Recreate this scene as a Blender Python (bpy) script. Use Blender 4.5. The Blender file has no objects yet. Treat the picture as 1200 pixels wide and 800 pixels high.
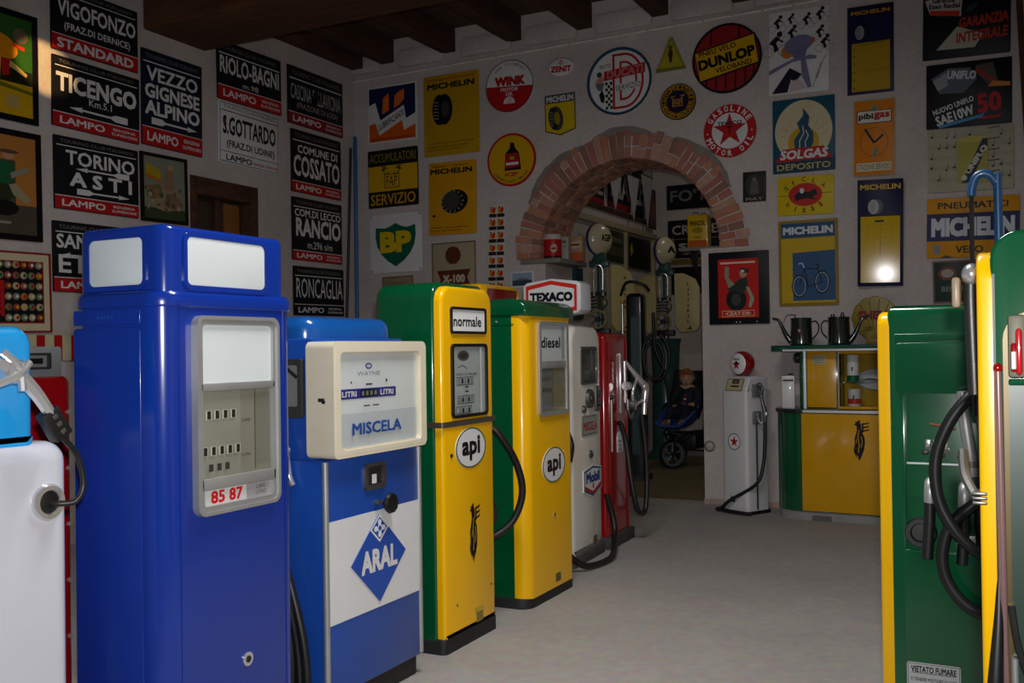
import bpy, bmesh, math, random
from mathutils import Vector, Matrix
random.seed(7)
PI = math.pi
R = math.radians
S = bpy.context.scene
COL = S.collection

# ------------------------------------------------------------------ camera, light, exposure
cam_data = bpy.data.cameras.new('camera')
cam_data.sensor_fit = 'HORIZONTAL'
cam_data.sensor_width = 36.0
cam_data.lens = 36.0 * 1150.0 / 1200.0
cam_data.clip_start = 0.02
cam = bpy.data.objects.new('camera', cam_data)
COL.objects.link(cam)
YAW, PITCH, ROLL = R(27.042), R(0.484), R(-0.804)
f_ = Vector((-math.sin(YAW) * math.cos(PITCH), math.cos(YAW) * math.cos(PITCH), math.sin(PITCH)))
r_ = Vector((math.cos(YAW), math.sin(YAW), 0))
u_ = r_.cross(f_)
rt = r_ * math.cos(ROLL) + u_ * math.sin(ROLL)
up = u_ * math.cos(ROLL) - r_ * math.sin(ROLL)
EYE = Vector((0, 0, 1.5))
cam.matrix_world = Matrix(((rt.x, up.x, -f_.x, EYE.x), (rt.y, up.y, -f_.y, EYE.y), (rt.z, up.z, -f_.z, EYE.z), (0, 0, 0, 1)))
S.camera = cam

S.view_settings.view_transform = 'Standard'
S.view_settings.look = 'None'
S.view_settings.exposure = 0.08
S.view_settings.gamma = 1.0
S.view_settings.use_curve_mapping = False

world = bpy.data.worlds.new('world')
S.world = world
world.use_nodes = True
world.node_tree.nodes['Background'].inputs[0].default_value = (0.75, 0.85, 1.0, 1)
world.node_tree.nodes['Background'].inputs[1].default_value = 0.06


def lamp(name, kind, loc, power, color=(1, 1, 1), target=None, **kw):
    d = bpy.data.lights.new(name, kind)
    d.energy = power
    d.color = color
    for k, v in kw.items():
        setattr(d, k, v)
    o = bpy.data.objects.new(name, d)
    COL.objects.link(o)
    o.location = loc
    if target is not None:
        o.rotation_euler = (Vector(target) - Vector(loc)).to_track_quat('-Z', 'Y').to_euler()
    return o


# the camera's own flash, a ceiling light over the aisle, a warm ceiling spot out of frame
lamp('flash', 'SPOT', (0.03, 0.02, 1.62), 345, (1.0, 0.98, 0.98), (-5.0, 7.6, 1.0), shadow_soft_size=0.03, spot_size=R(94), spot_blend=1.0)
lamp('ceiling_light', 'AREA', (-1.3, 3.2, 4.25), 96, (1.0, 0.98, 0.97), (-1.3, 3.2, 0), shape='RECTANGLE', size=1.3, size_y=0.5)
lamp('inner_room_light', 'AREA', (-2.9, 12.2, 4.75), 6, (1.0, 0.9, 0.75), (-3.4, 12.2, 0), shape='RECTANGLE', size=0.8, size_y=0.3)
lamp('ceiling_spot', 'SPOT', (-4.9, 3.6, 4.2), 420, (1.0, 0.60, 0.22), (-6.69, 5.15, 3.75), shadow_soft_size=0.01, spot_size=R(11), spot_blend=0.6)


# ------------------------------------------------------------------ materials
def lin(h):
    h = h.lstrip('#')
    out = []
    for i in (0, 2, 4):
        c = int(h[i:i + 2], 16) / 255
        out.append(c / 12.92 if c <= 0.04045 else ((c + 0.055) / 1.055) ** 2.4)
    return tuple(out) + (1.0,)


MATS = {}


def nodes(m):
    m.use_nodes = True
    return m.node_tree.nodes, m.node_tree.links, m.node_tree.nodes['Principled BSDF']


def paint(h, rough=0.3, coat=0.0, metal=0.0, var=0.08, scale=6.0, bump=0.0, spec=0.5):
    """plain or lacquered surface with a little procedural unevenness"""
    key = (h, rough, coat, metal, var, scale, bump, spec)
    if key in MATS:
        return MATS[key]
    m = bpy.data.materials.new('paint_' + h.strip('#'))
    n, l, b = nodes(m)
    c = lin(h)
    b.inputs['Roughness'].default_value = rough
    b.inputs['Metallic'].default_value = metal
    b.inputs['Coat Weight'].default_value = coat
    b.inputs['Coat Roughness'].default_value = 0.08
    b.inputs['Specular IOR Level'].default_value = spec
    tc = n.new('ShaderNodeTexCoord')
    nz = n.new('ShaderNodeTexNoise')
    nz.inputs['Scale'].default_value = scale
    nz.inputs['Detail'].default_value = 5
    l.new(tc.outputs['Object'], nz.inputs['Vector'])
    ramp = n.new('ShaderNodeValToRGB')
    ramp.color_ramp.elements[0].position = 0.3
    ramp.color_ramp.elements[1].position = 0.7
    ramp.color_ramp.elements[0].color = tuple(x * (1 - var) for x in c[:3]) + (1,)
    ramp.color_ramp.elements[1].color = tuple(min(1, x * (1 + var)) for x in c[:3]) + (1,)
    l.new(nz.outputs['Fac'], ramp.inputs['Fac'])
    l.new(ramp.outputs['Color'], b.inputs['Base Color'])
    if bump:
        bp = n.new('ShaderNodeBump')
        bp.inputs['Strength'].default_value = bump
        bp.inputs['Distance'].default_value = 0.01
        l.new(nz.outputs['Fac'], bp.inputs['Height'])
        l.new(bp.outputs['Normal'], b.inputs['Normal'])
    MATS[key] = m
    return m


def rough_mat(name, c1, c2, scale, rough=0.9, bump=0.4, dist=0.02, stretch=(1, 1, 1), c3=None, fine=25):
    m = bpy.data.materials.new(name)
    n, l, b = nodes(m)
    b.inputs['Roughness'].default_value = rough
    b.inputs['Specular IOR Level'].default_value = 0.3
    tc = n.new('ShaderNodeTexCoord')
    mp = n.new('ShaderNodeMapping')
    mp.inputs['Scale'].default_value = stretch
    l.new(tc.outputs['Object'], mp.inputs['Vector'])
    a = n.new('ShaderNodeTexNoise')
    a.inputs['Scale'].default_value = scale
    a.inputs['Detail'].default_value = 6
    a.inputs['Roughness'].default_value = 0.65
    f = n.new('ShaderNodeTexNoise')
    f.inputs['Scale'].default_value = scale * fine
    f.inputs['Detail'].default_value = 4
    l.new(mp.outputs[0], a.inputs['Vector'])
    l.new(mp.outputs[0], f.inputs['Vector'])
    rp = n.new('ShaderNodeValToRGB')
    rp.color_ramp.elements[0].position = 0.32
    rp.color_ramp.elements[1].position = 0.68
    rp.color_ramp.elements[0].color = lin(c1)
    rp.color_ramp.elements[1].color = lin(c2)
    if c3:
        e = rp.color_ramp.elements.new(0.5)
        e.color = lin(c3)
    mx = n.new('ShaderNodeMix')
    mx.data_type = 'RGBA'
    mx.blend_type = 'OVERLAY'
    mx.inputs['Factor'].default_value = 0.25
    l.new(a.outputs['Fac'], rp.inputs['Fac'])
    l.new(rp.outputs['Color'], mx.inputs['A'])
    l.new(f.outputs['Color'], mx.inputs['B'])
    l.new(mx.outputs['Result'], b.inputs['Base Color'])
    ad = n.new('ShaderNodeMath')
    ad.operation = 'MULTIPLY_ADD'
    ad.inputs[1].default_value = 0.35
    l.new(f.outputs['Fac'], ad.inputs[0])
    l.new(a.outputs['Fac'], ad.inputs[2])
    bp = n.new('ShaderNodeBump')
    bp.inputs['Strength'].default_value = bump
    bp.inputs['Distance'].default_value = dist
    l.new(ad.outputs[0], bp.inputs['Height'])
    l.new(bp.outputs['Normal'], b.inputs['Normal'])
    return m


def glass_mat():
    m = bpy.data.materials.new('clear_glass')
    m.use_nodes = True
    n, l = m.node_tree.nodes, m.node_tree.links
    n.clear()
    out = n.new('ShaderNodeOutputMaterial')
    tr = n.new('ShaderNodeBsdfTransparent')
    tr.inputs[0].default_value = (0.98, 0.99, 0.985, 1)
    gl = n.new('ShaderNodeBsdfGlossy')
    gl.inputs['Roughness'].default_value = 0.05
    lw = n.new('ShaderNodeLayerWeight')
    lw.inputs['Blend'].default_value = 0.5
    pw = n.new('ShaderNodeMath')
    pw.operation = 'POWER'
    pw.inputs[1].default_value = 4.0
    l.new(lw.outputs['Facing'], pw.inputs[0])
    fr = n.new('ShaderNodeMath')
    fr.operation = 'MULTIPLY_ADD'
    fr.inputs[1].default_value = 0.7
    fr.inputs[2].default_value = 0.04
    l.new(pw.outputs[0], fr.inputs[0])
    mx = n.new('ShaderNodeMixShader')
    l.new(fr.outputs[0], mx.inputs[0])
    l.new(tr.outputs[0], mx.inputs[1])
    l.new(gl.outputs[0], mx.inputs[2])
    l.new(mx.outputs[0], out.inputs[0])
    return m


PLASTER = rough_mat('lime_plaster', '#b3aaa6', '#c6bdb9', 1.1, 0.92, 0.35, 0.03)
CONCRETE = rough_mat('concrete_floor', '#9a9692', '#a9a5a0', 0.7, 0.75, 0.08, 0.01, c3='#a29e99')
WOOD = rough_mat('dark_timber', '#3a251a', '#5a3b28', 2.0, 0.8, 0.5, 0.02, (6, 1, 6))
WOODX = rough_mat('dark_timber_cross', '#4a2f20', '#6b452c', 2.0, 0.8, 0.5, 0.02, (1, 6, 6))
BOARD = rough_mat('ceiling_boards', '#4a362a', '#5f4838', 2.0, 0.85, 0.4, 0.02, (5, 0.7, 1))
MORTAR = rough_mat('mortar', '#aaa198', '#beb4aa', 4.0, 0.95, 0.8, 0.02)
CEMENT = rough_mat('grey_cement', '#77736e', '#8d8780', 4.0, 0.95, 0.8, 0.02)
BRICKS = [rough_mat('brick_%s' % k, a, b_, 7.0, 0.9, 0.9, 0.02) for k, a, b_ in
          (('orange', '#ae735a', '#c08a70'), ('red', '#a06455', '#b27b6d'), ('pale', '#b08069', '#c09a86'), ('brown', '#8a6052', '#9d7668'))]
RUG = rough_mat('worn_mat', '#6b5f45', '#7d7052', 2.0, 0.95, 0.3, 0.01)
GLASS = glass_mat()
CHROME = paint('#dcdcdc', 0.22, metal=0.75, var=0.03)
ALU = paint('#a9abaa', 0.42, metal=0.55, var=0.08)
STEEL = paint('#6e6e6c', 0.4, metal=0.8, var=0.15)
DSTEEL = paint('#3b3b3a', 0.4, metal=0.6, var=0.2)
BRIGHT = paint('#e4e8ee', 0.25, 0.3, metal=0.25, var=0.02)  # chrome trim: its white-blue reflection is painted into the base colour
RUBBER = paint('#121213', 0.45, var=0.2)
BLACK = paint('#0e0e10', 0.4)
WHITE = paint('#dedfe0', 0.3, 0.3, var=0.03)
MILK = paint('#d3dbdb', 0.25, 0.3, var=0.02)


# ------------------------------------------------------------------ mesh builder
class MB:
    def __init__(self):
        self.bm = bmesh.new()
        self.mats = []
        self.M = Matrix.Identity(4)

    def mi(self, m):
        if m not in self.mats:
            self.mats.append(m)
        return self.mats.index(m)

    def add(self, t, mat):
        i = self.mi(mat)
        for f in t.faces:
            f.material_index = i
            f.smooth = True
        t.transform(self.M)
        me = bpy.data.meshes.new('tmp')
        t.to_mesh(me)
        t.free()
        self.bm.from_mesh(me)
        bpy.data.meshes.remove(me)

    def raw(self, verts, faces, mat):
        t = bmesh.new()
        vs = [t.verts.new(v) for v in verts]
        for f in faces:
            try:
                t.faces.new([vs[i] for i in f])
            except ValueError:
                pass
        self.add(t, mat)

    def box(self, x0, x1, y0, y1, z0, z1, mat, bev=0.0, seg=2):
        t = bmesh.new()
        bmesh.ops.create_cube(t, size=1)
        for v in t.verts:
            v.co = Vector(((x0 + x1) / 2 + v.co.x * (x1 - x0), (y0 + y1) / 2 + v.co.y * (y1 - y0), (z0 + z1) / 2 + v.co.z * (z1 - z0)))
        if bev:
            bmesh.ops.bevel(t, geom=list(t.edges), offset=bev, segments=seg, affect='EDGES', profile=0.5)
        self.add(t, mat)

    def prism(self, pts, plane, d0, d1, mat, bev=0.0, bev1=0.0, seg=3):
        """outline extruded from d0 to d1; bev rounds the d0 rim, bev1 the d1 rim"""
        def P(a, b, d):
            return {'xz': (a, d, b), 'xy': (a, b, d), 'yz': (d, a, b)}[plane]
        t = bmesh.new()
        n = len(pts)
        lo = [t.verts.new(P(a, b, d0)) for a, b in pts]
        hi = [t.verts.new(P(a, b, d1)) for a, b in pts]
        f0 = t.faces.new(lo)
        f1 = t.faces.new(hi[::-1])
        for i in range(n):
            j = (i + 1) % n
            t.faces.new((lo[j], lo[i], hi[i], hi[j]))
        bmesh.ops.recalc_face_normals(t, faces=list(t.faces))
        e0, e1 = list(f0.edges), list(f1.edges)
        if bev:
            bmesh.ops.bevel(t, geom=e0, offset=bev, segments=seg, affect='EDGES', profile=0.5)
        if bev1:
            e1 = [e for e in e1 if e.is_valid]
            bmesh.ops.bevel(t, geom=e1, offset=bev1, segments=seg, affect='EDGES', profile=0.5)
        self.add(t, mat)

    def ring(self, outer, inner, plane, d0, d1, mat):
        def P(a, b, d):
            return {'xz': (a, d, b), 'xy': (a, b, d), 'yz': (d, a, b)}[plane]
        n = len(outer)
        vs = [P(a, b, d0) for a, b in outer] + [P(a, b, d0) for a, b in inner] + [P(a, b, d1) for a, b in outer] + [P(a, b, d1) for a, b in inner]
        fs = []
        for i in range(n):
            j = (i + 1) % n
            fs += [(i, j, n + j, n + i), (2 * n + j, 2 * n + i, 3 * n + i, 3 * n + j), (j, i, 2 * n + i, 2 * n + j), (n + i, n + j, 3 * n + j, 3 * n + i)]
        t = bmesh.new()
        v = [t.verts.new(p) for p in vs]
        for f in fs:
            t.faces.new([v[k] for k in f])
        bmesh.ops.recalc_face_normals(t, faces=list(t.faces))
        self.add(t, mat)

    def cyl(self, p0, p1, r0, mat, r1=None, seg=20):
        p0, p1 = Vector(p0), Vector(p1)
        r1 = r0 if r1 is None else r1
        t = bmesh.new()
        L = (p1 - p0).length
        bmesh.ops.create_cone(t, cap_ends=True, segments=seg, radius1=r0, radius2=r1, depth=L)
        q = (p1 - p0).to_track_quat('Z', 'Y').to_matrix().to_4x4()
        t.transform(Matrix.Translation((p0 + p1) / 2) @ q)
        self.add(t, mat)

    def ell(self, c, r, mat, seg=24, rings=14, rot=None):
        t = bmesh.new()
        bmesh.ops.create_uvsphere(t, u_segments=seg, v_segments=rings, radius=1)
        m = Matrix.Translation(Vector(c))
        if rot is not None:
            m = m @ rot.to_4x4()
        t.transform(m @ Matrix.Diagonal(Vector((r[0], r[1], r[2], 1))))
        self.add(t, mat)

    def lathe(self, prof, c, mat, axis=(0, 0, 1), seg=28):
        c = Vector(c)
        q = Vector(axis).to_track_quat('Z', 'Y').to_matrix()
        vs, fs = [], []
        n = len(prof)
        for i in range(seg):
            a = 2 * PI * i / seg
            for r, h in prof:
                vs.append(c + q @ Vector((r * math.cos(a), r * math.sin(a), h)))
        for i in range(seg):
            k = (i + 1) % seg
            for j in range(n - 1):
                fs.append((i * n + j, k * n + j, k * n + j + 1, i * n + j + 1))
        t = bmesh.new()
        v = [t.verts.new(p) for p in vs]
        for f in fs:
            t.faces.new([v[k] for k in f])
        bmesh.ops.remove_doubles(t, verts=list(t.verts), dist=1e-6)
        bmesh.ops.recalc_face_normals(t, faces=list(t.faces))
        self.add(t, mat)

    def tube(self, pts, r, mat, seg=10, sub=8, rads=None):
        P = [Vector(p) for p in pts]
        Q, RR = [], []
        n = len(P)
        rr_ = rads or [r] * n
        if n > 2 and sub > 1:
            for i in range(n - 1):
                a, b, c, d = P[max(i - 1, 0)], P[i], P[i + 1], P[min(i + 2, n - 1)]
                for k in range(sub):
                    s = k / sub
                    Q.append(0.5 * ((2 * b) + (c - a) * s + (2 * a - 5 * b + 4 * c - d) * s * s + (3 * b - a - 3 * c + d) * s ** 3))
                    RR.append(rr_[i] + (rr_[i + 1] - rr_[i]) * s)
            Q.append(P[-1])
            RR.append(rr_[-1])
        else:
            Q, RR = P, list(rr_)
        t = bmesh.new()
        rings = []
        T = (Q[1] - Q[0]).normalized()
        N = T.orthogonal().normalized()
        for i, q in enumerate(Q):
            T2 = (Q[min(i + 1, len(Q) - 1)] - Q[max(i - 1, 0)]).normalized()
            N = (N - T2 * N.dot(T2)).normalized()
            B = T2.cross(N)
            rings.append([t.verts.new(q + (N * math.cos(2 * PI * k / seg) + B * math.sin(2 * PI * k / seg)) * RR[i]) for k in range(seg)])
        for i in range(len(Q) - 1):
            for k in range(seg):
                j = (k + 1) % seg
                t.faces.new((rings[i][k], rings[i][j], rings[i + 1][j], rings[i + 1][k]))
        t.faces.new(rings[0][::-1])
        t.faces.new(rings[-1])
        self.add(t, mat)

    def build(self, name, parent=None, label=None, kind=None):
        me = bpy.data.meshes.new(name)
        self.bm.to_mesh(me)
        self.bm.free()
        for m in self.mats:
            me.materials.append(m)
        me.set_sharp_from_angle(angle=R(38))
        o = bpy.data.objects.new(name, me)
        COL.objects.link(o)
        if parent is not None:
            o.parent = parent
        if label:
            o['label'] = label
        if kind:
            o['kind'] = kind
        return o


def rr(x0, x1, z0, z1, r, n=5):
    """rounded rectangle outline; r may be (bottom left, bottom right, top right, top left)"""
    if not isinstance(r, (tuple, list)):
        r = (r,) * 4
    pts = []
    for (cx, cz, a0, q) in ((x0, z0, 180, r[0]), (x1, z0, 270, r[1]), (x1, z1, 0, r[2]), (x0, z1, 90, r[3])):
        sx = 1 if cx == x0 else -1
        sz = 1 if cz == z0 else -1
        ox, oz = cx + sx * q, cz + sz * q
        for k in range(n + 1):
            a = R(a0 + 90 * k / n)
            pts.append((ox + q * math.cos(a), oz + q * math.sin(a)))
    return pts


def oval(cx, cz, rx, rz, n=36, a0=0, a1=360):
    full = abs(a1 - a0) >= 360
    return [(cx + rx * math.cos(R(a0 + (a1 - a0) * k / (n if full else n - 1))), cz + rz * math.sin(R(a0 + (a1 - a0) * k / (n if full else n - 1)))) for k in range(n)]


def thing(name, label, cat, loc, rz=0.0, group=None):
    o = bpy.data.objects.new(name, None)
    o.empty_display_size = 0.1
    COL.objects.link(o)
    o.location = loc
    o.rotation_euler = (0, 0, rz)
    return tag(o, label, cat, group)


def tag(o, label, cat, group=None):
    o['label'] = label
    o['category'] = cat
    if group:
        o['group'] = group
    return o


def local(root, pts):
    m = (Matrix.Translation(root.location) @ root.rotation_euler.to_matrix().to_4x4()).inverted()
    return [m @ Vector(p) for p in pts]


# ------------------------------------------------------------------ printed artwork
GLYPH = {}


def glyphs(s, bold):
    if (s, bold) in GLYPH:
        return GLYPH[(s, bold)]
    cu = bpy.data.curves.new('lettering', 'FONT')
    cu.body = s
    cu.resolution_u = 2
    cu.offset = bold
    ob = bpy.data.objects.new('lettering', cu)
    COL.objects.link(ob)
    dg = bpy.context.evaluated_depsgraph_get()
    me = ob.evaluated_get(dg).to_mesh()
    vs = [(v.co.x, v.co.y) for v in me.vertices]
    fs = [tuple(p.vertices) for p in me.polygons]
    ob.evaluated_get(dg).to_mesh_clear()
    bpy.data.objects.remove(ob)
    bpy.data.curves.remove(cu)
    GLYPH[(s, bold)] = (vs, fs)
    return vs, fs


class Art:
    """flat print laid on a face: u to the right, v up, each new shape a hair in front of the last"""
    def __init__(self, mb, org, ux=(1, 0, 0), uz=(0, 0, 1), nrm=(0, -1, 0), sx=0.01, sz=None, eps=0.0003):
        self.mb = mb
        self.o, self.ux, self.uz, self.n = Vector(org), Vector(ux), Vector(uz), Vector(nrm)
        self.sx = sx
        self.sz = sz or sx
        self.k = 0
        self.eps = eps

    def p(self, u, v):
        return self.o + self.ux * (u * self.sx) + self.uz * (v * self.sz) + self.n * (self.eps * self.k)

    def shape(self, verts, faces, mat):
        self.k += 1
        vs = [self.p(*q) for q in verts]
        t = bmesh.new()
        bv = [t.verts.new(q) for q in vs]
        for f in faces:
            try:
                fc = t.faces.new([bv[i] for i in f])
            except ValueError:
                continue
            fc.normal_update()
            if fc.normal.dot(self.n) < 0:
                fc.normal_flip()
        self.mb.add(t, mat)

    def poly(self, pts, mat):
        self.shape(pts, [tuple(range(len(pts)))], mat)

    def rect(self, x0, y0, x1, y1, mat):
        self.poly([(x0, y0), (x1, y0), (x1, y1), (x0, y1)], mat)

    def rrect(self, x0, y0, x1, y1, r, mat):
        self.poly(rr(x0, x1, y0, y1, r), mat)

    def disc(self, cx, cy, rx, ry, mat, rot=0, n=32):
        c, s = math.cos(R(rot)), math.sin(R(rot))
        self.poly([(cx + a * c - b * s, cy + a * s + b * c) for a, b in oval(0, 0, rx, ry, n)], mat)

    def band(self, outer, inner, mat):
        n = len(outer)
        self.shape(list(outer) + list(inner), [(i, (i + 1) % n, n + (i + 1) % n, n + i) for i in range(n)], mat)

    def circ(self, cx, cy, rx, ry, w, mat, n=36):
        self.band(oval(cx, cy, rx, ry, n), oval(cx, cy, rx - w, ry - w, n), mat)

    def frame(self, x0, y0, x1, y1, w, mat):
        self.band([(x0, y0), (x1, y0), (x1, y1), (x0, y1)], [(x0 + w, y0 + w), (x1 - w, y0 + w), (x1 - w, y1 - w), (x0 + w, y1 - w)], mat)

    def line(self, pts, w, mat):
        for (a, b) in zip(pts[:-1], pts[1:]):
            dx, dy = b[0] - a[0], b[1] - a[1]
            L = math.hypot(dx, dy) or 1
            nx, ny = -dy / L * w / 2, dx / L * w / 2
            self.poly([(a[0] + nx, a[1] + ny), (a[0] - nx, a[1] - ny), (b[0] - nx, b[1] - ny), (b[0] + nx, b[1] + ny)], mat)

    def text(self, s, cx, cy, w, h, mat, bold=0.02, shear=0.0, rot=0.0):
        vs, fs = glyphs(s, 0.0)
        xs = [a for a, b in vs]
        ys = [b for a, b in vs]
        x0, x1, y0, y1 = min(xs), max(xs), min(ys), max(ys)
        bold = max(bold, 0.0)
        kx, ky = w / (x1 - x0 + 2 * bold), h / (y1 - y0 + 2 * bold)
        c, sn = math.cos(R(rot)), math.sin(R(rot))
        if bold == 0:
            offs = [(0, 0)]
        elif bold <= 0.045:
            offs = [(bold, bold), (-bold, bold), (bold, -bold), (-bold, -bold)]
        else:
            offs = [(i * bold, j * bold) for i in (-1, 0, 1) for j in (-1, 0, 1)]
        self.k += 1
        for dx, dy in offs:                    # heavier strokes: the letter struck several times, a breath apart
            out = []
            for a, b in vs:
                a2, b2 = (a + dx - (x0 + x1) / 2) * kx, (b + dy - (y0 + y1) / 2) * ky
                a2 += b2 * shear
                out.append((cx + a2 * c - b2 * sn, cy + a2 * sn + b2 * c))
            self.k -= 0.8
            self.shape(out, fs, mat)

    def arc(self, s, cx, cy, r, a_mid, step, h, mat, bold=0.03, inside=False, ky=1.0, wmax=0.85):
        """letters along a circle; inside=True reads along the lower arc"""
        n = len(s)
        for i, ch in enumerate(s):
            if ch == ' ':
                continue
            off = (i - (n - 1) / 2) * step
            a = a_mid + off if inside else a_mid - off
            x, y = cx + r * math.cos(R(a)), cy + r * math.sin(R(a)) * ky
            wd = {'I': 0.28, '.': 0.2, '-': 0.3, "'": 0.2, 'W': 1.1, 'M': 1.0}.get(ch, 0.72) * h * wmax / 0.85
            self.text(ch, x, y, wd, h * (0.2 if ch in '.-' else 1), mat, bold, 0, a + 90 if inside else a - 90)

# ------------------------------------------------------------------ the room
XL, YB, TH = -6.69, 9.21, 0.69            # left wall, face of the back wall, its thickness
AX, AZ, AR = -3.415, 2.44, 0.945          # centre and radius of the arch
XR = 1.7

m = MB()
m.box(-9, 3, -3, 15, -0.12, 0.0, CONCRETE)
m.build('floor', kind='structure')

m = MB()                                  # left wall with the window opening
for (y0, y1, z0, z1) in ((0.5, 6.66, 0, 5.1), (7.555, 9.21 + TH, 0, 5.1), (6.66, 7.555, 0, 2.2), (6.66, 7.555, 3.145, 5.1)):
    m.box(XL - 0.35, XL, y0, y1, z0, z1, PLASTER)
m.build('wall_left', kind='structure')

out = [(XL, 0), (-4.30, 0), (-4.30, 2.44), (AX - AR - 0.02, 2.44)]
out += [(AX + (AR + 0.02) * math.cos(R(a)), AZ + (AR + 0.02) * math.sin(R(a))) for a in range(180, -1, -6)]
out += [(-2.65, 2.44), (-2.65, 0), (XR, 0), (XR, 5.1), (XL, 5.1)]
m = MB()
m.prism(out, 'xz', YB, YB + TH, PLASTER)
# plaster pushed up between the joists
for x in (-6.62, -5.77, -4.95, -4.2, -3.4, -2.6, -1.8, -1.0, -0.2):
    m.box(x - 0.30, x + 0.30, YB - 0.05, YB, 4.66, 4.86, PLASTER, 0.03)
m.build('wall_back', kind='structure')

m = MB()
m.box(XR, XR + 0.2, 1.0, YB + TH, 0, 5.1, PLASTER)
m.build('wall_right', kind='structure')

m = MB()
m.prism([(-2.655, 0), (-2.60, 0), (-2.60, 0.05), (-2.655, 0.05)], 'xz', YB - 0.012, YB + TH, rough_mat('pink_plaster', '#a0897d', '#b39a8c', 3, 0.95, 0.5), 0)
m.box(-2.60, XR, YB - 0.012, YB, 0, 0.055, rough_mat('pink_plaster_b', '#a0897d', '#b39a8c', 3, 0.95, 0.5), 0.004)
m.build('baseboard_back', kind='structure')

# brick arch
m = MB()
m.ring([(AX + 1.212 * math.cos(R(a)), AZ + 1.212 * math.sin(R(a))) for a in range(0, 181, 4)] + [(AX + 0.957 * math.cos(R(a)), AZ + 0.957 * math.sin(R(a))) for a in range(180, -1, -4)],
       [(AX + 1.20 * math.cos(R(a)), AZ + 1.20 * math.sin(R(a))) for a in range(0, 181, 4)] + [(AX + 0.958 * math.cos(R(a)), AZ + 0.958 * math.sin(R(a))) for a in range(180, -1, -4)],
       'xz', YB - 0.004, YB + 0.05, MORTAR)


def wedge(a0, a1, r0, r1, y0, y1, mat):
    n = 2
    pts = [(AX + r0 * math.cos(R(a0 + (a1 - a0) * k / n)), AZ + r0 * math.sin(R(a0 + (a1 - a0) * k / n))) for k in range(n + 1)]
    pts += [(AX + r1 * math.cos(R(a1 + (a0 - a1) * k / n)), AZ + r1 * math.sin(R(a1 + (a0 - a1) * k / n))) for k in range(n + 1)]
    m.prism(pts, 'xz', y0, y1, mat, 0.006, seg=2)


wedge_rows = 44
for i in range(wedge_rows):
    a0 = 180 * i / wedge_rows
    a1 = 180 * (i + 1) / wedge_rows
    a0 += 0.35 + random.uniform(-.25, .25)
    a1 -= 0.35 + random.uniform(-.25, .25)
    rout = 1.215 + random.uniform(-0.03, 0.025)
    if random.random() < 0.45 and 0.1 < i / wedge_rows < 0.9 or i < 3 or i > 40:
        cut = random.uniform(1.04, 1.12)
        wedge(a0, a1, AR, cut - 0.006, YB - random.uniform(.008, .02), YB + 0.12, random.choice(BRICKS))
        wedge(a0, a1, cut + 0.006, rout, YB - random.uniform(.008, .02), YB + 0.12, random.choice(BRICKS))
    else:
        wedge(a0, a1, AR, rout, YB - random.uniform(.006, .022), YB + 0.12, random.choice(BRICKS))
    off = 0.06 if i % 2 else 0.0
    y = YB + 0.13 - off * 0.5
    while y < YB + TH - 0.03:
        y2 = min(y + random.uniform(0.11, 0.14), YB + TH)
        wedge(a0, a1, AR + random.uniform(-.006, .006), AR + 0.05, max(y, YB + 0.125), y2, random.choice(BRICKS))
        y = y2 + 0.012
# mortar behind the soffit bricks, grey cement smeared over the haunches
m.ring([(AX + 0.975 * math.cos(R(a)), AZ + 0.975 * math.sin(R(a))) for a in range(0, 181, 4)] + [(AX + 0.952 * math.cos(R(a)), AZ + 0.952 * math.sin(R(a))) for a in range(180, -1, -4)],
       [(AX + 0.972 * math.cos(R(a)), AZ + 0.972 * math.sin(R(a))) for a in range(0, 181, 4)] + [(AX + 0.954 * math.cos(R(a)), AZ + 0.954 * math.sin(R(a))) for a in range(180, -1, -4)],
       'xz', YB + 0.001, YB + TH - 0.001, MORTAR)
for (a0, a1) in ((28, 66), (76, 108), (112, 152)):
    pts = []
    for a in range(a0, a1 + 1, 3):
        t = (a - a0) / (a1 - a0)
        rad = 1.215 + 0.06 * math.sin(PI * t) + random.uniform(-.008, .008)
        pts.append((AX + rad * math.cos(R(a)), AZ + rad * math.sin(R(a))))
    for a in range(a1, a0 - 1, -3):
        pts.append((AX + 1.17 * math.cos(R(a)), AZ + 1.17 * math.sin(R(a))))
    m.prism(pts, 'xz', YB - 0.007, YB + 0.03, CEMENT)
m.build('trim_1', kind='structure')

m = MB()                                  # impost slabs where the arch springs
m.box(-4.58, -4.12, YB - 0.03, YB + TH, 2.39, 2.44, CEMENT, 0.008)
m.box(-2.66, -2.22, YB - 0.005, YB + TH, 2.41, 2.445, PLASTER, 0.008)
m.build('trim_2', kind='structure')

# ceiling: boards, joists, the heavy cross beam
m = MB()
m.box(XL - 0.3, XR, 1.0, YB + 0.1, 5.0, 5.08, BOARD)
m.build('ceiling', kind='structure')
m = MB()
for x in [-6.22 + 0.80 * k for k in range(10)]:
    m.box(x - 0.085, x + 0.085, 1.0, YB - 0.001, 4.74, 5.0, WOOD, 0.012)
m.build('trim_3', kind='structure')
m = MB()
m.box(XL + 0.005, XR, 6.12, 6.86, 4.32, 4.74, WOODX, 0.03)
m.build('trim_4', kind='structure')
m = MB()                                  # wall plate along the left wall top
m.box(XL, XL + 0.16, 6.86, YB, 4.72, 4.9, WOOD, 0.01)
m.build('trim_5', kind='structure')

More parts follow.
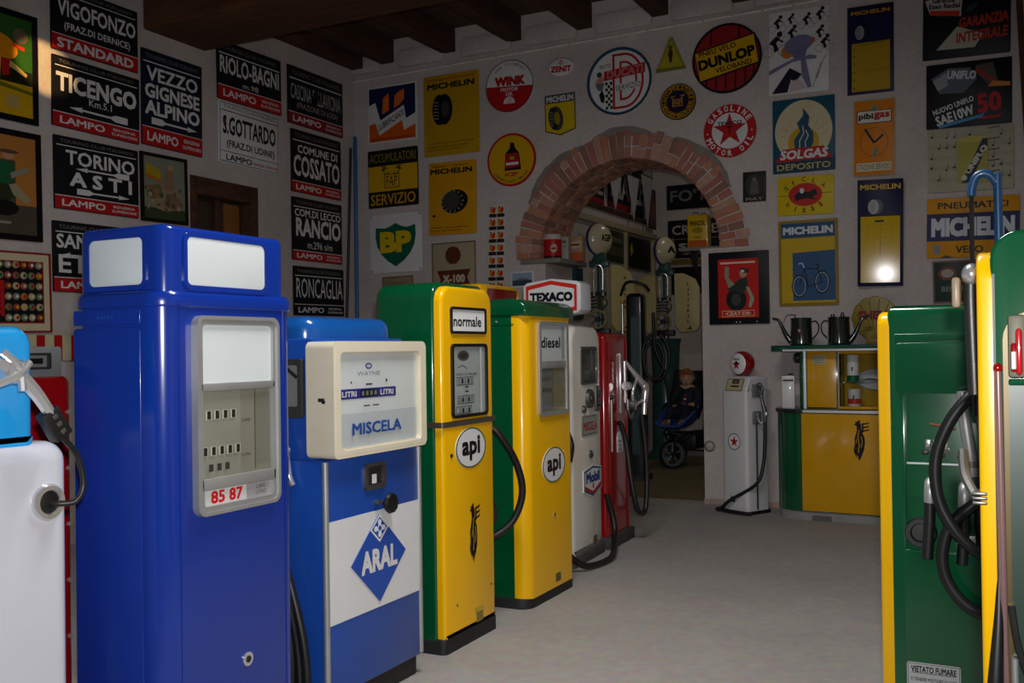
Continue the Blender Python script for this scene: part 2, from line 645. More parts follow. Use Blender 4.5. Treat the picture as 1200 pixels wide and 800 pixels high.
# dark wooden window in the left wall
m = MB()
m.box(XL - 0.2, XL + 0.02, 6.66, 6.74, 2.2, 3.145, WOOD, 0.008)
m.box(XL - 0.2, XL + 0.02, 7.475, 7.555, 2.2, 3.145, WOOD, 0.008)
m.box(XL - 0.2, XL + 0.02, 6.74, 7.475, 2.98, 3.145, WOOD, 0.008)
m.box(XL - 0.2, XL + 0.02, 6.74, 7.475, 2.2, 2.28, WOOD, 0.008)
m.box(XL - 0.12, XL - 0.08, 7.08, 7.13, 2.28, 2.98, WOOD, 0.006)
w1 = m.build('window_1', kind='structure')
m = MB()
m.box(XL - 0.16, XL - 0.13, 6.74, 7.475, 2.28, 2.98, paint('#3a3026', 0.3))
m.box(XL - 0.13, XL - 0.11, 7.22, 7.42, 2.28, 2.96, rough_mat('tan_wood', '#7d4f26', '#93602f', 3, 0.7))
m.build('shutter', w1)

# the room beyond the arch
m = MB()
m.box(-4.95, -4.75, YB + TH, 14.0, 0, 4.9, PLASTER)
m.build('wall_inner_left', kind='structure')
m = MB()
m.box(-4.95, -1.2, 14.0, 14.2, 0, 4.9, PLASTER)
m.build('wall_inner_back', kind='structure')
m = MB()
m.box(-1.4, -1.2, YB + TH, 14.0, 0, 4.9, PLASTER)
m.build('wall_inner_right', kind='structure')
m = MB()
m.box(-4.95, -1.2, YB + TH, 14.2, 4.9, 5.0, BOARD)
m.build('ceiling_inner', kind='structure')
m = MB()
m.box(-4.75, -4.69, YB + TH, 14.0, 3.10, 3.18, paint('#a89c80', 0.6), 0.006)
m.box(-4.75, -4.71, YB + TH, 14.0, 3.30, 3.36, WOOD, 0.006)
for y in (10.75, 11.9, 12.72, 13.9):
    m.box(-4.75, -4.70, y - 0.045, y + 0.045, 0, 3.10, paint('#a89c80', 0.6), 0.006)
m.build('trim_6', kind='structure')
m = MB()
m.box(-4.45, -2.7, 9.35, 13.2, 0.0, 0.006, RUG)
tag(m.build('floor_mat'), 'worn brown mat on the floor under the arch', 'mat')

# wire stretched under the ceiling that the signs hang from
m = MB()
m.tube([(XL + 0.01, YB - 0.034, 4.585), (-4.6, YB - 0.034, 4.602), (-2.0, YB - 0.034, 4.62), (-0.9, YB - 0.034, 4.645)], 0.012, paint('#ddd8d0', 0.7), 6)
for k in range(20):
    x = -6.5 + 0.28 * k
    m.cyl((x, YB - 0.045, 4.588 + .011 * (x + 6.69) / 2), (x, YB, 4.605 + .011 * (x + 6.69) / 2), 0.006, DSTEEL, seg=6)
tag(m.build('hanging_wire'), 'pale hanging wire with pins along the top of the back wall', 'wire')


# ------------------------------------------------------------------ signs on the walls
C = dict(black='#16161a', navy='#16204a', blue='#1c3f78', white='#d4d4d4', cream='#c9bf9c', yellow='#cda00c', amber='#d1900f', red='#b01a1e',
         dred='#8c1a20', green='#0d5a3a', dgreen='#0f3d30', orange='#cf5a17', grey='#8b8f92', teal='#1b5266', brown='#5a3018', olive='#8d7d1a', lav='#8a86a8', pink='#c9a8b0', gold='#b58a1a')


def K(n):
    return paint(C.get(n, n), 0.42, 0.0, var=0.05, spec=0.2)


def sign(wall, name, label, cat, c, w, h, draw, base='white', rot=0.0, thick=0.012, group=None, outline=None, gap=0.008, W=100.0, edge=None, tilt=0.0, yaw=0.0):
    """one enamel plate; draw(a, W, H) paints it in units of W across; outline in metres about the centre makes it round or pointed"""
    mb = MB()
    if outline is None:
        outline = rr(-w / 2, w / 2, -h / 2, h / 2, min(w, h) * 0.015, 2)
    mb.prism(outline, 'xz', -thick, 0, K(edge or base), 0.003, seg=2)
    a = Art(mb, (-w / 2, -thick, -h / 2), sx=w / W)
    H = W * h / w
    draw(a, W, H)
    # two little screws
    o = mb.build(name)
    tag(o, label, cat, group)
    if wall == 'B':
        o.location = (c[0], YB - gap, c[1])
        o.rotation_euler = (R(tilt), -R(rot), R(yaw))
    else:
        o.location = (XL + gap, c[0], c[1])
        o.rotation_euler = (0, -R(rot), R(90))
    return o


def header(a, W, H, col='white', txt='TOURING CLUB ITALIANO', frac=0.10):
    t = txt.rsplit(' ', 1)
    a.text(txt, W / 2, H - H * frac * 0.55, W * 0.86, H * frac * 0.36, K('#77776f' if col == 'white' else col), 0.0)
    a.rect(3, H - H * frac * 1.12, W - 3, H - H * frac * 1.02, K(col))


def foot(a, W, H, frac=0.2, col='red', ink='white', brand='LAMPO', sub=('BENZINA', 'SUPERIORE')):
    f = H * frac
    if col:
        a.rect(0.6, 0.6, W - 0.6, f, K(col))
    a.rect(0.6, f, W - 0.6, f + 0.8, K(ink))
    a.text(brand, W * 0.33, f * 0.52, W * 0.5, f * 0.52, K(ink), 0.02)
    a.text(sub[0], W * 0.81, f * 0.68, W * 0.27, f * 0.2, K(ink), 0.01)
    a.text(sub[1], W * 0.81, f * 0.34, W * 0.31, f * 0.2, K(ink), 0.01)


def arrow(a, x0, x1, y, h, mat):
    """tail at x0, point at x1"""
    s = 1 if x1 > x0 else -1
    L = abs(x1 - x0)
    P = lambda t, dy: (x0 + s * L * t, y + dy * h)
    a.poly([P(0, .5), P(0, -.5), P(.22, -.5), P(.30, -.14), P(.8, -.14), P(.78, -.4), P(1, 0), P(.78, .4), P(.8, .14), P(.30, .14), P(.22, .5)], mat)


RG = 'road signs on the left wall'


def d_ticengo(a, W, H):
    header(a, W, H, frac=0.13)
    a.text('TICENGO', 50, H * .64, 92, H * .27, K('white'), 0.035)
    a.text('Km.5.1', 53, H * .44, 26, H * .10, K('white'), 0.0)
    arrow(a, 85, 18, H * .30, H * .1, K('white'))
    foot(a, W, H)


sign('L', 'road_sign', 'black road sign reading TICENGO with arrow pointing left and red foot band', 'sign', (5.637, 3.592), .864, .561, d_ticengo, 'black', -0.4, group=RG)


def d_vigo(a, W, H):
    header(a, W, H, frac=0.13)
    a.text('VIGOFONZO', 52, H * .66, 90, H * .25, K('white'), 0.02)
    a.text('(FRAZ.DI DERNICE)', 52, H * .38, 76, H * .14, K('white'), 0.01)
    a.rect(0.6, 0.6, W - .6, H * .24, K('red'))
    a.rect(0.6, H * .24, W - .6, H * .25, K('white'))
    a.text('STANDARD', 50, H * .12, 88, H * .15, K('white'), 0.03)


sign('L', 'road_sign', 'topmost black road sign on left wall reading VIGOFONZO with red foot band', 'sign', (5.63, 4.184), .858, .528, d_vigo, 'black', 0.3, group=RG)


def d_vezzo(a, W, H):
    header(a, W, H, frac=0.12)
    a.text('VEZZO', 50, H * .755, 84, H * .15, K('white'), 0.02)
    a.text('GIGNESE', 50, H * .575, 90, H * .15, K('white'), 0.03)
    a.text('ALPINO', 50, H * .40, 90, H * .15, K('white'), 0.03)
    arrow(a, 15, 90, H * .265, H * .07, K('white'))
    foot(a, W, H, .19)


sign('L', 'road_sign', 'tall black road sign reading VEZZO GIGNESE ALPINO with arrow pointing right', 'sign', (6.45, 3.744), .711, .841, d_vezzo, '#141a2c', -0.2, group=RG)


def d_torino(a, W, H):
    header(a, W, H, frac=0.12)
    a.text('TORINO', 54, H * .72, 82, H * .2, K('white'), 0.02)
    arrow(a, 88, 24, H * .575, H * .08, K('white'))
    a.text('A S T I', 54, H * .43, 74, H * .2, K('white'), 0.03)
    arrow(a, 25, 88, H * .265, H * .08, K('white'))
    foot(a, W, H, .18)


sign('L', 'road_sign', 'black road sign reading TORINO and ASTI with two opposed arrows', 'sign', (5.633, 2.957), .836, .581, d_torino, 'black', 0.5, group=RG)


def d_san(a, W, H):
    header(a, W, H, frac=0.14)
    a.text('SAN', 22, H * .72, 36, H * .2, K('white'), 0.02)
    a.text('ET.', 26, H * .40, 40, H * .26, K('white'), 0.02)
    arrow(a, 60, 8, H * .52, H * .1, K('white'))
    foot(a, W, H, .2)


sign('L', 'road_sign', 'lowest black road sign partly hidden behind the tall blue pump', 'sign', (5.609, 2.29), .82, .56, d_san, 'black', 0.6, group=RG)


def d_riolo(a, W, H):
    header(a, W, H, frac=0.2)
    a.text('RIOLO-BAGNI', 50, H * .60, 92, H * .30, K('white'), 0.02)
    a.text('m.98', 50, H * .33, 24, H * .09, K('white'), 0.0)
    foot(a, W, H, .24)


sign('L', 'road_sign', 'black road sign reading RIOLO BAGNI above a white one', 'sign', (7.462, 4.215), .914, .566, d_riolo, 'black', 0.6, group=RG)


def d_gott(a, W, H):
    a.frame(1.5, 1.5, W - 1.5, H - 1.5, 0.8, K('black'))
    header(a, W, H, 'black', frac=0.14)
    a.text('S.GOTTARDO', 50, H * .62, 88, H * .30, K('black'), 0.025)
    a.text('(FRAZ.DI UDINE)', 52, H * .31, 80, H * .15, K('black'), 0.02)
    a.poly([(6, H * .66), (10, H * .73), (12, H * .62), (8, H * .58)], K('brown'))
    a.rect(2, H * .185, W - 2, H * .195, K('black'))
    a.text('LAMPO', 32, H * .1, 42, H * .1, K('black'), 0.02)
    a.text('BENZINA SUPERIORE', 76, H * .09, 42, H * .05, K('red'), 0.01)


sign('L', 'road_sign', 'white road sign with black lettering S.GOTTARDO, below the RIOLO BAGNI sign', 'sign', (7.445, 3.618), .852, .592, d_gott, 'white', -0.6, group=RG)


def d_casc(a, W, H):
    header(a, W, H, frac=0.2)
    a.text('CASCINA PALLAVICINA', 50, H * .57, 90, H * .26, K('#b4b4b0'), 0.0)
    a.text('(FRAZIONE DI LODI)', 52, H * .33, 74, H * .13, K('#9c9c98'), 0.0)
    a.poly([(40, H * .45), (48, H * .72), (56, H * .6), (50, H * .42)], K('black'))
    foot(a, W, H, .2, 'dred')


sign('L', 'road_sign', 'worn black road sign with scratched lettering and dark red band, near ceiling corner', 'sign', (8.492, 4.205), .941, .611, d_casc, 'black', 0.1, group=RG)


def d_comune(a, W, H):
    header(a, W, H, frac=0.16)
    a.text('COMUNE DI', 52, H * .70, 80, H * .13, K('white'), 0.02)
    a.text('COSSATO', 50, H * .43, 92, H * .34, K('white'), 0.02)
    foot(a, W, H, .17)


sign('L', 'road_sign', 'black road sign reading COMUNE DI COSSATO with red band', 'sign', (8.491, 3.52), .85, .66, d_comune, 'black', 0.2, group=RG)


def d_rancio(a, W, H):
    header(a, W, H, frac=0.14)
    a.text('COM.DI LECCO', 51, H * .76, 92, H * .12, K('white'), 0.02)
    a.text('RANCIO', 52, H * .53, 90, H * .30, K('white'), 0.03)
    a.text('m.296 s/m', 54, H * .26, 50, H * .12, K('white'), 0.0)
    foot(a, W, H, .15)


sign('L', 'road_sign', 'black road sign reading RANCIO under the COSSATO sign', 'sign', (8.492, 2.807), .851, .663, d_rancio, 'black', 0.2, group=RG)


def d_ronc(a, W, H):
    header(a, W, H, frac=0.18)
    a.text('RONCAGLIA', 51, H * .56, 92, H * .40, K('white'), 0.0)
    foot(a, W, H, .22, 'black')


sign('L', 'road_sign', 'black road sign reading RONCAGLIA, lowest beside the corner', 'sign', (8.509, 2.156), .861, .52, d_ronc, 'black', 0.5, group=RG)


# framed pictures on the left wall
def framed(wall, label, c, w, h, draw, frame_mat, fw, base, rot=0, cat='picture', group=None, W=100.0, mat2=None, name='framed_picture'):
    root = thing(name, label, cat, (0, 0, 0), 0, group)
    if wall == 'B':
        root.location = (c[0], YB - 0.004, c[1])
        root.rotation_euler = (0, -R(rot), 0)
    else:
        root.location = (XL + 0.004, c[0], c[1])
        root.rotation_euler = (0, -R(rot), R(90))
    mb = MB()
    mb.box(-w / 2 + fw * .5, w / 2 - fw * .5, -0.012, 0, -h / 2 + fw * .5, h / 2 - fw * .5, K(base))
    a = Art(mb, (-w / 2 + fw, -0.012, -h / 2 + fw), sx=(w - 2 * fw) / W)
    draw(a, W, W * (h - 2 * fw) / (w - 2 * fw))
    mb.build('print', root)
    mb = MB()
    o4 = [(-w / 2, -h / 2), (w / 2, -h / 2), (w / 2, h / 2), (-w / 2, h / 2)]
    i4 = [(-w / 2 + fw, -h / 2 + fw), (w / 2 - fw, -h / 2 + fw), (w / 2 - fw, h / 2 - fw), (-w / 2 + fw, h / 2 - fw)]
    mb.ring(o4, i4, 'xz', -0.022, 0, frame_mat)
    mb.build('frame', root)
    return root


def d_pgreen(a, W, H):
    a.rect(0, 0, W, H, K('#2d5a1e'))
    a.rect(0, 0, W, H * .33, K('#c9a012'))
    a.poly([(0, H * .30), (W, H * .24), (W, H * .27), (0, H * .36)], K('#6d6a14'))
    a.rect(0, H * .33, W, H * .47, K('#20240f'))
    a.disc(52, H * .68, 26, H * .12, K('#d98a10'), -15)
    a.disc(38, H * .72, 12, H * .07, K('#e0b030'), 20)
    a.disc(82, H * .82, 12, H * .08, K('#6a5a4a'), 10)
    a.poly([(50, H * .56), (66, H * .56), (64, H * .40), (54, H * .38)], K('red'))
    a.poly([(40, H * .56), (52, H * .58), (50, H * .36), (42, H * .36)], K('#d5b055'))
    a.poly([(66, H * .55), (92, H * .44), (90, H * .41), (64, H * .49)], K('#c8a860'))
    a.poly([(70, H * .70), (88, H * .67), (88, H * .71), (70, H * .74)], K('#c8381a'))
    a.rect(58, H * .08, 78, H * .2, K('#b79a58'))


framed('L', 'green and yellow poster in black frame, topmost at left edge', (4.762, 3.69), .635, .835, d_pgreen, K('#100d14'), .045, '#2d5a1e', 0.4, 'poster')


def d_prider(a, W, H):
    a.rect(0, 0, W, H, K('#b07434'))
    a.rect(0, 0, W, H * .3, K('#4d473a'))
    a.rect(0, H * .3, 70, H * .75, K('#3c4a30'))
    a.disc(40, H * .42, 30, H * .13, K('#2c3320'), 10)
    a.disc(52, H * .26, 22, H * .08, K('#15160f'))
    a.poly([(38, H * .5), (62, H * .5), (66, H * .72), (44, H * .74)], K('#1f5a38'))
    a.poly([(60, H * .5), (70, H * .52), (92, H * .36), (84, H * .32), (66, H * .40)], K('#9c9070'))
    a.disc(60, H * .80, 8, H * .045, K('#b98a66'))
    a.disc(60, H * .835, 15, H * .02, K('#59463a'))
    a.poly([(62, H * .62), (88, H * .70), (90, H * .66), (64, H * .56)], K('#8d8a78'))
    a.rect(15, H * .1, 62, H * .125, K('#8d8a78'))


framed('L', 'brown framed poster of a seated figure, under the green and yellow poster', (4.769, 2.79), .668, .828, d_prider, K('#100c10'), .045, '#b07434', 0.8, 'poster')


def d_caps(a, W, H):
    a.rect(0, 0, W, H, K('cream'))
    a.rect(6, 7, W - 6, H - 7, K('dred'))
    a.rect(7.5, 8.5, W - 7.5, H - 8.5, K('#15171c'))
    a.rect(40, 14, 52, H - 26, K('red'))
    for k in range(5):
        a.text('ESSO!'[k], 46, H - 33 - k * 6.5, 4, 4.5, K('black'), 0.02)


cp = framed('L', 'bottle cap collection board in cream and red frame at left edge', (4.766, 1.985), .827, .613, d_caps, K('dred'), .014, 'cream', 1.0, 'display board', name='cap_board')
capcols = ['#8f8a72', '#a08a5c', '#9c4a3a', '#6d7d5c', '#b0a37c', '#8a3030', '#57704a', '#a8662c']
k = 0
for i in range(11):
    for j in range(6):
        x, z = -.345 + .0655 * i, .205 - .0795 * j
        if -.09 < x < .03 and j > 1:
            continue
        mb = MB()
        mb.lathe([(0, .012), (.02, .012), (.026, .008), (.029, 0)], (x, -0.013, z), K(random.choice(capcols)), (0, -1, 0), 14)
        mb.lathe([(0, .0128), (.013, .0128)], (x, -0.013, z), K(random.choice(['white', 'red', 'cream', 'green', 'yellow'])), (0, -1, 0), 12)
        mb.build('bottle_cap', cp)


def d_pope(a, W, H):
    a.rect(0, 0, W, H, K('#7d8072'))
    a.rect(0, 0, W, H * .18, K('#39442c'))
    a.disc(52, H * .36, 40, H * .22, K('#8d7f62'))
    a.disc(25, H * .44, 20, H * .1, K('#6d6248'), 30)
    a.disc(72, H * .30, 22, H * .12, K('#7a6650'), -20)
    for i in range(26):
        a.disc(random.uniform(8, 92), random.uniform(H * .15, H * .55), random.uniform(3, 8), random.uniform(2, 6), K(random.choice(['#a3906c', '#6b5a42', '#8a6a4c', '#4c4a36'])), random.uniform(0, 90))
    a.poly([(48, H * .5), (72, H * .5), (68, H * .88), (62, H * .93), (56, H * .88)], K('#8a6f52'))
    a.disc(62, H * .86, 7, H * .05, K('#a98a68'))
    a.poly([(4, H * .9), (40, H * .78), (40, H * .62), (4, H * .70)], K('#a8901c'))
    a.poly([(4, H * .72), (40, H * .64), (40, H * .6), (4, H * .66)], K('#b8641c'))


framed('L', 'small dark framed painting with yellow patch, beside the window', (6.345, 2.965), .535, .60, d_pope, K('#141210'), .03, '#7d8072', 1.0)


def d_chk(a, W, H):
    for i in range(4):
        a.rect(i * 25, 0, i * 25 + 12, H, K('red'))
        a.rect(i * 25 + 12.5, 0, i * 25 + 25, H, K('cream'))


sign('L', 'striped_panel', 'red and cream striped panel low on left wall behind pumps', 'sign', (5.2, 1.565), .62, .2, d_chk, 'cream')


# ---- back wall, left group
def d_ip(a, W, H):
    a.rect(3, 3, W - 3, H - 3, K('orange'))
    a.poly([(3, H - 3), (W - 3, H - 3), (W - 3, H * .44), (78, H * .38), (74, H * .62), (26, H * .40), (16, H * .72), (3, H * .68)], K('navy'))
    a.poly([(3, H * .68), (16, H * .72), (26, H * .40), (74, H * .62), (78, H * .38), (W - 3, H * .46), (W - 3, H * .27), (74, H * .18), (70, H * .36), (24, H * .14), (16, H * .36), (3, H * .34)], K('white'))
    a.text('LUBRIFICANTI', 48, H * .385, 56, H * .11, K('black'), 0.015, 0.2, 23)
    for x in (30, 54):
        a.poly([(x, H * .5 + (x - 30) * .35), (x + 14, H * .56 + (x - 30) * .35), (x + 14, H * .86 + (x - 30) * .1), (x + 2, H * .78 + (x - 30) * .1)], K('#e06a1a'))
    a.poly([(68, H * .66), (75, H * .72), (75, H * .90), (66, H * .86)], K('#e06a1a'))
    a.text('INDUSTRIA ITALIANA PETROLI', 50, H * .07, 88, H * .045, K('black'), 0.0)


sign('B', 'enamel_sign', 'square enamel sign in navy, white zigzag and orange, left end of back wall', 'sign', (-6.162, 4.171), .659, .644, d_ip)


def d_acc(a, W, H):
    a.rect(1, H * .28, W - 1, H * .72, K('yellow'))
    a.text('ACCUMULATORI', 50, H * .86, 92, H * .15, K('olive'), 0.0)
    a.text('SERVIZIO', 50, H * .14, 90, H * .19, K('gold'), 0.015)
    a.frame(33, H * .33, 63, H * .57, 1.2, K('black'))
    a.text('FAP', 48, H * .45, 22, H * .17, K('black'), 0.0)
    for s in (1, -1):
        a.line([(48 + s * 12, H * .57), (48 + s * 17, H * .64), (48 + s * 8, H * .68), (48 + s * 20, H * .64), (48 + s * 12, H * .70), (48 + s * 20, H * .70)], 1.6, K('black'))
    a.circ(41, H * .585, 3, 1.6, .8, K('black'))
    a.circ(55, H * .585, 3, 1.6, .8, K('black'))


sign('B', 'enamel_sign', 'black and yellow sign reading ACCUMULATORI and SERVIZIO with a battery drawing', 'sign', (-6.164, 3.448), .667, .651, d_acc, 'black', 0.4)


def d_bp(a, W, H):
    c, sc = W / 2, 1.0
    sh = [(12, H * .78), (20, H * .77), (30, H * .76), (40, H * .79), (50, H * .84), (60, H * .79), (70, H * .76), (80, H * .77), (88, H * .80), (89, H * .62), (86, H * .46), (78, H * .32), (66, H * .2), (50, H * .1), (34, H * .2), (22, H * .32), (14, H * .46), (11, H * .62)]
    a.poly(sh, K('#0a5a42'))
    a.text('BP', 50, H * .52, 60, H * .36, K('#d1b400'), 0.05)
    for x in (3.5, 96.5):
        for y in (4, H - 4):
            a.disc(x, y, 1.2, 1.2, K('black'))


sign('B', 'enamel_sign', 'white square sign with a green shield and yellow letters', 'sign', (-6.137, 2.714), .691, .659, d_bp, 'white', 0.4, outline=rr(-.3455, .3455, -.3295, .3295, .05, 5))


def d_plate(a, W, H):
    a.frame(1, 1, W - 1, H - 1, 2, K('brown'))
    a.text('SUPER SHELL', 50, H * .6, 70, H * .16, K('dred'), 0.0)


sign('B', 'enamel_sign', 'small worn tan plate peeking above the green pump, under the green shield sign', 'sign', (-6.118, 2.233), .41, .215, d_plate, '#8f7f62', 0.9)


def tyre(a, cx, cy, rx, ry, dark='black', tread='#6a6a6a', hub='yellow'):
    a.disc(cx + rx * .35, cy, rx, ry, K(tread))
    for k in range(7):
        y = cy - ry * .8 + ry * 1.6 * k / 6
        a.line([(cx - rx * .2, y), (cx + rx * .6, y + 1)], .8, K(dark))
    a.disc(cx, cy, rx * .9, ry * .97, K(dark))
    a.disc(cx - rx * .05, cy, rx * .45, ry * .55, K(hub))


def d_m1(a, W, H):
    a.text("Proteggete l'economia", 50, H * .945, 84, H * .05, K('red'), 0.01, 0.2)
    a.text('MICHELIN', 50, H * .865, 86, H * .075, K('black'), 0.04)
    a.disc(38, H * .57, 15, H * .19, K('black'))
    a.disc(29, H * .57, 13, H * .19, K('#101010'))
    for k in range(6):
        a.line([(18, H * (.47 + .04 * k)), (28, H * (.46 + .04 * k))], 1.6, K('#7a7a72'))
    a.disc(40, H * .57, 7, H * .1, K('#3a3a38'))
    for k, s in enumerate(('controllate la pressione a freddo', 'e fate riscontrare i vostri', 'pneumatici consumati')):
        a.text(s, 8 + (84, 74, 58)[k] / 2, H * (.155 - .04 * k), (84, 74, 58)[k], H * .024, K('black'), 0.0)


sign('B', 'enamel_sign', 'large yellow tyre sign with black lettering and a tyre, second column of the back wall', 'sign', (-5.397, 4.069), .691, .882, d_m1, '#b98f0a')


def d_m2(a, W, H):
    a.text('tagliate i consumi', 46, H * .945, 78, H * .035, K('black'), 0.01)
    a.text('MICHELIN', 48, H * .875, 88, H * .075, K('black'), 0.04)
    a.disc(55, H * .45, 28, H * .16, K('#141414'), 10)
    a.disc(48, H * .46, 19, H * .13, K('#3a3a36'), 10)
    for k in range(14):
        an = R(k * 26)
        a.disc(50 + 22 * math.cos(an), H * .455 + 19 * math.sin(an), 2.2, 1.4, K('#8c8c84'), k * 26)
    for k, s in enumerate(('montate pneumatici in', 'buono stato agricolo')):
        a.text(s, 5 + (76, 62)[k] / 2, H * (.10 - .04 * k), (76, 62)[k], H * .022, K('black'), 0.01)
    a.rect(9, H * .25, 15, H * .28, K('black'))


sign('B', 'enamel_sign', 'orange yellow tyre sign with a dark tyre, under the larger yellow tyre sign', 'sign', (-5.395, 3.157), .596, .793, d_m2, '#cf930c', -0.6)


def scallop(cx, cy, r, n=9, base=0.42):
    pts = [(cx - r * base, cy - r), (cx + r * base, cy - r)]
    for k in range(n):
        a0 = -42 + 264 * k / n
        a1 = -42 + 264 * (k + 1) / n
        for t in (0.1, .35, .65, .9):
            a = R(a0 + (a1 - a0) * t)
            rad = r * (1.0 + .05 * math.sin(PI * t))
            pts.append((cx + rad * math.cos(a), cy + rad * math.sin(a) * .98))
    return pts


def d_x100(a, W, H):
    a.poly(scallop(49, H * .74, 17), K('brown'))
    a.poly([(12, H * .45), (88, H * .46), (80, H * .3), (88, H * .13), (13, H * .12), (20, H * .28)], K('#5e2a1a'))
    a.text('X-100', 50, H * .285, 50, H * .16, K('#c2b49a'), 0.05)
    a.frame(1, 1, W - 1, H - 1, 2.0, K('#5d5444'))
    a.text('MOTOR OIL', 54, H * .06, 60, H * .04, K('brown'), 0.0)


sign('B', 'enamel_sign', 'rusty cream sign with brown shell above a brown ribbon band', 'sign', (-5.389, 2.40), .555, .56, d_x100, '#a69a7c', 0.4)


def d_stamp(a, W, H):
    n = 7
    for k in range(n):
        y1 = H - 8 - (H - 12) * k / n
        y0 = y1 - (H - 12) / n + 2
        for x in (6, 52):
            a.rect(x, y0 + 18, x + 42, y1, K('#cfc5b4'))
            a.rect(x, y0, x + 42, y0 + 18, K('#23232a'))
            a.disc(x + 16, y0 + 34, 12, 15, K('#c8791c'), 20)
            a.disc(x + 28, y0 + 36, 9, 16, K('#b8331c'), -10)
            a.disc(x + 12, y0 + 50, 6, 4, K('#2f5a2a'))


sign('B', 'stamp_strip', 'narrow white strip of fruit stickers hanging left of the arch', 'poster', (-4.861, 2.572), .21, .968, d_stamp, '#c2beb6', -1.0, .003)


def d_wink(a, W, H):
    a.disc(50, H / 2, 49, H * .49, K('white'))
    a.poly([(50 + 49 * math.cos(R(t)), H / 2 + H * .49 * math.sin(R(t))) for t in range(178, 363, 5)], K('red'))
    a.text('WINK', 50, H * .60, 62, H * .17, K('red'), 0.06)
    a.text('WINK', 51, H * .595, 62, H * .17, K('black'), 0.0)
    a.text('WINK', 49.5, H * .605, 62, H * .17, K('red'), 0.045)
    a.text('MOTOR', 50, H * .44, 36, H * .07, K('white'), 0.02)
    a.text('OIL', 50, H * .355, 16, H * .07, K('white'), 0.02)
    a.poly([(50 + 12 * math.cos(R(t)), H * .17 + 14 * math.sin(R(t)) * (1 if t % 20 else .86)) for t in range(0, 181, 10)], K('white'))
    a.circ(50, H * .22, 4, 4, 1, K('red'))
    a.arc('WINK TO COMFORT', 50, H / 2, 41, 90, 6.5, 5, K('black'), 0.0)
    a.circ(50, H / 2, 50, H * .5, 1.4, K('#2a2a2a'))


sign('B', 'round_sign', 'round sign, white above and red below, in top row left of the arch', 'sign', (-4.677, 4.274), .565, .55, d_wink, 'white', -2, outline=oval(0, 0, .2825, .275, 40))


def d_icip(a, W, H):
    a.disc(50, H / 2, 50, H * .5, K('red'))
    a.disc(50, H / 2, 46, H * .46, K('yellow'))
    a.poly([(36, H * .30), (70, H * .30), (66, H * .62), (58, H * .72), (56, H * .82), (48, H * .82), (47, H * .72), (38, H * .62)], K('black'))
    a.poly([(37, H * .34), (66, H * .36), (64, H * .62), (40, H * .62)], K('red'))
    a.rect(39, H * .40, 65, H * .45, K('white'))
    a.disc(52, H * .53, 7, 5, K('gold'))
    a.circ(52, H * .53, 7, 5, 1.2, K('black'))
    a.text('ICIP', 50, H * .225, 26, H * .075, K('red'), 0.04)
    a.arc('LUBRIFICANTI MILANO', 50, H / 2, 40, -90, 6, 5, K('black'), 0.0, True)


sign('B', 'round_sign', 'round yellow sign with red rim and a black oil bottle, left of the arch', 'sign', (-4.67, 3.499), .574, .557, d_icip, 'red', 0, outline=oval(0, 0, .287, .2785, 40))


def d_zenit(a, W, H):
    a.circ(50, H / 2, 49, H * .49, 1.5, K('red'))
    a.text('ZENIT', 50, H * .42, 78, H * .32, K('red'), 0.05)
    a.circ(50, H * .76, 7, H * .12, 3.4, K('red'))


sign('B', 'oval_sign', 'small white oval sign with red lettering in the top row', 'sign', (-4.083, 4.387), .296, .193, d_zenit, 'white', -3, outline=oval(0, 0, .148, .0965, 36))


def d_shield(a, W, H):
    a.poly([(0, H * .78), (W, H * .78), (W, H * .12), (50, 0), (0, H * .12)], K('#3a4046'))
    a.poly([(3, H * .78), (W - 3, H * .78), (W - 3, H * .14), (50, H * .03), (3, H * .14)], K('#c9b010'))
    a.rect(0, H * .79, W, H, K('#4a5058'))
    a.text('MICHELIN', 50, H * .89, 88, H * .14, K('white'), 0.03)
    a.disc(38, H * .42, 22, H * .30, K('#3c3c3c'), 8)
    a.disc(28, H * .42, 16, H * .28, K('#202020'), 8)
    for k in range(7):
        a.line([(16, H * (.25 + .055 * k)), (28, H * (.24 + .055 * k))], 2, K('#8d8d8d'))
    a.disc(40, H * .42, 10, H * .16, K('#8a7a10'), 8)


sign('B', 'shield_sign', 'small pointed yellow shield sign with grey tyre, above the arch', 'sign', (-4.10, 3.905), .341, .425, d_shield, 'yellow', 0.6, outline=[(-.17, .2125), (-.17, -.16), (0, -.2125), (.17, -.16), (.17, .2125)])


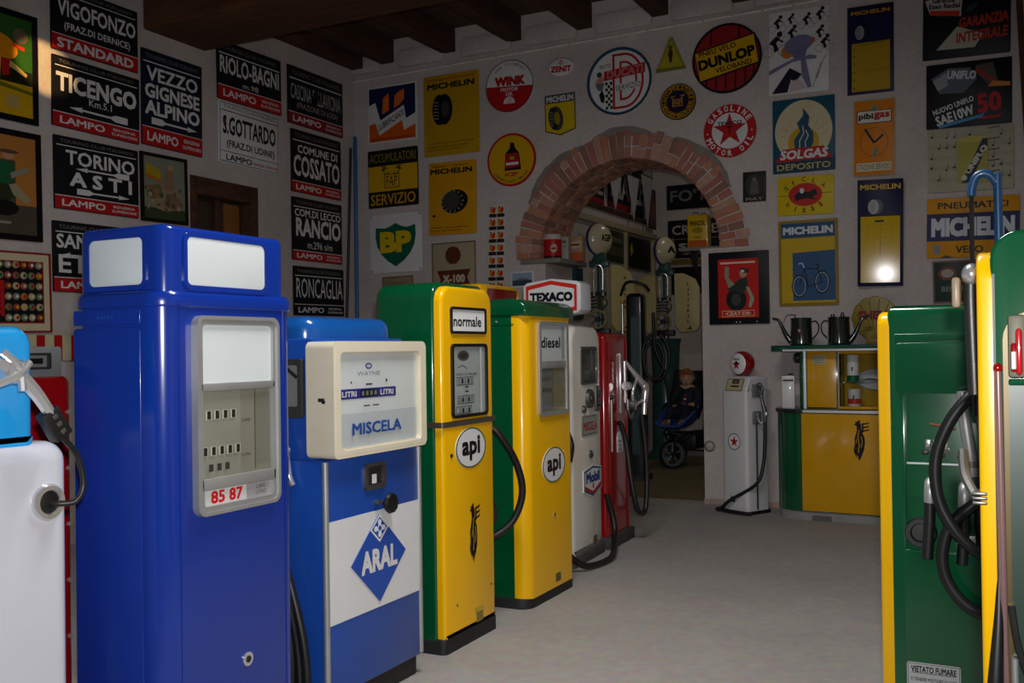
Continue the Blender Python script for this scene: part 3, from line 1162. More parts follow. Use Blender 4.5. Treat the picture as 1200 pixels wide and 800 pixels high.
def d_duc(a, W, H):
    h = H / 2
    a.disc(50, h, 50, h, K('#28506e'))
    a.disc(50, h, 46, h * .92, K('white'))
    def D(x0, y0, y1, w, col, ins):
        x1 = 88 - ins
        n = 14
        yc, ry = (y0 + y1) / 2, (y1 - y0) / 2
        o = [(x0, y0), ] + [(58 + (x1 - 58) * math.cos(R(-90 + 180 * k / n)), yc + ry * math.sin(R(-90 + 180 * k / n))) for k in range(n + 1)] + [(x0, y1)]
        i = [(x0 + w, y0 + w)] + [(58 + (x1 - w - 58) * math.cos(R(-90 + 180 * k / n)), yc + (ry - w) * math.sin(R(-90 + 180 * k / n))) for k in range(n + 1)] + [(x0 + w, y1 - w)]
        a.band(o, i, K(col))
    D(40, H * .09, H * .91, 3.5, 'red', 0)
    D(51, H * .21, H * .79, 3.2, 'red', 10)
    a.rect(51, H * .36, 78, H * .46, K('white'))
    a.poly([(27, H * .53), (90, H * .58), (90, H * .73), (27, H * .67)], K('red'))
    a.text('DUCATI', 59, H * .63, 54, H * .11, K('white'), 0.02, 0.1, 4)
    a.text('DUCATI', 59, H * .63, 53, H * .10, K('red'), -0.01, 0.1, 4)
    a.text('SERVIZIO', 64, H * .41, 38, H * .08, K('black'), 0.0, 0, 4)
    a.text('MOTO', 29, H * .745, 17, H * .06, K('black'), 0.0, 0, 4)
    for r in range(9):
        for c in range(3):
            if (r + c) % 2 == 0:
                a.rect(29 + c * 3.6, H * (.10 + .045 * r), 32.6 + c * 3.6, H * (.145 + .045 * r), K('black'))
    a.disc(20, H * .63, 4, 4, K('#3a3a3a'))
    a.disc(21, H * .54, 7, 5, K('#b98878'), 30)
    a.poly([(13, H * .5), (28, H * .5), (24, H * .38), (17, H * .40)], K('#6b6b70'))
    a.poly([(24, H * .40), (28, H * .30), (27, H * .2), (22, H * .22), (19, H * .33)], K('black'))
    a.circ(50, h, 50, h, 1.3, K('#14202c'))


sign('B', 'round_sign', 'large round white sign with blue rim and red letter D, above the arch', 'sign', (-3.453, 4.16), .686, .672, d_duc, 'white', 0, outline=oval(0, 0, .343, .336, 48))


def d_tri(a, W, H):
    a.poly([(10, 8), (W - 10, 9), (51, H - 12)], K('#a89a2c'))
    a.rect(2, 1, W - 2, 12, K('#6d7428'))
    a.poly([(47, H * .25), (53, H * .25), (58, H * .5), (56, H * .62), (44, H * .62), (42, H * .5)], K('#3a3418'))
    a.disc(50, H * .70, 7, 8, K('#5a5220'))


sign('B', 'triangular_sign', 'dull yellow triangular sign with a dark figure, beside the round red brick disc', 'sign', (-2.918, 4.35), .31, .33, d_tri, '#8d8530', -0.5, outline=[(-.155, -.165), (.155, -.155), (.02, .165), (-.01, .165)])


def d_acr(a, W, H):
    a.disc(50, H / 2, 50, H / 2, K('#241408'))
    a.disc(50, H / 2, 46, H * .46, K('#3a2410'))
    a.circ(50, H / 2, 47, H * .47, 2, K('gold'))
    a.disc(50, H / 2, 29, H * .29, K('#171236'))
    a.arc('ACCUMULATORI', 50, H / 2, 37.5, 90, 14.5, 12, K('gold'), 0.01)
    a.arc('HENSEMBERGER', 50, H / 2, 37.5, -90, 14.5, 12, K('gold'), 0.01, True)
    a.frame(36, H * .36, 64, H * .56, 2, K('gold'))
    a.text('FAP', 50, H * .46, 20, H * .12, K('gold'), 0.02)
    a.line([(38, H * .57), (32, H * .64), (44, H * .64)], 2, K('gold'))
    a.line([(60, H * .57), (70, H * .66), (58, H * .64)], 2, K('gold'))


sign('B', 'round_sign', 'small round brown and violet battery sign with gold lettering', 'sign', (-2.852, 3.879), .358, .35, d_acr, 'black', 0, outline=oval(0, 0, .179, .175, 36))


def d_dun(a, W, H):
    h = H / 2
    a.disc(50, h, 50, h, K('#171114'))
    a.disc(50, h, 46.5, h * .93, K('#8e1c22'))
    for (x, y0, y1) in ((28, .72, .92), (68, .74, .94), (20, .1, .26), (34, .08, .27), (48, .06, .29), (62, .07, .31), (76, .12, .33), (88, .22, .36)):
        a.line([(x, H * y0), (x + 1, H * y1)], 2.2, K('#171114'))
    a.poly([(6, H * .64), (91, H * .81), (96, H * .37), (13, H * .19)], K('#171114'))
    a.poly([(5, H * .62), (89, H * .785), (95, H * .39), (12, H * .215)], K('#c8a010'))
    a.text('PNEU VELO', 37, H * .635, 54, H * .075, K('#201a10'), 0.02, 0, 9)
    a.text('DUNLOP', 50, H * .50, 82, H * .155, K('#171114'), 0.05, 0, 9)
    a.text('VELOBAND', 60, H * .375, 52, H * .075, K('#201a10'), 0.02, 0, 9)


sign('B', 'round_sign', 'large round red brick patterned sign with a yellow band across it', 'sign', (-2.371, 4.23), .667, .662, d_dun, 'black', 0, outline=oval(0, 0, .3335, .331, 48))


def star(a, cx, cy, r, mat, rot=90, q=.382):
    a.poly([(cx + (r if k % 2 == 0 else r * q) * math.cos(R(rot + 36 * k)), cy + (r if k % 2 == 0 else r * q) * math.sin(R(rot + 36 * k))) for k in range(10)], mat)


def d_tex(a, W, H):
    a.disc(50, H / 2, 50, H / 2, K('red'))
    a.disc(50, H / 2, 34, H * .34, K('white'))
    star(a, 50, H * .51, 33, K('red'))
    a.text('TEXACO', 50, H * .645, 46, H * .075, K('black'), 0.03)
    a.text('T', 50, H * .52, 10, H * .14, K('#2a1a10'), 0.04)
    a.arc('GASOLINE', 50, H / 2, 42, 90, 17, 11, K('white'), 0.03)
    a.arc('MOTOR OIL', 50, H / 2, 42, -90, 16.5, 11, K('white'), 0.03, True)
    a.disc(8, H * .47, 1.5, 1.5, K('white'))
    a.disc(92, H * .47, 1.5, 1.5, K('white'))


sign('B', 'round_sign', 'round sign with a big red star on white inside a red ring', 'sign', (-2.351, 3.54), .503, .5, d_tex, 'red', 0, outline=oval(0, 0, .2515, .25, 44))


def d_fiat(a, W, H):
    a.disc(50, H * .55, 38, 50, K('#33332f'))
    a.poly([(30, H * .25), (70, H * .25), (66, H * .65), (52, H * .8), (36, H * .66)], K('#55554e'))
    a.disc(50, H * .74, 9, 9, K('#6b6a60'))
    a.text('FIAT', 50, H * .09, 74, H * .1, K('#8d8b7d'), 0.02)


sign('B', 'plaque', 'small dark relief plaque right of the arch', 'plaque', (-2.128, 2.992), .215, .28, d_fiat, '#26261f', -0.8)


# ---- back wall, right group
def rider(a, x, y, s, col='#15151c'):
    a.circ(x - 5 * s, y, 4 * s, 4 * s, .5 * s, K('#8a8a92'), 14)
    a.circ(x + 6 * s, y, 4 * s, 4 * s, .5 * s, K('#8a8a92'), 14)
    a.poly([(x - 4 * s, y + 6 * s), (x + 1 * s, y + 11 * s), (x + 4 * s, y + 9 * s), (x + 1 * s, y + 6 * s), (x + 3 * s, y + 1 * s), (x, y - 1 * s), (x - 1 * s, y + 4 * s)], K(col))
    a.disc(x + 3.6 * s, y + 12 * s, 2 * s, 2.1 * s, K(col))
    a.line([(x + 2 * s, y + 9 * s), (x + 6 * s, y + 6 * s)], 1.2 * s, K(col))


def d_bia(a, W, H):
    for (x, y, s) in ((14, .80, 1.3), (36, .84, 1.0), (62, .80, 1.2), (84, .84, 1.25), (10, .53, 1.9), (38, .66, 1.3), (84, .63, 1.2), (92, .50, 1.3)):
        rider(a, x, H * y, s * 1.25)
    a.disc(32, H * .50, 11, H * .075, K('#c07a2c'), 20)
    a.disc(66, H * .585, 13, H * .045, K('#b8662c'), 25)
    a.disc(50, H * .58, 24, H * .105, K('#77749a'), 12)
    a.poly([(38, H * .50), (66, H * .56), (62, H * .44), (52, H * .40), (42, H * .42)], K('#6d6a90'))
    a.poly([(1, H * .30), (40, H * .41), (70, H * .44), (80, H * .42), (80, H * .385), (60, H * .39), (40, H * .375), (1, H * .245)], K('#767394'))
    a.poly([(54, H * .41), (62, H * .40), (72, H * .06), (66, H * .05), (56, H * .20)], K('#767394'))
    a.poly([(6, H * .02), (36, H * .31), (56, H * .22), (46, H * .14), (38, H * .17), (32, H * .02)], K('#16152a'))
    a.poly([(36, H * .02), (64, H * .05), (50, H * .17), (38, H * .14)], K('#c7b2ba'))
    a.text('BIANCHI', 84, H * .24, 24, H * .028, K('#30303a'), 0.02, 0, 72)
    a.line([(74, H * .05), (80, H * .16)], .8, K('#30303a'))
    a.line([(88, H * .32), (97, H * .42)], .8, K('#30303a'))


sign('B', 'poster_panel', 'white poster panel of violet and orange cyclist among small black riders', 'poster', (-1.705, 4.194), .538, .77, d_bia, 'white', -1.0)


def d_sol(a, W, H):
    a.disc(50, H * .55, 46, H * .42, K('cream'), n=40)
    a.rect(0, 0, W, H * .17, K('#17394e'))
    a.disc(50, H * .40, 25, 25, K('#c29a1c'))
    for k in range(9):
        an = R(20 + 140 * k / 8)
        a.line([(50 + 30 * math.cos(an), H * .40 + 30 * math.sin(an)), (50 + 42 * math.cos(an), H * .40 + 42 * math.sin(an))], .7, K('#c0762c'))
    a.poly([(36, H * .32), (35, H * .44), (45, H * .55), (40, H * .66), (50, H * .76), (50, H * .86), (60, H * .74), (58, H * .62), (66, H * .52), (66, H * .38), (62, H * .32)], K('#1d4a68'))
    a.line([(44, H * .32), (44, H * .42), (51, H * .52), (49, H * .62)], 1.6, K('cream'))
    a.line([(54, H * .32), (53, H * .40), (58, H * .48), (54, H * .56)], 1.6, K('cream'))
    a.poly([(5, H * .145), (97, H * .165), (82, H * .33), (17, H * .32)], K('red'))
    a.text('SOLGAS', 51, H * .24, 76, H * .125, K('white'), 0.035, 0.15)
    a.text('DEPOSITO', 50, H * .075, 86, H * .085, K('#b9ad6a'), 0.015)


sign('B', 'enamel_sign', 'teal and cream sign with a blue flame, reading DEPOSITO', 'sign', (-1.674, 3.426), .555, .677, d_sol, '#1d4f66', -0.4)


def d_sic(a, W, H):
    a.disc(50, H * .52, 30, H * .30, K('#b8201c'))
    a.poly([(30, H * .5), (40, H * .62), (56, H * .58), (68, H * .66), (72, H * .5), (62, H * .46), (70, H * .36), (54, H * .42), (40, H * .40), (34, H * .34)], K('#1a0f0f'))
    a.disc(44, H * .62, 4, 5, K('white'))
    for ch, x, y, r_ in zip('SICLA', (16, 28, 47, 66, 82), (.70, .84, .92, .86, .74), (40, 22, 0, -20, -40)):
        a.text(ch, x, H * y, 2.5 if ch == 'I' else 7, H * .12, K('#6d1a14'), 0.01, 0, r_)
    for ch, x, y, r_ in zip('bigas', (20, 33, 48, 63, 77), (.28, .16, .11, .15, .25), (-35, -18, 0, 15, 32)):
        a.text(ch, x, H * y, 2.5 if ch == 'i' else 6, H * .13, K('#6d1a14'), 0.01, 0, r_)
    a.rect(4, H * .49, 20, H * .51, K('olive'))
    a.rect(80, H * .53, 97, H * .55, K('olive'))


sign('B', 'enamel_sign', 'small yellow sign with a red oval and leaping dark animal', 'sign', (-1.666, 2.872), .502, .353, d_sic, '#cdb416', -1.2)


def d_mb(a, W, H):
    a.frame(0, 0, W, H, 4, K('#8f7320'))
    a.rect(5, H * .80, W - 5, H - 5, K('#1c4a72'))
    a.text('MICHELIN', 50, H * .88, 84, H * .09, K('#c9cdd0'), 0.05)
    a.rect(5, 5, W - 5, H * .79, K('#c0a012'))
    a.poly([(24, H * .06), (W - 5, H * .06), (W - 5, H * .64), (24, H * .62)], K('#2c527c'))
    for cx, cy in ((35, .23), (73, .27)):
        a.circ(cx, H * cy, 13, H * .135, 2.4, K('#15181c'))
        a.circ(cx, H * cy, 11, H * .115, .9, K('#b8bcbc'))
    a.line([(35, H * .23), (44, H * .44), (66, H * .42), (73, H * .27), (50, H * .22), (44, H * .44)], 1.6, K('#1a1a1a'))
    a.line([(44, H * .44), (40, H * .50), (34, H * .49)], 1.6, K('#c9c9c0'))
    a.line([(66, H * .42), (68, H * .47), (62, H * .48)], 2.2, K('#1a1a1a'))


sign('B', 'embossed_sign', 'embossed tin sign of a bicycle on blue and yellow, gold edged', 'sign', (-1.651, 2.255), .528, .783, d_mb, '#8f7320', -0.1)


def d_mt(a, W, H):
    a.frame(0, 0, W, H, 2, K('#3a2a34'))
    a.text('MICHELIN', 50, H * .925, 84, H * .045, K('#c08a14'), 0.03)
    a.disc(34, H * .70, 12, H * .08, K('#1a1c22'), 0)
    a.disc(27, H * .70, 10, H * .08, K('#8d8f94'), 0)
    for k in range(5):
        a.line([(19, H * (.65 + .025 * k)), (28, H * (.648 + .025 * k))], 1.2, K('#3a3c44'))
    a.rect(10, H * .03, W - 8, H * .58, K('#b08d0e'))
    for k in range(6):
        a.disc(15, H * (.52 - .09 * k), 2, 1.6, K('#3a2c0c'))
    a.line([(22, H * .55), (80, H * .57)], 1.2, K('#5a4610'))
    a.line([(30, H * .25), (90, H * .26)], .8, K('#6d5610'))


sign('B', 'enamel_sign', 'tall navy and ochre tyre pressure sign, topmost right of the cyclist poster', 'sign', (-1.084, 4.12), .39, .783, d_mt, '#151a40', -0.8)


def d_pib(a, W, H):
    a.frame(0, 0, W, H, 2, K('#a09a8a'))
    a.poly([(42, H * .86), (58, H * .87), (50, H * .94)], K('#3a8a98'))
    a.rrect(8, H * .69, 92, H * .86, 4, K('#20242c'))
    a.rrect(10, H * .70, 90, H * .85, 3, K('#d1cdc0'))
    a.text('pibi', 30, H * .775, 36, H * .1, K('#14181c'), 0.04)
    a.text('gas', 68, H * .775, 38, H * .1, K('#a8201c'), 0.04)
    a.circ(50, H * .44, 34, H * .19, 1, K('#5a3a10'))
    a.line([(28, H * .62), (50, H * .43)], 6, K('#15120f'))
    a.line([(50, H * .43), (72, H * .53)], 5, K('#15120f'))
    a.line([(56, H * .36), (50, H * .26)], 8, K('#4a8a80'))
    a.rect(8, H * .06, 92, H * .17, K('#cfc3a4'))
    a.text('STAZIONE SERVIZIO', 50, H * .115, 78, H * .07, K('#2a221a'), 0.0)


sign('B', 'enamel_sign', 'orange sign with black clock hands drawing, reading STAZIONE SERVIZIO', 'sign', (-1.065, 3.333), .348, .673, d_pib, '#d07a12', -1.2)


def d_mt2(a, W, H):
    a.text('MICHELIN', 50, H * .93, 88, H * .05, K('yellow'), 0.03)
    a.disc(42, H * .745, 14, H * .07, K('#55585e'), 0)
    a.disc(35, H * .745, 12, H * .068, K('#a8aaac'), 0)
    for k in range(6):
        a.line([(26, H * (.70 + .018 * k)), (38, H * (.698 + .018 * k))], 1, K('#4c4e55'))
    a.rect(7, H * .035, W - 7, H * .655, paint('#caa50c', 0.10, 0.0, var=0.04, spec=0.12))
    a.rrect(38, H * .60, 58, H * .62, 2, K('#15120c'))
    a.frame(22, H * .45, 78, H * .58, .6, K('#97790c'))
    a.line([(50, H * .28), (50, H * .55)], .8, K('#8a6e0c'))
    a.line([(36, H * .30), (36, H * .55)], .5, K('#97790c'))


sign('B', 'enamel_sign', 'tall glossy dark blue sign with yellow panel, lowest above the shell emblem', 'sign', (-1.023, 2.481), .376, .934, d_mt2, '#10163e', -1.0, gap=0.062, tilt=3.5, yaw=6.3)


def d_ceat(a, W, H):
    a.rect(16, H * .09, W - 17, H * .90, K('#bf1c16'))
    a.rect(20, H * .835, W - 22, H * .86, K('#d6c4b4'))
    a.disc(46, H * .34, 17, H * .16, K('#151a1a'))
    a.disc(46, H * .34, 8, H * .08, K('#39413c'))
    a.poly([(30, H * .48), (48, H * .60), (64, H * .66), (66, H * .52), (56, H * .40), (48, H * .44), (38, H * .46)], K('#27302a'))
    a.poly([(28, H * .80), (35, H * .79), (34, H * .64), (44, H * .55), (34, H * .50), (27, H * .66)], K('#8d8c74'))
    a.poly([(62, H * .52), (68, H * .50), (76, H * .34), (70, H * .22), (66, H * .24), (69, H * .36)], K('#a09c84'))
    a.disc(58, H * .69, 6, H * .055, K('#b98c70'))
    a.disc(60, H * .735, 8, H * .035, K('#2c332c'), -10)
    a.rect(54, H * .71, 60, H * .745, K('#cfcabc'))
    a.frame(22, H * .105, W - 24, H * .19, 1, K('#d8b080'))
    a.text('·CEAT·DR·', 49, H * .148, 44, H * .05, K('#e0d0b8'), 0.015)
    for x in (46, 52, 80):
        a.disc(x, H * .03, 1, 1, K('white'))


sign('B', 'poster_panel', 'red poster in wide black border with figure holding a tyre, on the arch pillar', 'poster', (-2.289, 2.052), .568, .683, d_ceat, '#12151a', 0.1, .02)


def d_gar(a, W, H):
    a.poly([(2, H * .86), (46, H * .92), (44, H * .58), (8, H * .66)], K('#b8b4ae'))
    a.text('Garanzia', 24, H * .84, 26, H * .075, K('black'), 0.03, 0, -3)
    a.text('Esso Radial', 25, H * .755, 36, H * .07, K('black'), 0.03, 0, -3)
    a.poly([(8, H * .71), (43, H * .66), (42, H * .585), (8, H * .64)], K('#c83a1c'))
    a.poly([(16, H * .13), (40, H * .44), (70, H * .30), (60, H * .12)], K('#b0ac9c'))
    a.text('GARANZIA', 70, H * .50, 56, H * .15, K('#b03322'), 0.035, 0.1, 3)
    a.text('INTEGRALE', 68, H * .29, 58, H * .15, K('#b03322'), 0.035, 0.1, 3)
    a.disc(56, H * .68, 8, 3, K('#2a3a48'), 30)


PG = 'dark glossy posters at right end of back wall'
sign('B', 'poster_panel', 'black poster with red lettering GARANZIA INTEGRALE, topmost at right end', 'poster', (-.311, 4.24), .679, .60, d_gar, '#0d1013', -1.6)


def d_uni(a, W, H):
    a.poly([(6, H * .78), (26, H * .92), (52, H * .90), (60, H * .72), (44, H * .52), (16, H * .54)], K('#54606a'))
    a.poly([(8, H * .74), (24, H * .86), (26, H * .66), (14, H * .58)], K('#8a9298'))
    a.text('UNIFLO', 42, H * .80, 34, H * .13, K('#c9ccd0'), 0.04, 0, -6)
    a.poly([(58, H * .92), (78, H * .95), (84, H * .66), (74, H * .60), (58, H * .82)], K('#4a4038'))
    a.poly([(60, H * .90), (84, H * .64), (80, H * .60), (57, H * .84)], K('#8a2a1c'))
    a.poly([(78, H * .66), (98, H * .62), (98, H * .56), (72, H * .58)], K('#b8742c'))
    a.text('NUOVO UNIFLO', 32, H * .335, 50, H * .085, K('#c9ccd0'), 0.025, 0, 18)
    a.text('SAE10W', 34, H * .18, 46, H * .16, K('#c9ccd0'), 0.03, 0, 16)
    a.text('50', 74, H * .34, 28, H * .30, K('#a81a22'), 0.035, 0, 5)
    a.poly([(62, H * .13), (88, H * .14), (94, H * .20), (86, H * .10), (62, H * .09)], K('#a81a22'))
    a.poly([(14, H * .04), (66, H * .17), (70, H * .21), (66, H * .12), (16, H * .0)], K('#3a88b8'))


sign('B', 'poster_panel', 'black motor oil poster with silver shape, reading SAE 10W 50', 'poster', (-.303, 3.622), .661, .553, d_uni, '#0b0d10', -1.0)


def d_mus(a, W, H):
    for k in range(5):
        y = H * (.86 - .17 * k)
        for j in range(3):
            a.line([(2, y + j * 1.6), (98, y + 1 + j * 1.6)], .25, K('#8d8a74'))
        for i in range(11):
            if random.random() < .55:
                x = 4 + 9 * i
                a.disc(x, y + random.uniform(-2, 3), 1.5, 1.1, K('#1c1a18'), 20)
                a.line([(x + 1.3, y), (x + 1.6, y + 8)], .5, K('#1c1a18'))
        a.line([(70, y + 8), (84, y + 9)], 1, K('#1c1a18'))
    a.poly([(36, H * .13), (70, H * .13), (71, H * .80), (34, H * .80)], K('#a09a3c'))
    a.disc(52, H * .80, 18, 4, K('#b0aa50'))
    a.poly([(40, H * .13), (50, H * .12), (70, H * .68), (70, H * .80), (64, H * .80)], K('#1a2038'))
    a.text('UNIFLO', 57, H * .48, 40, H * .085, K('#c4c4b8'), 0.05, 0, 58)
    a.disc(43, H * .2, 3.5, 3.5, K('#c4c4b8'))


sign('B', 'poster_panel', 'cream sheet music poster with a yellow oil can', 'poster', (-.297, 3.066), .663, .54, d_mus, '#a8a48e', -1.0)


def d_pne(a, W, H):
    a.rect(0, H * .28, W, H * .74, K('#171a52'))
    a.text('PNEUMATICI', 50, H * .87, 76, H * .11, K('#201810'), 0.02)
    a.text('MICHELIN', 50, H * .51, 90, H * .32, K('#c9cdd4'), 0.06)
    a.text('VELO', 47, H * .135, 30, H * .12, K('#201810'), 0.02)
    a.rect(7, H * .06, 15, H * .22, K('#7d8288'))
    a.poly([(14, 0), (30, 0), (22, 3)], K('#3a2c1c'))


sign('B', 'enamel_sign', 'wide yellow and navy tyre sign behind the blue hooked pipe', 'sign', (-.291, 2.487), .714, .512, d_pne, 'amber', -1.4)


def d_gen(a, W, H):
    a.frame(0, 0, W, H, 4, K('#6d4a44'))
    a.circ(34, H * .70, 21, 17, 4, K('#8d2a24'))
    a.disc(34, H * .70, 15, 11, K('#9d9a8c'))
    a.text('BENZINA', 58, H * .33, 76, H * .12, K('#8d9488'), 0.0)
    a.poly([(66, H * .5), (84, H * .54), (80, H * .86), (70, H * .82)], K('#5d6a5c'))


sign('B', 'enamel_sign', 'dull green petrol plate with red ring, under the wide tyre sign', 'sign', (-.437, 2.03), .34, .361, d_gen, '#2a3c32', 0.4)


def d_photo(a, W, H):
    a.rect(7, 8, W - 7, H - 7, K('#8fa0b4'))
    a.rect(7, 8, W - 7, H * .45, K('#3c4650'))
    a.poly([(20, H * .45), (40, H * .6), (70, H * .56), (85, H * .45)], K('#69727c'))


sign('B', 'photo_print', 'small landscape photograph taped left of the arch opening', 'photograph', (-4.566, 2.235), .269, .174, d_photo, 'white', 0.3, .003)


def d_right(a, W, H):
    a.rect(6, H * .62, W - 4, H - 4, K('#a8701c'))
    a.rect(6, 4, W - 4, H * .60, K('#b8b49c'))
    a.disc(30, H * .3, 22, H * .12, K('#54628a'))


framed('B', 'tall dark framed board, orange above and cream below, at right edge', (.40, 3.75), .62, 2.1, d_right, WOOD, .05, '#b8b49c', 2.0, 'poster', name='framed_poster')
# glass disc reflector on the pillar
m = MB()
m.lathe([(0, .022), (.02, .02), (.036, .012), (.045, 0)], (-2.597, YB - 0.001, .553), paint('#b0a8a0', 0.15, 0.5), (0, -1, 0))
m.lathe([(.045, 0), (.052, 0), (.052, .008), (.045, .008)], (-2.597, YB - 0.001, .553), STEEL, (0, -1, 0))
tag(m.build('round_reflector'), 'small round glass reflector low on the arch pillar', 'reflector')

# ------------------------------------------------------------------ fuel pumps
P_BLUE = paint('#0d3090', 0.2, 0.35, var=0.03)
P_BLUE2 = paint('#18469e', 0.3, 0.2, var=0.04)
P_DOME = paint('#12529c', 0.2, 0.5, var=0.05)
P_SKY = paint('#1f8fd0', 0.18, 0.6, var=0.03)
P_GREEN = paint('#034d2b', 0.18, 0.5, var=0.04)
P_YELLOW = paint('#efb600', 0.26, 0.15, var=0.02, spec=0.35)
P_WHITE = paint('#c2c5cf', 0.2, 0.6, var=0.02)
P_IVORY = paint('#e0d8c0', 0.3, 0.3, var=0.04)
P_RED = paint('#8c080e', 0.16, 0.6, var=0.04)
DIAL = paint('#e6eaea', 0.5, var=0.03)
PLINTH = paint('#161616', 0.6, var=0.2)
GROW = 'old fuel pumps in the left row'


def windowed(root, part_name, ring_mat, x0, x1, z0, z1, y, rim, depth, r=0.02, inner=None, label=None):
    """rounded rim standing proud of a face; returns nothing"""
    mb = MB()
    o = rr(x0, x1, z0, z1, r)
    ri = max(r - rim, 0.004)
    i = rr(x0 + rim, x1 - rim, z0 + rim, z1 - rim, ri)
    mb.ring(o, i, 'xz', y - depth, y + 0.002, ring_mat)
    return mb.build(part_name, root, label)


def pane(root, x0, x1, z0, z1, y, name='glass_pane', r=0.012):
    mb = MB()
    mb.prism(rr(x0, x1, z0, z1, r, 3), 'xz', y - 0.003, y, GLASS)
    return mb.build(name, root)


def logo_api(root, cx, cz, y, rx=.158, rz=.104):
    mb = MB()
    mb.prism(oval(cx, cz, rx, rz, 40), 'xz', y - 0.004, y + .001, WHITE)
    a = Art(mb, (cx - rx, y - .0042, cz - rz), sx=rx / 50, sz=rz / 50)
    a.circ(50, 50, 50, 50, 3.5, K('green'))
    a.text('api', 50, 48, 60, 60, K('black'), 0.035)
    return mb.build('brand_badge', root, 'white oval badge')


def emblem(mb, cx, cz, y, h):
    """black prancing winged figure, a few brush strokes"""
    a = Art(mb, (cx - h / 2, y - 0.001, cz - h / 2), sx=h / 100)
    k = K('black')
    a.poly([(49, 1), (55, 16), (58, 30), (63, 44), (62, 58), (57, 68), (54, 76), (46, 76), (43, 66), (39, 54), (40, 40), (43, 30), (42, 20), (47, 12)], k)
    a.poly([(45, 74), (54, 75), (55, 86), (52, 92), (54, 99), (50, 95), (47, 99), (46, 93), (41, 95), (43, 90), (38, 88), (44, 84)], k)
    for y0 in (70, 78, 86):
        a.poly([(55, y0), (70, y0 + 3), (74, y0 + 8), (69, y0 + 6), (56, y0 + 4)], k)
    a.poly([(54, 66), (60, 70), (60, 92), (56, 84)], k)
    a.poly([(40, 42), (37, 26), (44, 8), (43, 28)], k)
    a.poly([(62, 44), (61, 30), (52, 6), (56, 28)], k)
    yl = K('#c29a0a')
    a.line([(50, 74), (47, 58), (50, 40), (48, 22)], 1.8, yl)
    a.line([(54, 60), (57, 48), (54, 34)], 1.6, yl)
    a.line([(44, 54), (43, 44)], 1.4, yl)


def nozzle_mesh(pts, mat=CHROME, r=0.014, body=0.022):
    """pts: grip end, body, bend, tip in local space"""
    mb = MB()
    p = [Vector(q) for q in pts]
    mb.tube(p, r, mat, 12, 8, [body * .8, body, body * .75] + [r] * (len(p) - 3))
    d = (p[1] - p[0]).normalized()
    s = d.orthogonal().normalized()
    mb.ell(p[1], (body * 1.35, body * 1.35, body * 1.35), mat, 16, 10)
    # lever guard
    q = d.cross(s)
    mb.tube([p[0] + d * .01 + s * body, p[0] + d * .03 + s * body * 3.0, p[1] + s * body * 2.6, p[1] + d * .03 + s * body * .8], 0.005, mat, 8)
    mb.cyl(p[0] - d * .02, p[0] + d * .012, body * .95, mat, seg=14)
    return mb


def hose(root, pts, r=0.016, name='hose', mat=None, world=True, rads=None):
    mb = MB()
    mb.tube(local(root, pts) if world else pts, r, mat or RUBBER, 12, 10, rads)
    return mb.build(name, root)


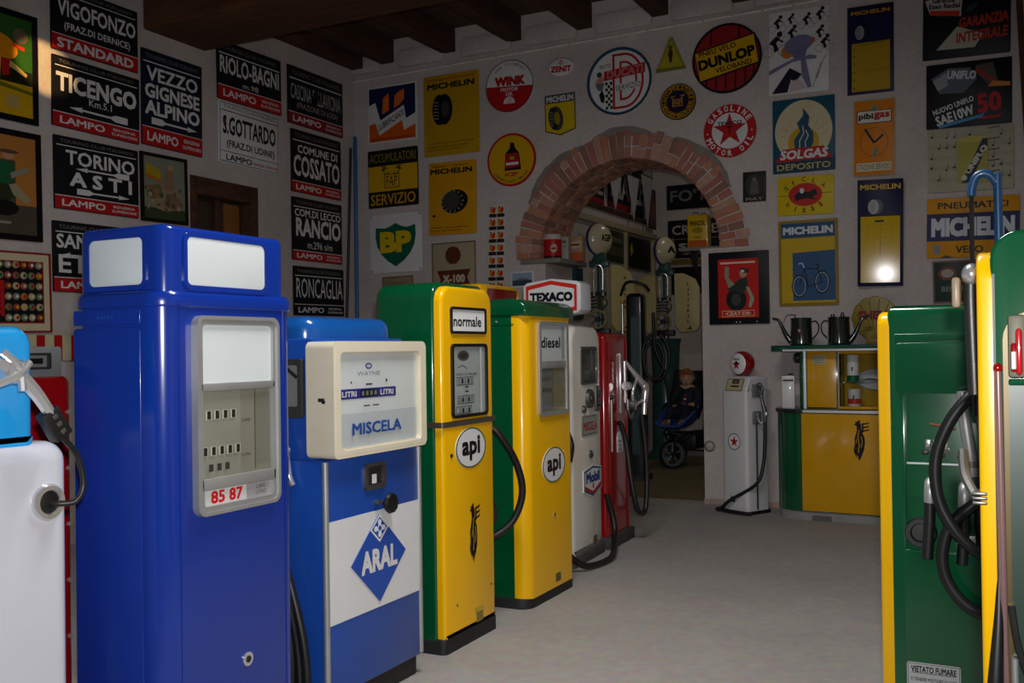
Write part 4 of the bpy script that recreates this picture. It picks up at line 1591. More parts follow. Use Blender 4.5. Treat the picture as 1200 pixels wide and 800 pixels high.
# --- tall dark blue pump -------------------------------------------------
def tall_blue():
    t = thing('fuel_pump', 'tall royal blue pump with white lamp head and silver dial frame, second from left', 'fuel pump', (-2.62, 2.60, 0), R(90), GROW)
    w, d = .33, .21
    mb = MB(); mb.prism(rr(-w + .03, w - .03, -d + .03, d - .03, .06), 'xy', 0, .09, PLINTH, 0, .01); mb.build('plinth', t)
    mb = MB(); mb.prism(rr(-w, w, -d, d, .08, 8), 'xy', .07, 1.665, P_BLUE, 0.01)
    mb.build('body', t)
    mb = MB(); mb.prism(rr(-w - .010, w + .010, -d - .010, d + .010, .088, 8), 'xy', 1.655, 1.712, P_BLUE, .006, .03, 4); mb.build('shoulder', t)
    mb = MB(); mb.prism(rr(-.315, .285, -d + .004, d - .01, .05, 8), 'xy', 1.70, 1.922, P_BLUE, 0, .022, 4)
    h = mb.build('lamp_head', t)
    y = -d + .004
    mb = MB(); mb.prism(rr(-.215, .16, 1.728, 1.888, .022), 'xz', y - .003, y + .002, MILK, .002); mb.build('lamp_window', h)
    mb = MB(); mb.ring(rr(-.232, .177, 1.711, 1.905, .034), rr(-.215, .16, 1.728, 1.888, .02), 'xz', y - .006, y + .002, P_BLUE); mb.build('window_rim', h)
    x = -.315
    mb = MB(); mb.prism(rr(-.120, .13, 1.728, 1.882, .022), 'yz', x - .003, x + .002, MILK, .002); mb.build('lamp_window', h)
    mb = MB(); mb.ring(rr(-.135, .145, 1.712, 1.898, .034), rr(-.120, .13, 1.728, 1.882, .02), 'yz', x - .006, x + .002, P_BLUE); mb.build('window_rim', h)
    # side door
    mb = MB()
    mb.prism(rr(-.12, .19, .12, 1.59, .012), 'yz', -w - .004, -w + .002, P_BLUE, .002)
    mb.prism(rr(-.12, .19, 1.60, 1.65, .006), 'yz', -w - .004, -w + .002, P_BLUE, .002)
    a = Art(mb, (-w - .0045, .10, 1.61), ux=(0, -1, 0), nrm=(-1, 0, 0), sx=.0012)
    for k in range(5):
        a.poly([(18 + 14 * k, 8), (24 + 14 * k, 20), (30 + 14 * k, 8)], P_BLUE2)
    mb.build('side_door', t)
    # seams beside the front corners
    mb = MB()
    for x in (-w + .075, w - .075):
        mb.box(x - .002, x + .002, -d - .002, -d + .002, .1, 1.655, P_BLUE)
    mb.build('front_moulding', t)
    # dial frame
    y = -d
    mb = MB()
    x0, x1, z0, z1 = -.203, .203, .962, 1.628
    o = rr(x0, x1, z0, z1, .035, 6)
    mb.ring(o, rr(x0 + .012, x1 - .012, z0 + .012, z1 - .012, .028, 6), 'xz', y - .028, y + .002, ALU)
    mb.ring(rr(x0 + .012, x1 - .012, z0 + .012, z1 - .012, .028, 6), rr(x0 + .030, x1 - .030, z0 + .030, z1 - .030, .016, 6), 'xz', y - .022, y + .002, ALU)
    mb.box(x0 + .02, x1 - .02, y - .022, y, 1.375, 1.402, ALU, .004)
    mb.box(x0 + .02, x1 - .02, y - .022, y, 1.045, 1.085, ALU, .004)
    fr = mb.build('dial_frame', t)
    mb = MB(); mb.box(x0 + .03, x1 - .03, y - .012, y, 1.402, 1.60, MILK); mb.build('price_panel', fr)
    mb = MB()
    mb.box(x0 + .03, x1 - .03, y - .003, y, 1.085, 1.375, paint('#8f9082', .6, var=.12))
    a = Art(mb, (x0 + .03, y - .0032, 1.085), sx=.00346)
    a.rect(56, 0, 100, 84, K('#8a8778'))
    a.rect(78, 6, 99, 80, K('#7c7c70'))
    a.line([(77, 2), (77, 82)], 1.2, K('#4a4a44'))
    for r_, n, x in ((60, 4, 8), (25, 5, 2)):
        for k in range(n):
            a.rect(x + k * 11, r_ - 4, x + 8 + k * 11, r_ + 5, K('#c9c6b6'))
            a.rect(x + 2 + k * 11, r_ - 3.5, x + 7 + k * 11, r_ + 4.5, K('#23231f'))
    for k in range(3):
        a.rect(10 + k * 11, 6, 16 + k * 11, 13, K('#3a3a34'))
    a.text('LITRI', 62, 18, 12, 3, K('black'), 0.0)
    a.text('LIRE', 62, 53, 12, 3, K('black'), 0.0)
    mb.build('dial_plate', fr)
    pane(fr, x0 + .03, x1 - .03, 1.085, 1.375, y - .012, r=.003)
    mb = MB()
    mb.box(x0 + .03, x1 - .03, y - .008, y, .99, 1.047, paint('#a9abac', .5, metal=.3))
    a = Art(mb, (x0 + .04, y - .0082, .992), sx=.0033)
    a.rect(2, 0, 62, 16, K('#c4c6c6'))
    a.text('85', 20, 8, 20, 13, K('#c81a20'), .03)
    a.text('87', 46, 8, 20, 13, K('#c81a20'), .03)
    a.text('LIRE', 84, 11, 14, 4, K('#55585a'), 0)
    a.text('LITRO', 84, 5, 16, 4, K('#55585a'), 0)
    mb.build('number_plate', fr)
    mb = MB(); mb.cyl((.045, y - .006, .43), (.045, y + .002, .43), .024, CHROME); mb.cyl((.045, y - .008, .43), (.045, y - .004, .43), .012, DSTEEL); mb.build('lock', t)
    return t


tall_blue()


# --- blue and white pump with ivory dial box ------------------------------
def blue_white():
    t = thing('fuel_pump', 'blue and white pump with ivory dial box and blue diamond badge', 'fuel pump', (-2.73, 3.535, 0), R(90), GROW)
    w, d = .352, .25
    mb = MB(); mb.box(-w + .02, w - .012, -d + .02, d - .02, 0, .1, PLINTH, .006); mb.build('plinth', t)
    mb = MB(); mb.box(-w, w, -d, d, .09, 1.06, P_BLUE2, .008)
    mb.box(-w + .02, w - .02, -d + .07, d, 1.05, 1.56, P_BLUE2, .012)
    mb.build('body', t)
    mb = MB(); mb.prism(rr(-w + .03, w - .03, -d + .10, d, .09, 6), 'xy', 1.55, 1.652, P_DOME, .004, .055, 5); mb.build('dome', t)
    for x in (-w + .004, w - .004):
        mb = MB(); mb.cyl((x, -d + .002, .10), (x, -d + .002, 1.055), .013, ALU, seg=14); mb.build('corner_strip', t)
    mb = MB()
    mb.box(-w + .018, w - .018, -d - .004, -d + .002, .39, .81, paint('#d9dbdc', .35, .2, var=.02))
    bd = mb.build('white_band', t)
    mb = MB()
    y = -d - .004
    c = (.012, .603)
    mb.prism([(c[0] - .205, c[1]), (c[0], c[1] - .19), (c[0] + .205, c[1]), (c[0], c[1] + .19)], 'xz', y - .004, y + .001, paint('#1d4aa8', .3, .2))
    a = Art(mb, (c[0] - .205, y - .0043, c[1] - .19), sx=.0041, sz=.0038)
    a.text('ARAL', 50, 49, 66, 26, K('white'), 0.04)
    a.poly([(33, 84), (50, 68), (67, 84), (50, 100)], K('#d9dbdc'))
    a.poly([(36, 84), (50, 71), (64, 84), (50, 97)], paint('#1d4aa8', .3, .2))
    for dx, dy, ch in ((0, 7, 'B'), (-7, 0, 'A'), (7, 0, 'R'), (0, -7, 'V')):
        a.disc(50 + dx, 84 + dy, 3.2, 3.2, K('#d9dbdc'))
    a.circ(50, 84, 4.5, 4.5, 1.5, K('#d9dbdc'))
    mb.build('brand_badge', t, 'blue diamond badge')
    # dial box
    x0, x1, z0, z1, yf, yb = -.36, .335, 1.068, 1.545, -d - .055, -d + .085
    mb = MB()
    n = 6
    o = rr(x0, x1, z0, z1, .03, n)
    mb.ring(o, rr(x0 + .012, x1 - .012, z0 + .012, z1 - .012, .022, n), 'xz', yf, yb, P_IVORY)
    mb.ring(rr(x0 + .012, x1 - .012, z0 + .012, z1 - .012, .022, n), rr(x0 + .052, x1 - .052, z0 + .036, z1 - .05, .02, n), 'xz', yf + .006, yf + .05, P_IVORY)
    mb.ring(rr(x0 + .012, x1 - .012, z0 + .012, z1 - .012, .022, n), rr(x0 + .046, x1 - .046, z0 + .030, z1 - .044, .024, n), 'xz', yf - .001, yf + .012, P_IVORY)
    mb.box(x0 + .01, x1 - .01, yf + .06, yb, z0 + .01, z1 - .01, P_IVORY)
    bz = mb.build('dial_box', t, 'ivory dial box')
    mb = MB()
    X0, X1, Z0, Z1 = x0 + .052, x1 - .052, z0 + .036, z1 - .05
    mb.box(X0 - .005, X1 + .005, yf + .022, yf + .062, Z0 - .005, Z1 + .005, DIAL)
    a = Art(mb, (X0, yf + .0218, Z0), sx=(X1 - X0) / 100)
    H = 100 * (Z1 - Z0) / (X1 - X0)
    a.rect(0, H * .30, 74, H, K('#e4e8ea'))
    a.rect(0, 0, 100, H * .36, K('#cdd2d6'))
    a.disc(37, H * .86, 4.2, 2.2, K('#2a3a8c'))
    a.disc(37, H * .86, 2.8, 1.2, K('#d0d4e0'))
    a.text('WAYNE', 37, H * .78, 28, 3, K('#8a8f98'), 0)
    a.rect(33, H * .655, 41, H * .67, K('black'))
    a.rect(15, H * .68, 16.5, H * .70, K('black'))
    a.rect(58, H * .68, 60, H * .71, K('black'))
    a.rect(0, H * .515, 71, H * .62, K('#2a2f8c'))
    a.text('LITRI', 13, H * .567, 17, H * .06, K('white'), .04)
    a.text('LITRI', 59, H * .567, 17, H * .06, K('white'), .04)
    a.rect(26, H * .53, 47, H * .605, K('#1a1a1a'))
    for k in range(4):
        a.text('8', 29 + 5 * k, H * .567, 3, H * .05, K('#8d8f80'), 0.02)
    a.rect(29, H * .425, 37, H * .438, K('black'))
    a.rect(40, H * .425, 48, H * .438, K('black'))
    a.text('MISCELA', 46, H * .19, 62, H * .13, K('#25509c'), .03)
    mb.build('dial_plate', bz)
    pane(bz, X0, X1, Z0, Z1, yf + .016)
    mb = MB(); mb.cyl((x0 - .006, yf + .05, 1.30), (x0 + .004, yf + .05, 1.30), .008, DSTEEL); mb.box(x0 - .008, x0, yf + .045, yf + .075, 1.30, 1.315, DSTEEL, .003); mb.build('latch', bz)
    # coin slot and knob
    mb = MB()
    mb.ring(rr(-.09, .065, .905, 1.02, .02), rr(-.07, .045, .925, 1.005, .015), 'xz', -d - .012, -d + .002, STEEL)
    mb.box(-.07, .045, -d - .002, -d + .001, .925, 1.005, DSTEEL)
    mb.box(-.03, .0, -d - .005, -d - .001, .93, .97, DIAL)
    mb.build('counter_recess', t)
    mb = MB()
    mb.cyl((.0, -d, .845), (.0, -d - .02, .845), .012, STEEL)
    mb.cyl((.062, -d + .001, .835), (.062, -d - .03, .835), .014, DSTEEL)
    mb.lathe([(0, .0), (.042, .0), (.047, .008), (.042, .022), (.018, .028), (0, .028)], (.062, -d - .026, .835), BLACK, (0, -1, 0), 10)
    mb.box(-.02, .07, -d - .022, -d - .012, .838, .852, STEEL, .003)
    mb.build('knob', t)
    # nozzle rest on the side with its hoses
    xs = -w
    mb = MB()
    mb.ring(rr(-.15, -.02, 1.235, 1.475, .012), rr(-.13, -.04, 1.28, 1.45, .01), 'yz', xs - .02, xs + .002, STEEL)
    mb.box(xs - .004, xs + .002, -.13, -.04, 1.28, 1.45, ALU)
    mb.cyl((xs - .012, -.12, 1.40), (xs - .012, -.05, 1.45), .007, DSTEEL, seg=10)
    mb.build('nozzle_rest', t)
    nz = nozzle_mesh([(xs - .03, -.05, 1.20), (xs - .03, -.07, 1.10), (xs - .03, -.09, 1.00), (xs - .03, -.11, .96)], CHROME, .012, .018)
    nz.build('nozzle', t)
    for k, off in enumerate((0, .035)):
        hose(t, [(xs - .045 - off, .06, 1.05), (xs - .05, .0, .88 - off), (xs - .05 - off, -.09, .62), (xs - .05, -.17 + off, .34), (xs - .05, -.185 + off, .12), (xs - .05, -.14 + off, .03)], .017, world=False)
    hose(t, [(xs - .06, .05, .78), (xs - .065, -.04, .62), (xs - .065, -.10, .44), (xs - .065, -.125, .22), (xs - .06, -.10, .03)], .015, world=False)
    return t


blue_white()


# --- green pump with yellow front (normale) --------------------------------
def green_normale():
    t = thing('fuel_pump', 'green pump with rounded yellow front and the word normale', 'fuel pump', (-2.71, 4.42, 0), R(90), GROW)
    w, d = .275, .20
    mb = MB(); mb.prism(rr(-w, w, -d - .004, d, .03), 'xy', 0, .075, PLINTH, 0, .008); mb.build('plinth', t)
    mb = MB(); mb.prism(rr(-w, w, .065, 1.845, (.002, .002, .085, .085), 7), 'xz', -d + .045, d, P_GREEN, .014, .045, 4); mb.build('body', t)
    mb = MB(); mb.prism(rr(-w + .012, w - .012, .07, 1.825, (.002, .002, .085, .085), 7), 'xz', -d, -d + .05, P_YELLOW, .022, 0, 4)
    fd = mb.build('front_panel', t, 'yellow front panel')
    y = -d
    # name window
    windowed(t, 'window_rim', BLACK, -.185, .185, 1.585, 1.722, y, .014, .010, .02)
    mb = MB(); mb.box(-.172, .172, y - .003, y + .001, 1.598, 1.708, DIAL)
    a = Art(mb, (-.172, y - .0032, 1.598), sx=.00344)
    a.text('normale', 47, 15, 84, 16, K('black'), .022)
    mb.build('name_plate', t)
    # dial window
    fr = windowed(t, 'dial_frame', BLACK, -.185, .185, 1.158, 1.535, y, .016, .014, .028)
    mb = MB(); mb.box(-.17, .17, y - .002, y + .001, 1.174, 1.52, paint('#b5bcbc', .5, var=.04))
    a = Art(mb, (-.17, y - .0022, 1.174), sx=.0034)
    H = 101
    a.disc(33, 88, 18, 8, K('#5d5f5c'))
    a.disc(33, 88, 13, 5, K('#2c2e2c'))
    a.line([(16, 70), (30, 74), (44, 68)], 1.2, K('#4a4a4a'))
    a.text('PORTO DA PAGARE', 42, 60, 62, 4, K('black'), 0)
    a.frame(12, 44, 62, 56, 1, K('#3a3c3c'))
    a.frame(14, 16, 64, 28, 1, K('#3a3c3c'))
    a.frame(8, 1, 56, 12, 1, K('#3a3c3c'))
    for r_, n in ((46.5, 5), (18.5, 5), (2.5, 4)):
        for k in range(n):
            a.rect(16 + 9 * k, r_, 22 + 9 * k, r_ + 7, K('#23272a' if k % 2 else '#8d8f8a'))
    for yy in (40, 33):
        a.rect(34, yy, 44, yy + 2, K('black'))
    a.rect(80, 0, 86, 100, K('#cfd6d6'))
    mb.build('dial_plate', fr)
    pane(fr, -.17, .17, 1.174, 1.52, y - .008)
    # chrome strip round the body
    mb = MB()
    mb.ring(rr(-w - .004, w + .004, -d - .008, -d + .10, .01), rr(-w + .0, w - .0, -d - .002, -d + .09, .01), 'xy', 1.118, 1.146, paint('#6d675c', .35, metal=.7))
    mb.build('trim_strip', t)
    logo_api(t, .008, .998, y)
    mb = MB(); emblem(mb, .025, .555, y, .32); mb.build('horse_emblem', t)
    mb = MB(); mb.box(.045, .115, y - .003, y + .001, .045 + .04, .135, paint('#8d7a3a', .5, metal=.3)); mb.box(.03, .12, y - .002, y + .001, .137, .165, paint('#b99c2a', .4)); mb.build('maker_plate', t)
    mb = MB(); mb.cyl((-.19, y - .006, .975), (-.19, y + .001, .975), .010, DSTEEL); mb.build('lock', t)
    mb = MB()
    for x, z in ((-.15, .22), (.21, .25)):
        mb.cyl((x, y - .004, z), (x, y + .001, z), .006, STEEL, seg=10)
    mb.build('screws', t)
    # hose hanging from the far side
    hose(t, [(-2.62, 4.70, .98), (-2.56, 4.73, 1.075), (-2.50, 4.77, 1.01), (-2.46, 4.86, .86), (-2.45, 4.90, .70), (-2.50, 4.88, .55), (-2.58, 4.80, .47), (-2.66, 4.75, .50)], .020)
    hose(t, [(-2.60, 4.71, .76), (-2.55, 4.72, .68), (-2.54, 4.73, .58), (-2.60, 4.72, .50)], .016)
    return t


green_normale()


# --- green pump with yellow front (diesel) ----------------------------------
def green_diesel():
    t = thing('fuel_pump', 'green and yellow pump with green hood and the word diesel', 'fuel pump', (-2.75, 5.41, 0), R(90), GROW)
    w, d = .345, .25
    mb = MB(); mb.prism(rr(-w, w, -d, d, (.08, .08, .03, .03), 6), 'xy', 0, .06, PLINTH, 0, .008); mb.build('plinth', t)
    mb = MB(); mb.prism(rr(-w + .01, w - .01, -d + .075, d, .03), 'xy', .05, 1.70, P_GREEN, 0, .006)
    for z in (1.645,):
        mb.box(-w + .005, -w + .02, -d + .08, d - .02, z, z + .006, P_GREEN)
    mb.build('body', t)
    mb = MB(); mb.prism(rr(-w + .012, w - .012, -d, -d + .11, (.07, .07, .004, .004), 8), 'xy', .055, 1.70, P_YELLOW, 0, .004); mb.build('front_panel', t, 'yellow wrap-around front')
    mb = MB()
    mb.prism([(-d - .012, 1.695), (d, 1.695), (d, 1.745), (d - .05, 1.775), (-d + .12, 1.80), (-d + .03, 1.785), (-d - .006, 1.755)], 'yz', -w - .004, w + .004, P_GREEN, .018, .018, 3)
    mb.build('hood', t)
    mb = MB()
    for k in range(2):
        mb.cyl((-w + .004, -d + .19 + .05 * k, 1.665), (-w + .012, -d + .19 + .05 * k, 1.665), .006, CHROME, seg=10)
    mb.build('screws', t)
    y = -d
    fr = windowed(t, 'dial_frame', ALU, -.185, .235, 1.10, 1.668, y, .026, .016, .03)
    mb = MB(); mb.box(-.16, .21, y - .012, y + .001, 1.385, 1.43, ALU, .004); mb.build('cross_bar', fr)
    mb = MB(); mb.box(-.16, .21, y - .005, y + .001, 1.43, 1.642, paint('#b9bec0', .5, var=.04))
    a = Art(mb, (-.16, y - .0053, 1.43), sx=.0037)
    a.text('diesel', 42, 30, 74, 18, K('black'), .022)
    a.rect(84, 2, 96, 56, K('#8d9496'))
    mb.build('name_plate', fr)
    mb = MB(); mb.box(-.16, .21, y - .002, y + .001, 1.126, 1.385, paint('#7d8080', .6, var=.15))
    a = Art(mb, (-.16, y - .0023, 1.126), sx=.0037)
    a.rect(48, 0, 97, 70, K('#8f8c74'))
    a.line([(48, 0), (48, 70)], 1.4, K('#4a4c48'))
    for r_ in (50, 32):
        for k in range(4):
            a.rect(8 + 9 * k, r_, 14 + 9 * k, r_ + 6, K('#55585a'))
    mb.build('dial_plate', fr)
    pane(fr, -.16, .21, 1.126, 1.385, y - .008)
    logo_api(t, .02, .80, y, .165, .107)
    mb = MB(); mb.prism(oval(.025, .492, .016, .021, 20), 'xz', y - .003, y + .001, paint('#b9a060', .5)); mb.prism(oval(.021, .497, .007, .011, 16), 'xz', y - .005, y - .001, BLACK); mb.build('lock', t)
    mb = MB(); mb.box(.03, .10, y - .003, y + .001, .085, .135, paint('#6d5c30', .5, metal=.3)); mb.build('maker_plate', t)
    return t


green_diesel()


# --- white pump with shield badge ---------------------------------------------
def white_miscela():
    t = thing('fuel_pump', 'white pump with small shield badge, carrying the red hexagon sign box', 'fuel pump', (-2.955, 6.45, 0), R(92.5), GROW)
    w, d = .30, .25
    mb = MB(); mb.box(-w - .01, w + .01, -d - .012, d, 0, .075, paint('#4a4845', .8, var=.15), .008); mb.build('plinth', t)
    prof = rr(-w, w, .07, 1.66, (.004, .004, .12, .12), 8)
    mb = MB(); mb.prism(prof, 'xz', -d, d, P_IVORY if False else paint('#dcdad0', .22, .5, var=.03), .04, .04, 5); mb.build('body', t)
    mb = MB()
    mb.ring(rr(-w - .006, w + .006, 1.30, 1.672, (.004, .004, .125, .125), 8), rr(-w + .004, w - .004, 1.29, 1.655, (.004, .004, .115, .115), 8), 'xz', -d + .10, -d + .13, paint('#c9c7be', .3, .4))
    mb.build('hood_lip', t)
    mb = MB(); mb.cyl((.03, -d + .18, 1.655), (.03, -d + .18, 1.69), .008, CHROME, seg=10); mb.build('top_bolt', t)
    y = -d
    fr = windowed(t, 'dial_frame', STEEL, -.13, .20, 1.245, 1.515, y, .014, .010, .03)
    mb = MB(); mb.box(-.116, .186, y - .002, y + .001, 1.259, 1.50, paint('#4a4f4a', .6, var=.2))
    a = Art(mb, (-.116, y - .0023, 1.259), sx=.003)
    a.rect(20, 6, 60, 30, K('#6d736c'))
    a.rect(70, 30, 76, 78, K('#9da39c'))
    mb.build('dial_plate', fr)
    pane(fr, -.116, .186, 1.259, 1.50, y - .006)
    mb = MB()
    mb.lathe([(0, .02), (.03, .02), (.045, .03), (.066, .026), (.07, .0)], (.03, y, 1.145), STEEL, (0, -1, 0))
    mb.lathe([(0, .032), (.026, .032), (.03, .02)], (.03, y, 1.145), DSTEEL, (0, -1, 0))
    mb.lathe([(0, .02), (.024, .02), (.028, 0)], (-.085, y, 1.075), STEEL, (0, -1, 0))
    mb.build('meter_cap', t)
    mb = MB()
    mb.box(.15, .25, y - .015, y, 1.045, 1.23, STEEL, .006)
    mb.cyl((.20, y - .012, 1.10), (.20, y - .04, 1.10), .02, DSTEEL)
    mb.box(.175, .225, y - .03, y - .012, 1.15, 1.20, DSTEEL, .004)
    mb.build('switch_box', t)
    mb = MB(); mb.prism(rr(-.12, .20, .885, 1.025, .014), 'xz', y - .006, y + .001, paint('#8a8d88', .4, metal=.4))
    a = Art(mb, (-.12, y - .0063, .885), sx=.0032)
    a.rect(4, 4, 96, 40, K('#9a9c96'))
    a.text('MISCELA', 50, 20, 84, 20, K('#a01c20'), .03)
    mb.build('name_plate', t)
    mb = MB(); mb.lathe([(0, .014), (.02, .014), (.03, .008), (.03, 0)], (.05, y, .745), STEEL, (0, -1, 0)); mb.box(.046, .054, y - .024, y - .01, .728, .765, DSTEEL, .002); mb.build('lock', t)
    mb = MB()
    o = [(-.11, .49), (.08, .435), (.265, .49), (.265, .64), (.08, .665), (-.11, .64)]
    mb.prism(o, 'xz', y - .008, y + .001, WHITE)
    a = Art(mb, (-.11, y - .0083, .435), sx=.00375)
    a.band([(2, 16), (50, 2), (98, 16), (98, 53), (50, 60), (2, 53)], [(6, 19), (50, 7), (94, 19), (94, 50), (50, 56), (6, 50)], paint('#24507c', .4))
    a.poly([(6, 19), (50, 6), (94, 19), (94, 26), (66, 17), (50, 12), (34, 17), (6, 26)], K('red'))
    a.text('Mobil', 50, 39, 76, 20, K('#1c3a78'), .05)
    a.poly([(46, 18), (54, 18), (56, 26), (48, 27)], K('red'))
    mb.build('brand_badge', t, 'small white, blue and red shield badge')
    mb = MB(); mb.box(.09, .165, y - .003, y + .001, .10, .155, paint('#6d5c40', .5, metal=.3)); mb.build('maker_plate', t)
    hose(t, [(-2.70, 6.80, .42), (-2.66, 6.83, .22), (-2.62, 6.74, .10), (-2.55, 6.50, .03), (-2.56, 6.25, .025), (-2.60, 6.08, .05), (-2.68, 5.98, .16), (-2.72, 5.93, .30)], .022)
    hose(t, [(-2.70, 6.08, .95), (-2.66, 6.07, .85), (-2.68, 6.08, .74)], .02)
    return t


white_miscela()


# --- red pump ---------------------------------------------------------------
def red_far():
    t = thing('fuel_pump', 'dark red pump with chrome nozzle on its front, farthest of the left row', 'fuel pump', (-2.955, 7.10, 0), R(91), GROW)
    w, d = .255, .235
    mb = MB(); mb.box(-w - .02, w + .02, -d - .03, d, 0, .09, paint('#3a3a3a', .8, var=.15), .008); mb.build('plinth', t)
    mb = MB(); mb.prism(rr(-w, w, -d, d, .03), 'xy', .085, 1.62, P_RED, 0, .05, 4); mb.build('body', t)
    mb = MB()
    for x in (-w + .06, w - .06):
        mb.box(x - .006, x + .006, -d - .008, -d + .002, .10, 1.57, P_RED, .003)
    mb.build('front_moulding', t)
    mb = MB(); mb.cyl((-.17, -d - .012, .72), (-.17, -d - .012, 1.12), .008, CHROME, seg=10); mb.ell((-.17, -d - .012, 1.13), (.02, .02, .02), DSTEEL, 12, 8); mb.build('hose_guide', t)
    mb = MB()
    mb.box(.02, .05, -d - .02, -d + .002, 1.00, 1.46, CHROME, .006)
    mb.build('nozzle_rest', t)
    mb = MB()
    p = [(.045, -d - .05, 1.40), (.10, -d - .09, 1.32), (.17, -d - .13, 1.24), (.22, -d - .15, 1.19), (.215, -d - .15, 1.11)]
    mb.tube(p, .02, CHROME, 12, 8, [.012, .020, .028, .030, .024])
    mb.ell((.215, -d - .15, 1.20), (.045, .03, .035), CHROME, 16, 10)
    mb.tube([(.15, -d - .12, 1.27), (.09, -d - .11, 1.22), (.06, -d - .10, 1.14), (.10, -d - .10, 1.06), (.16, -d - .12, 1.08)], .012, CHROME, 10)
    mb.lathe([(0, -.035), (.04, -.035), (.046, 0), (.04, .035), (0, .035)], (.09, -d - .08, 1.06), STEEL, (0, -1, 0))
    mb.lathe([(0, -.03), (.032, -.03), (.036, 0), (.03, .04), (0, .04)], (.02, -d - .07, 1.21), CHROME, (1, 0, 0))
    mb.cyl((.21, -d - .15, 1.13), (.20, -d - .145, .98), .021, CHROME, seg=12)
    mb.box(.15, .24, -d - .17, -d - .13, 1.075, 1.10, CHROME, .008)
    mb.tube([(.06, -d - .06, 1.10), (.04, -d - .07, 1.02), (.09, -d - .08, .95), (.13, -d - .08, 1.03)], .012, STEEL, 8)
    mb.cyl((.03, -d - .05, 1.08), (.03, -d - .05, 1.40), .012, CHROME, seg=10)
    mb.build('nozzle', t)
    mb = MB(); mb.prism(rr(-.03, .09, .70, .86, (.01, .01, .05, .05)), 'xz', -d - .004, -d + .001, WHITE)
    a = Art(mb, (-.03, -d - .0042, .70), sx=.0012)
    a.text('SUPER', 50, 70, 60, 14, K('black'), .02)
    a.text('LIRE', 50, 44, 50, 14, K('black'), .02)
    a.text('122', 50, 18, 54, 20, K('black'), .03)
    mb.build('price_tag', t)
    hose(t, [(.18, -d - .13, .98), (.20, -d - .15, .75), (.20, -d - .16, .45), (.14, -d - .16, .24), (.02, -d - .14, .27), (.0, -d - .10, .50), (.02, -d - .06, .75), (.0, -d - .03, .90), (-.02, -d - .01, .93)], .020, world=False)
    return t


red_far()


# --- hexagon light box on top of the white pump
def light_box():
    t = thing('light_box', 'white sign box with red hexagon outline standing on the white pump', 'sign', (-2.93, 6.42, 1.664), 0)
    mb = MB()
    for x in (-.10, .04):
        mb.cyl((x, 0, .0), (x, 0, .075), .016, DSTEEL, seg=12)
        mb.cyl((x, 0, 0), (x, 0, .012), .03, DSTEEL, seg=12)
    mb.build('foot', t)
    x0, x1, z0, z1 = -.205, .245, .075, .325
    o = [(x0, z0 + .035), (x0 + .03, z0 + .01), ((x0 + x1) / 2, z0 - .012), (x1 - .03, z0 + .01), (x1, z0 + .035), (x1, z1 - .035), (x1 - .03, z1 - .012), ((x0 + x1) / 2, z1 + .012), (x0 + .03, z1 - .012), (x0, z1 - .035)]
    mb = MB(); mb.prism(o, 'xz', -.10, .10, paint('#c9ccd0', .3, .3, var=.02), .014, .014); mb.build('case', t)
    mb = MB()
    a = Art(mb, (x0, -.1015, z0), sx=(x1 - x0) / 100)
    H = 56
    a.poly([(6, 7), (50, 1), (94, 7), (94, H - 9), (50, H - 1), (6, H - 9)], K('#c42a1c'))
    a.poly([(10.5, 13), (50, 7.5), (89.5, 13), (89.5, H - 15), (50, H - 7.5), (10.5, H - 15)], paint('#d0d3d6', .3, .3))
    a.text('TEXACO', 50, H * .52, 74, 15, K('black'), .06)
    mb.build('front_face', t)
    return t


light_box()


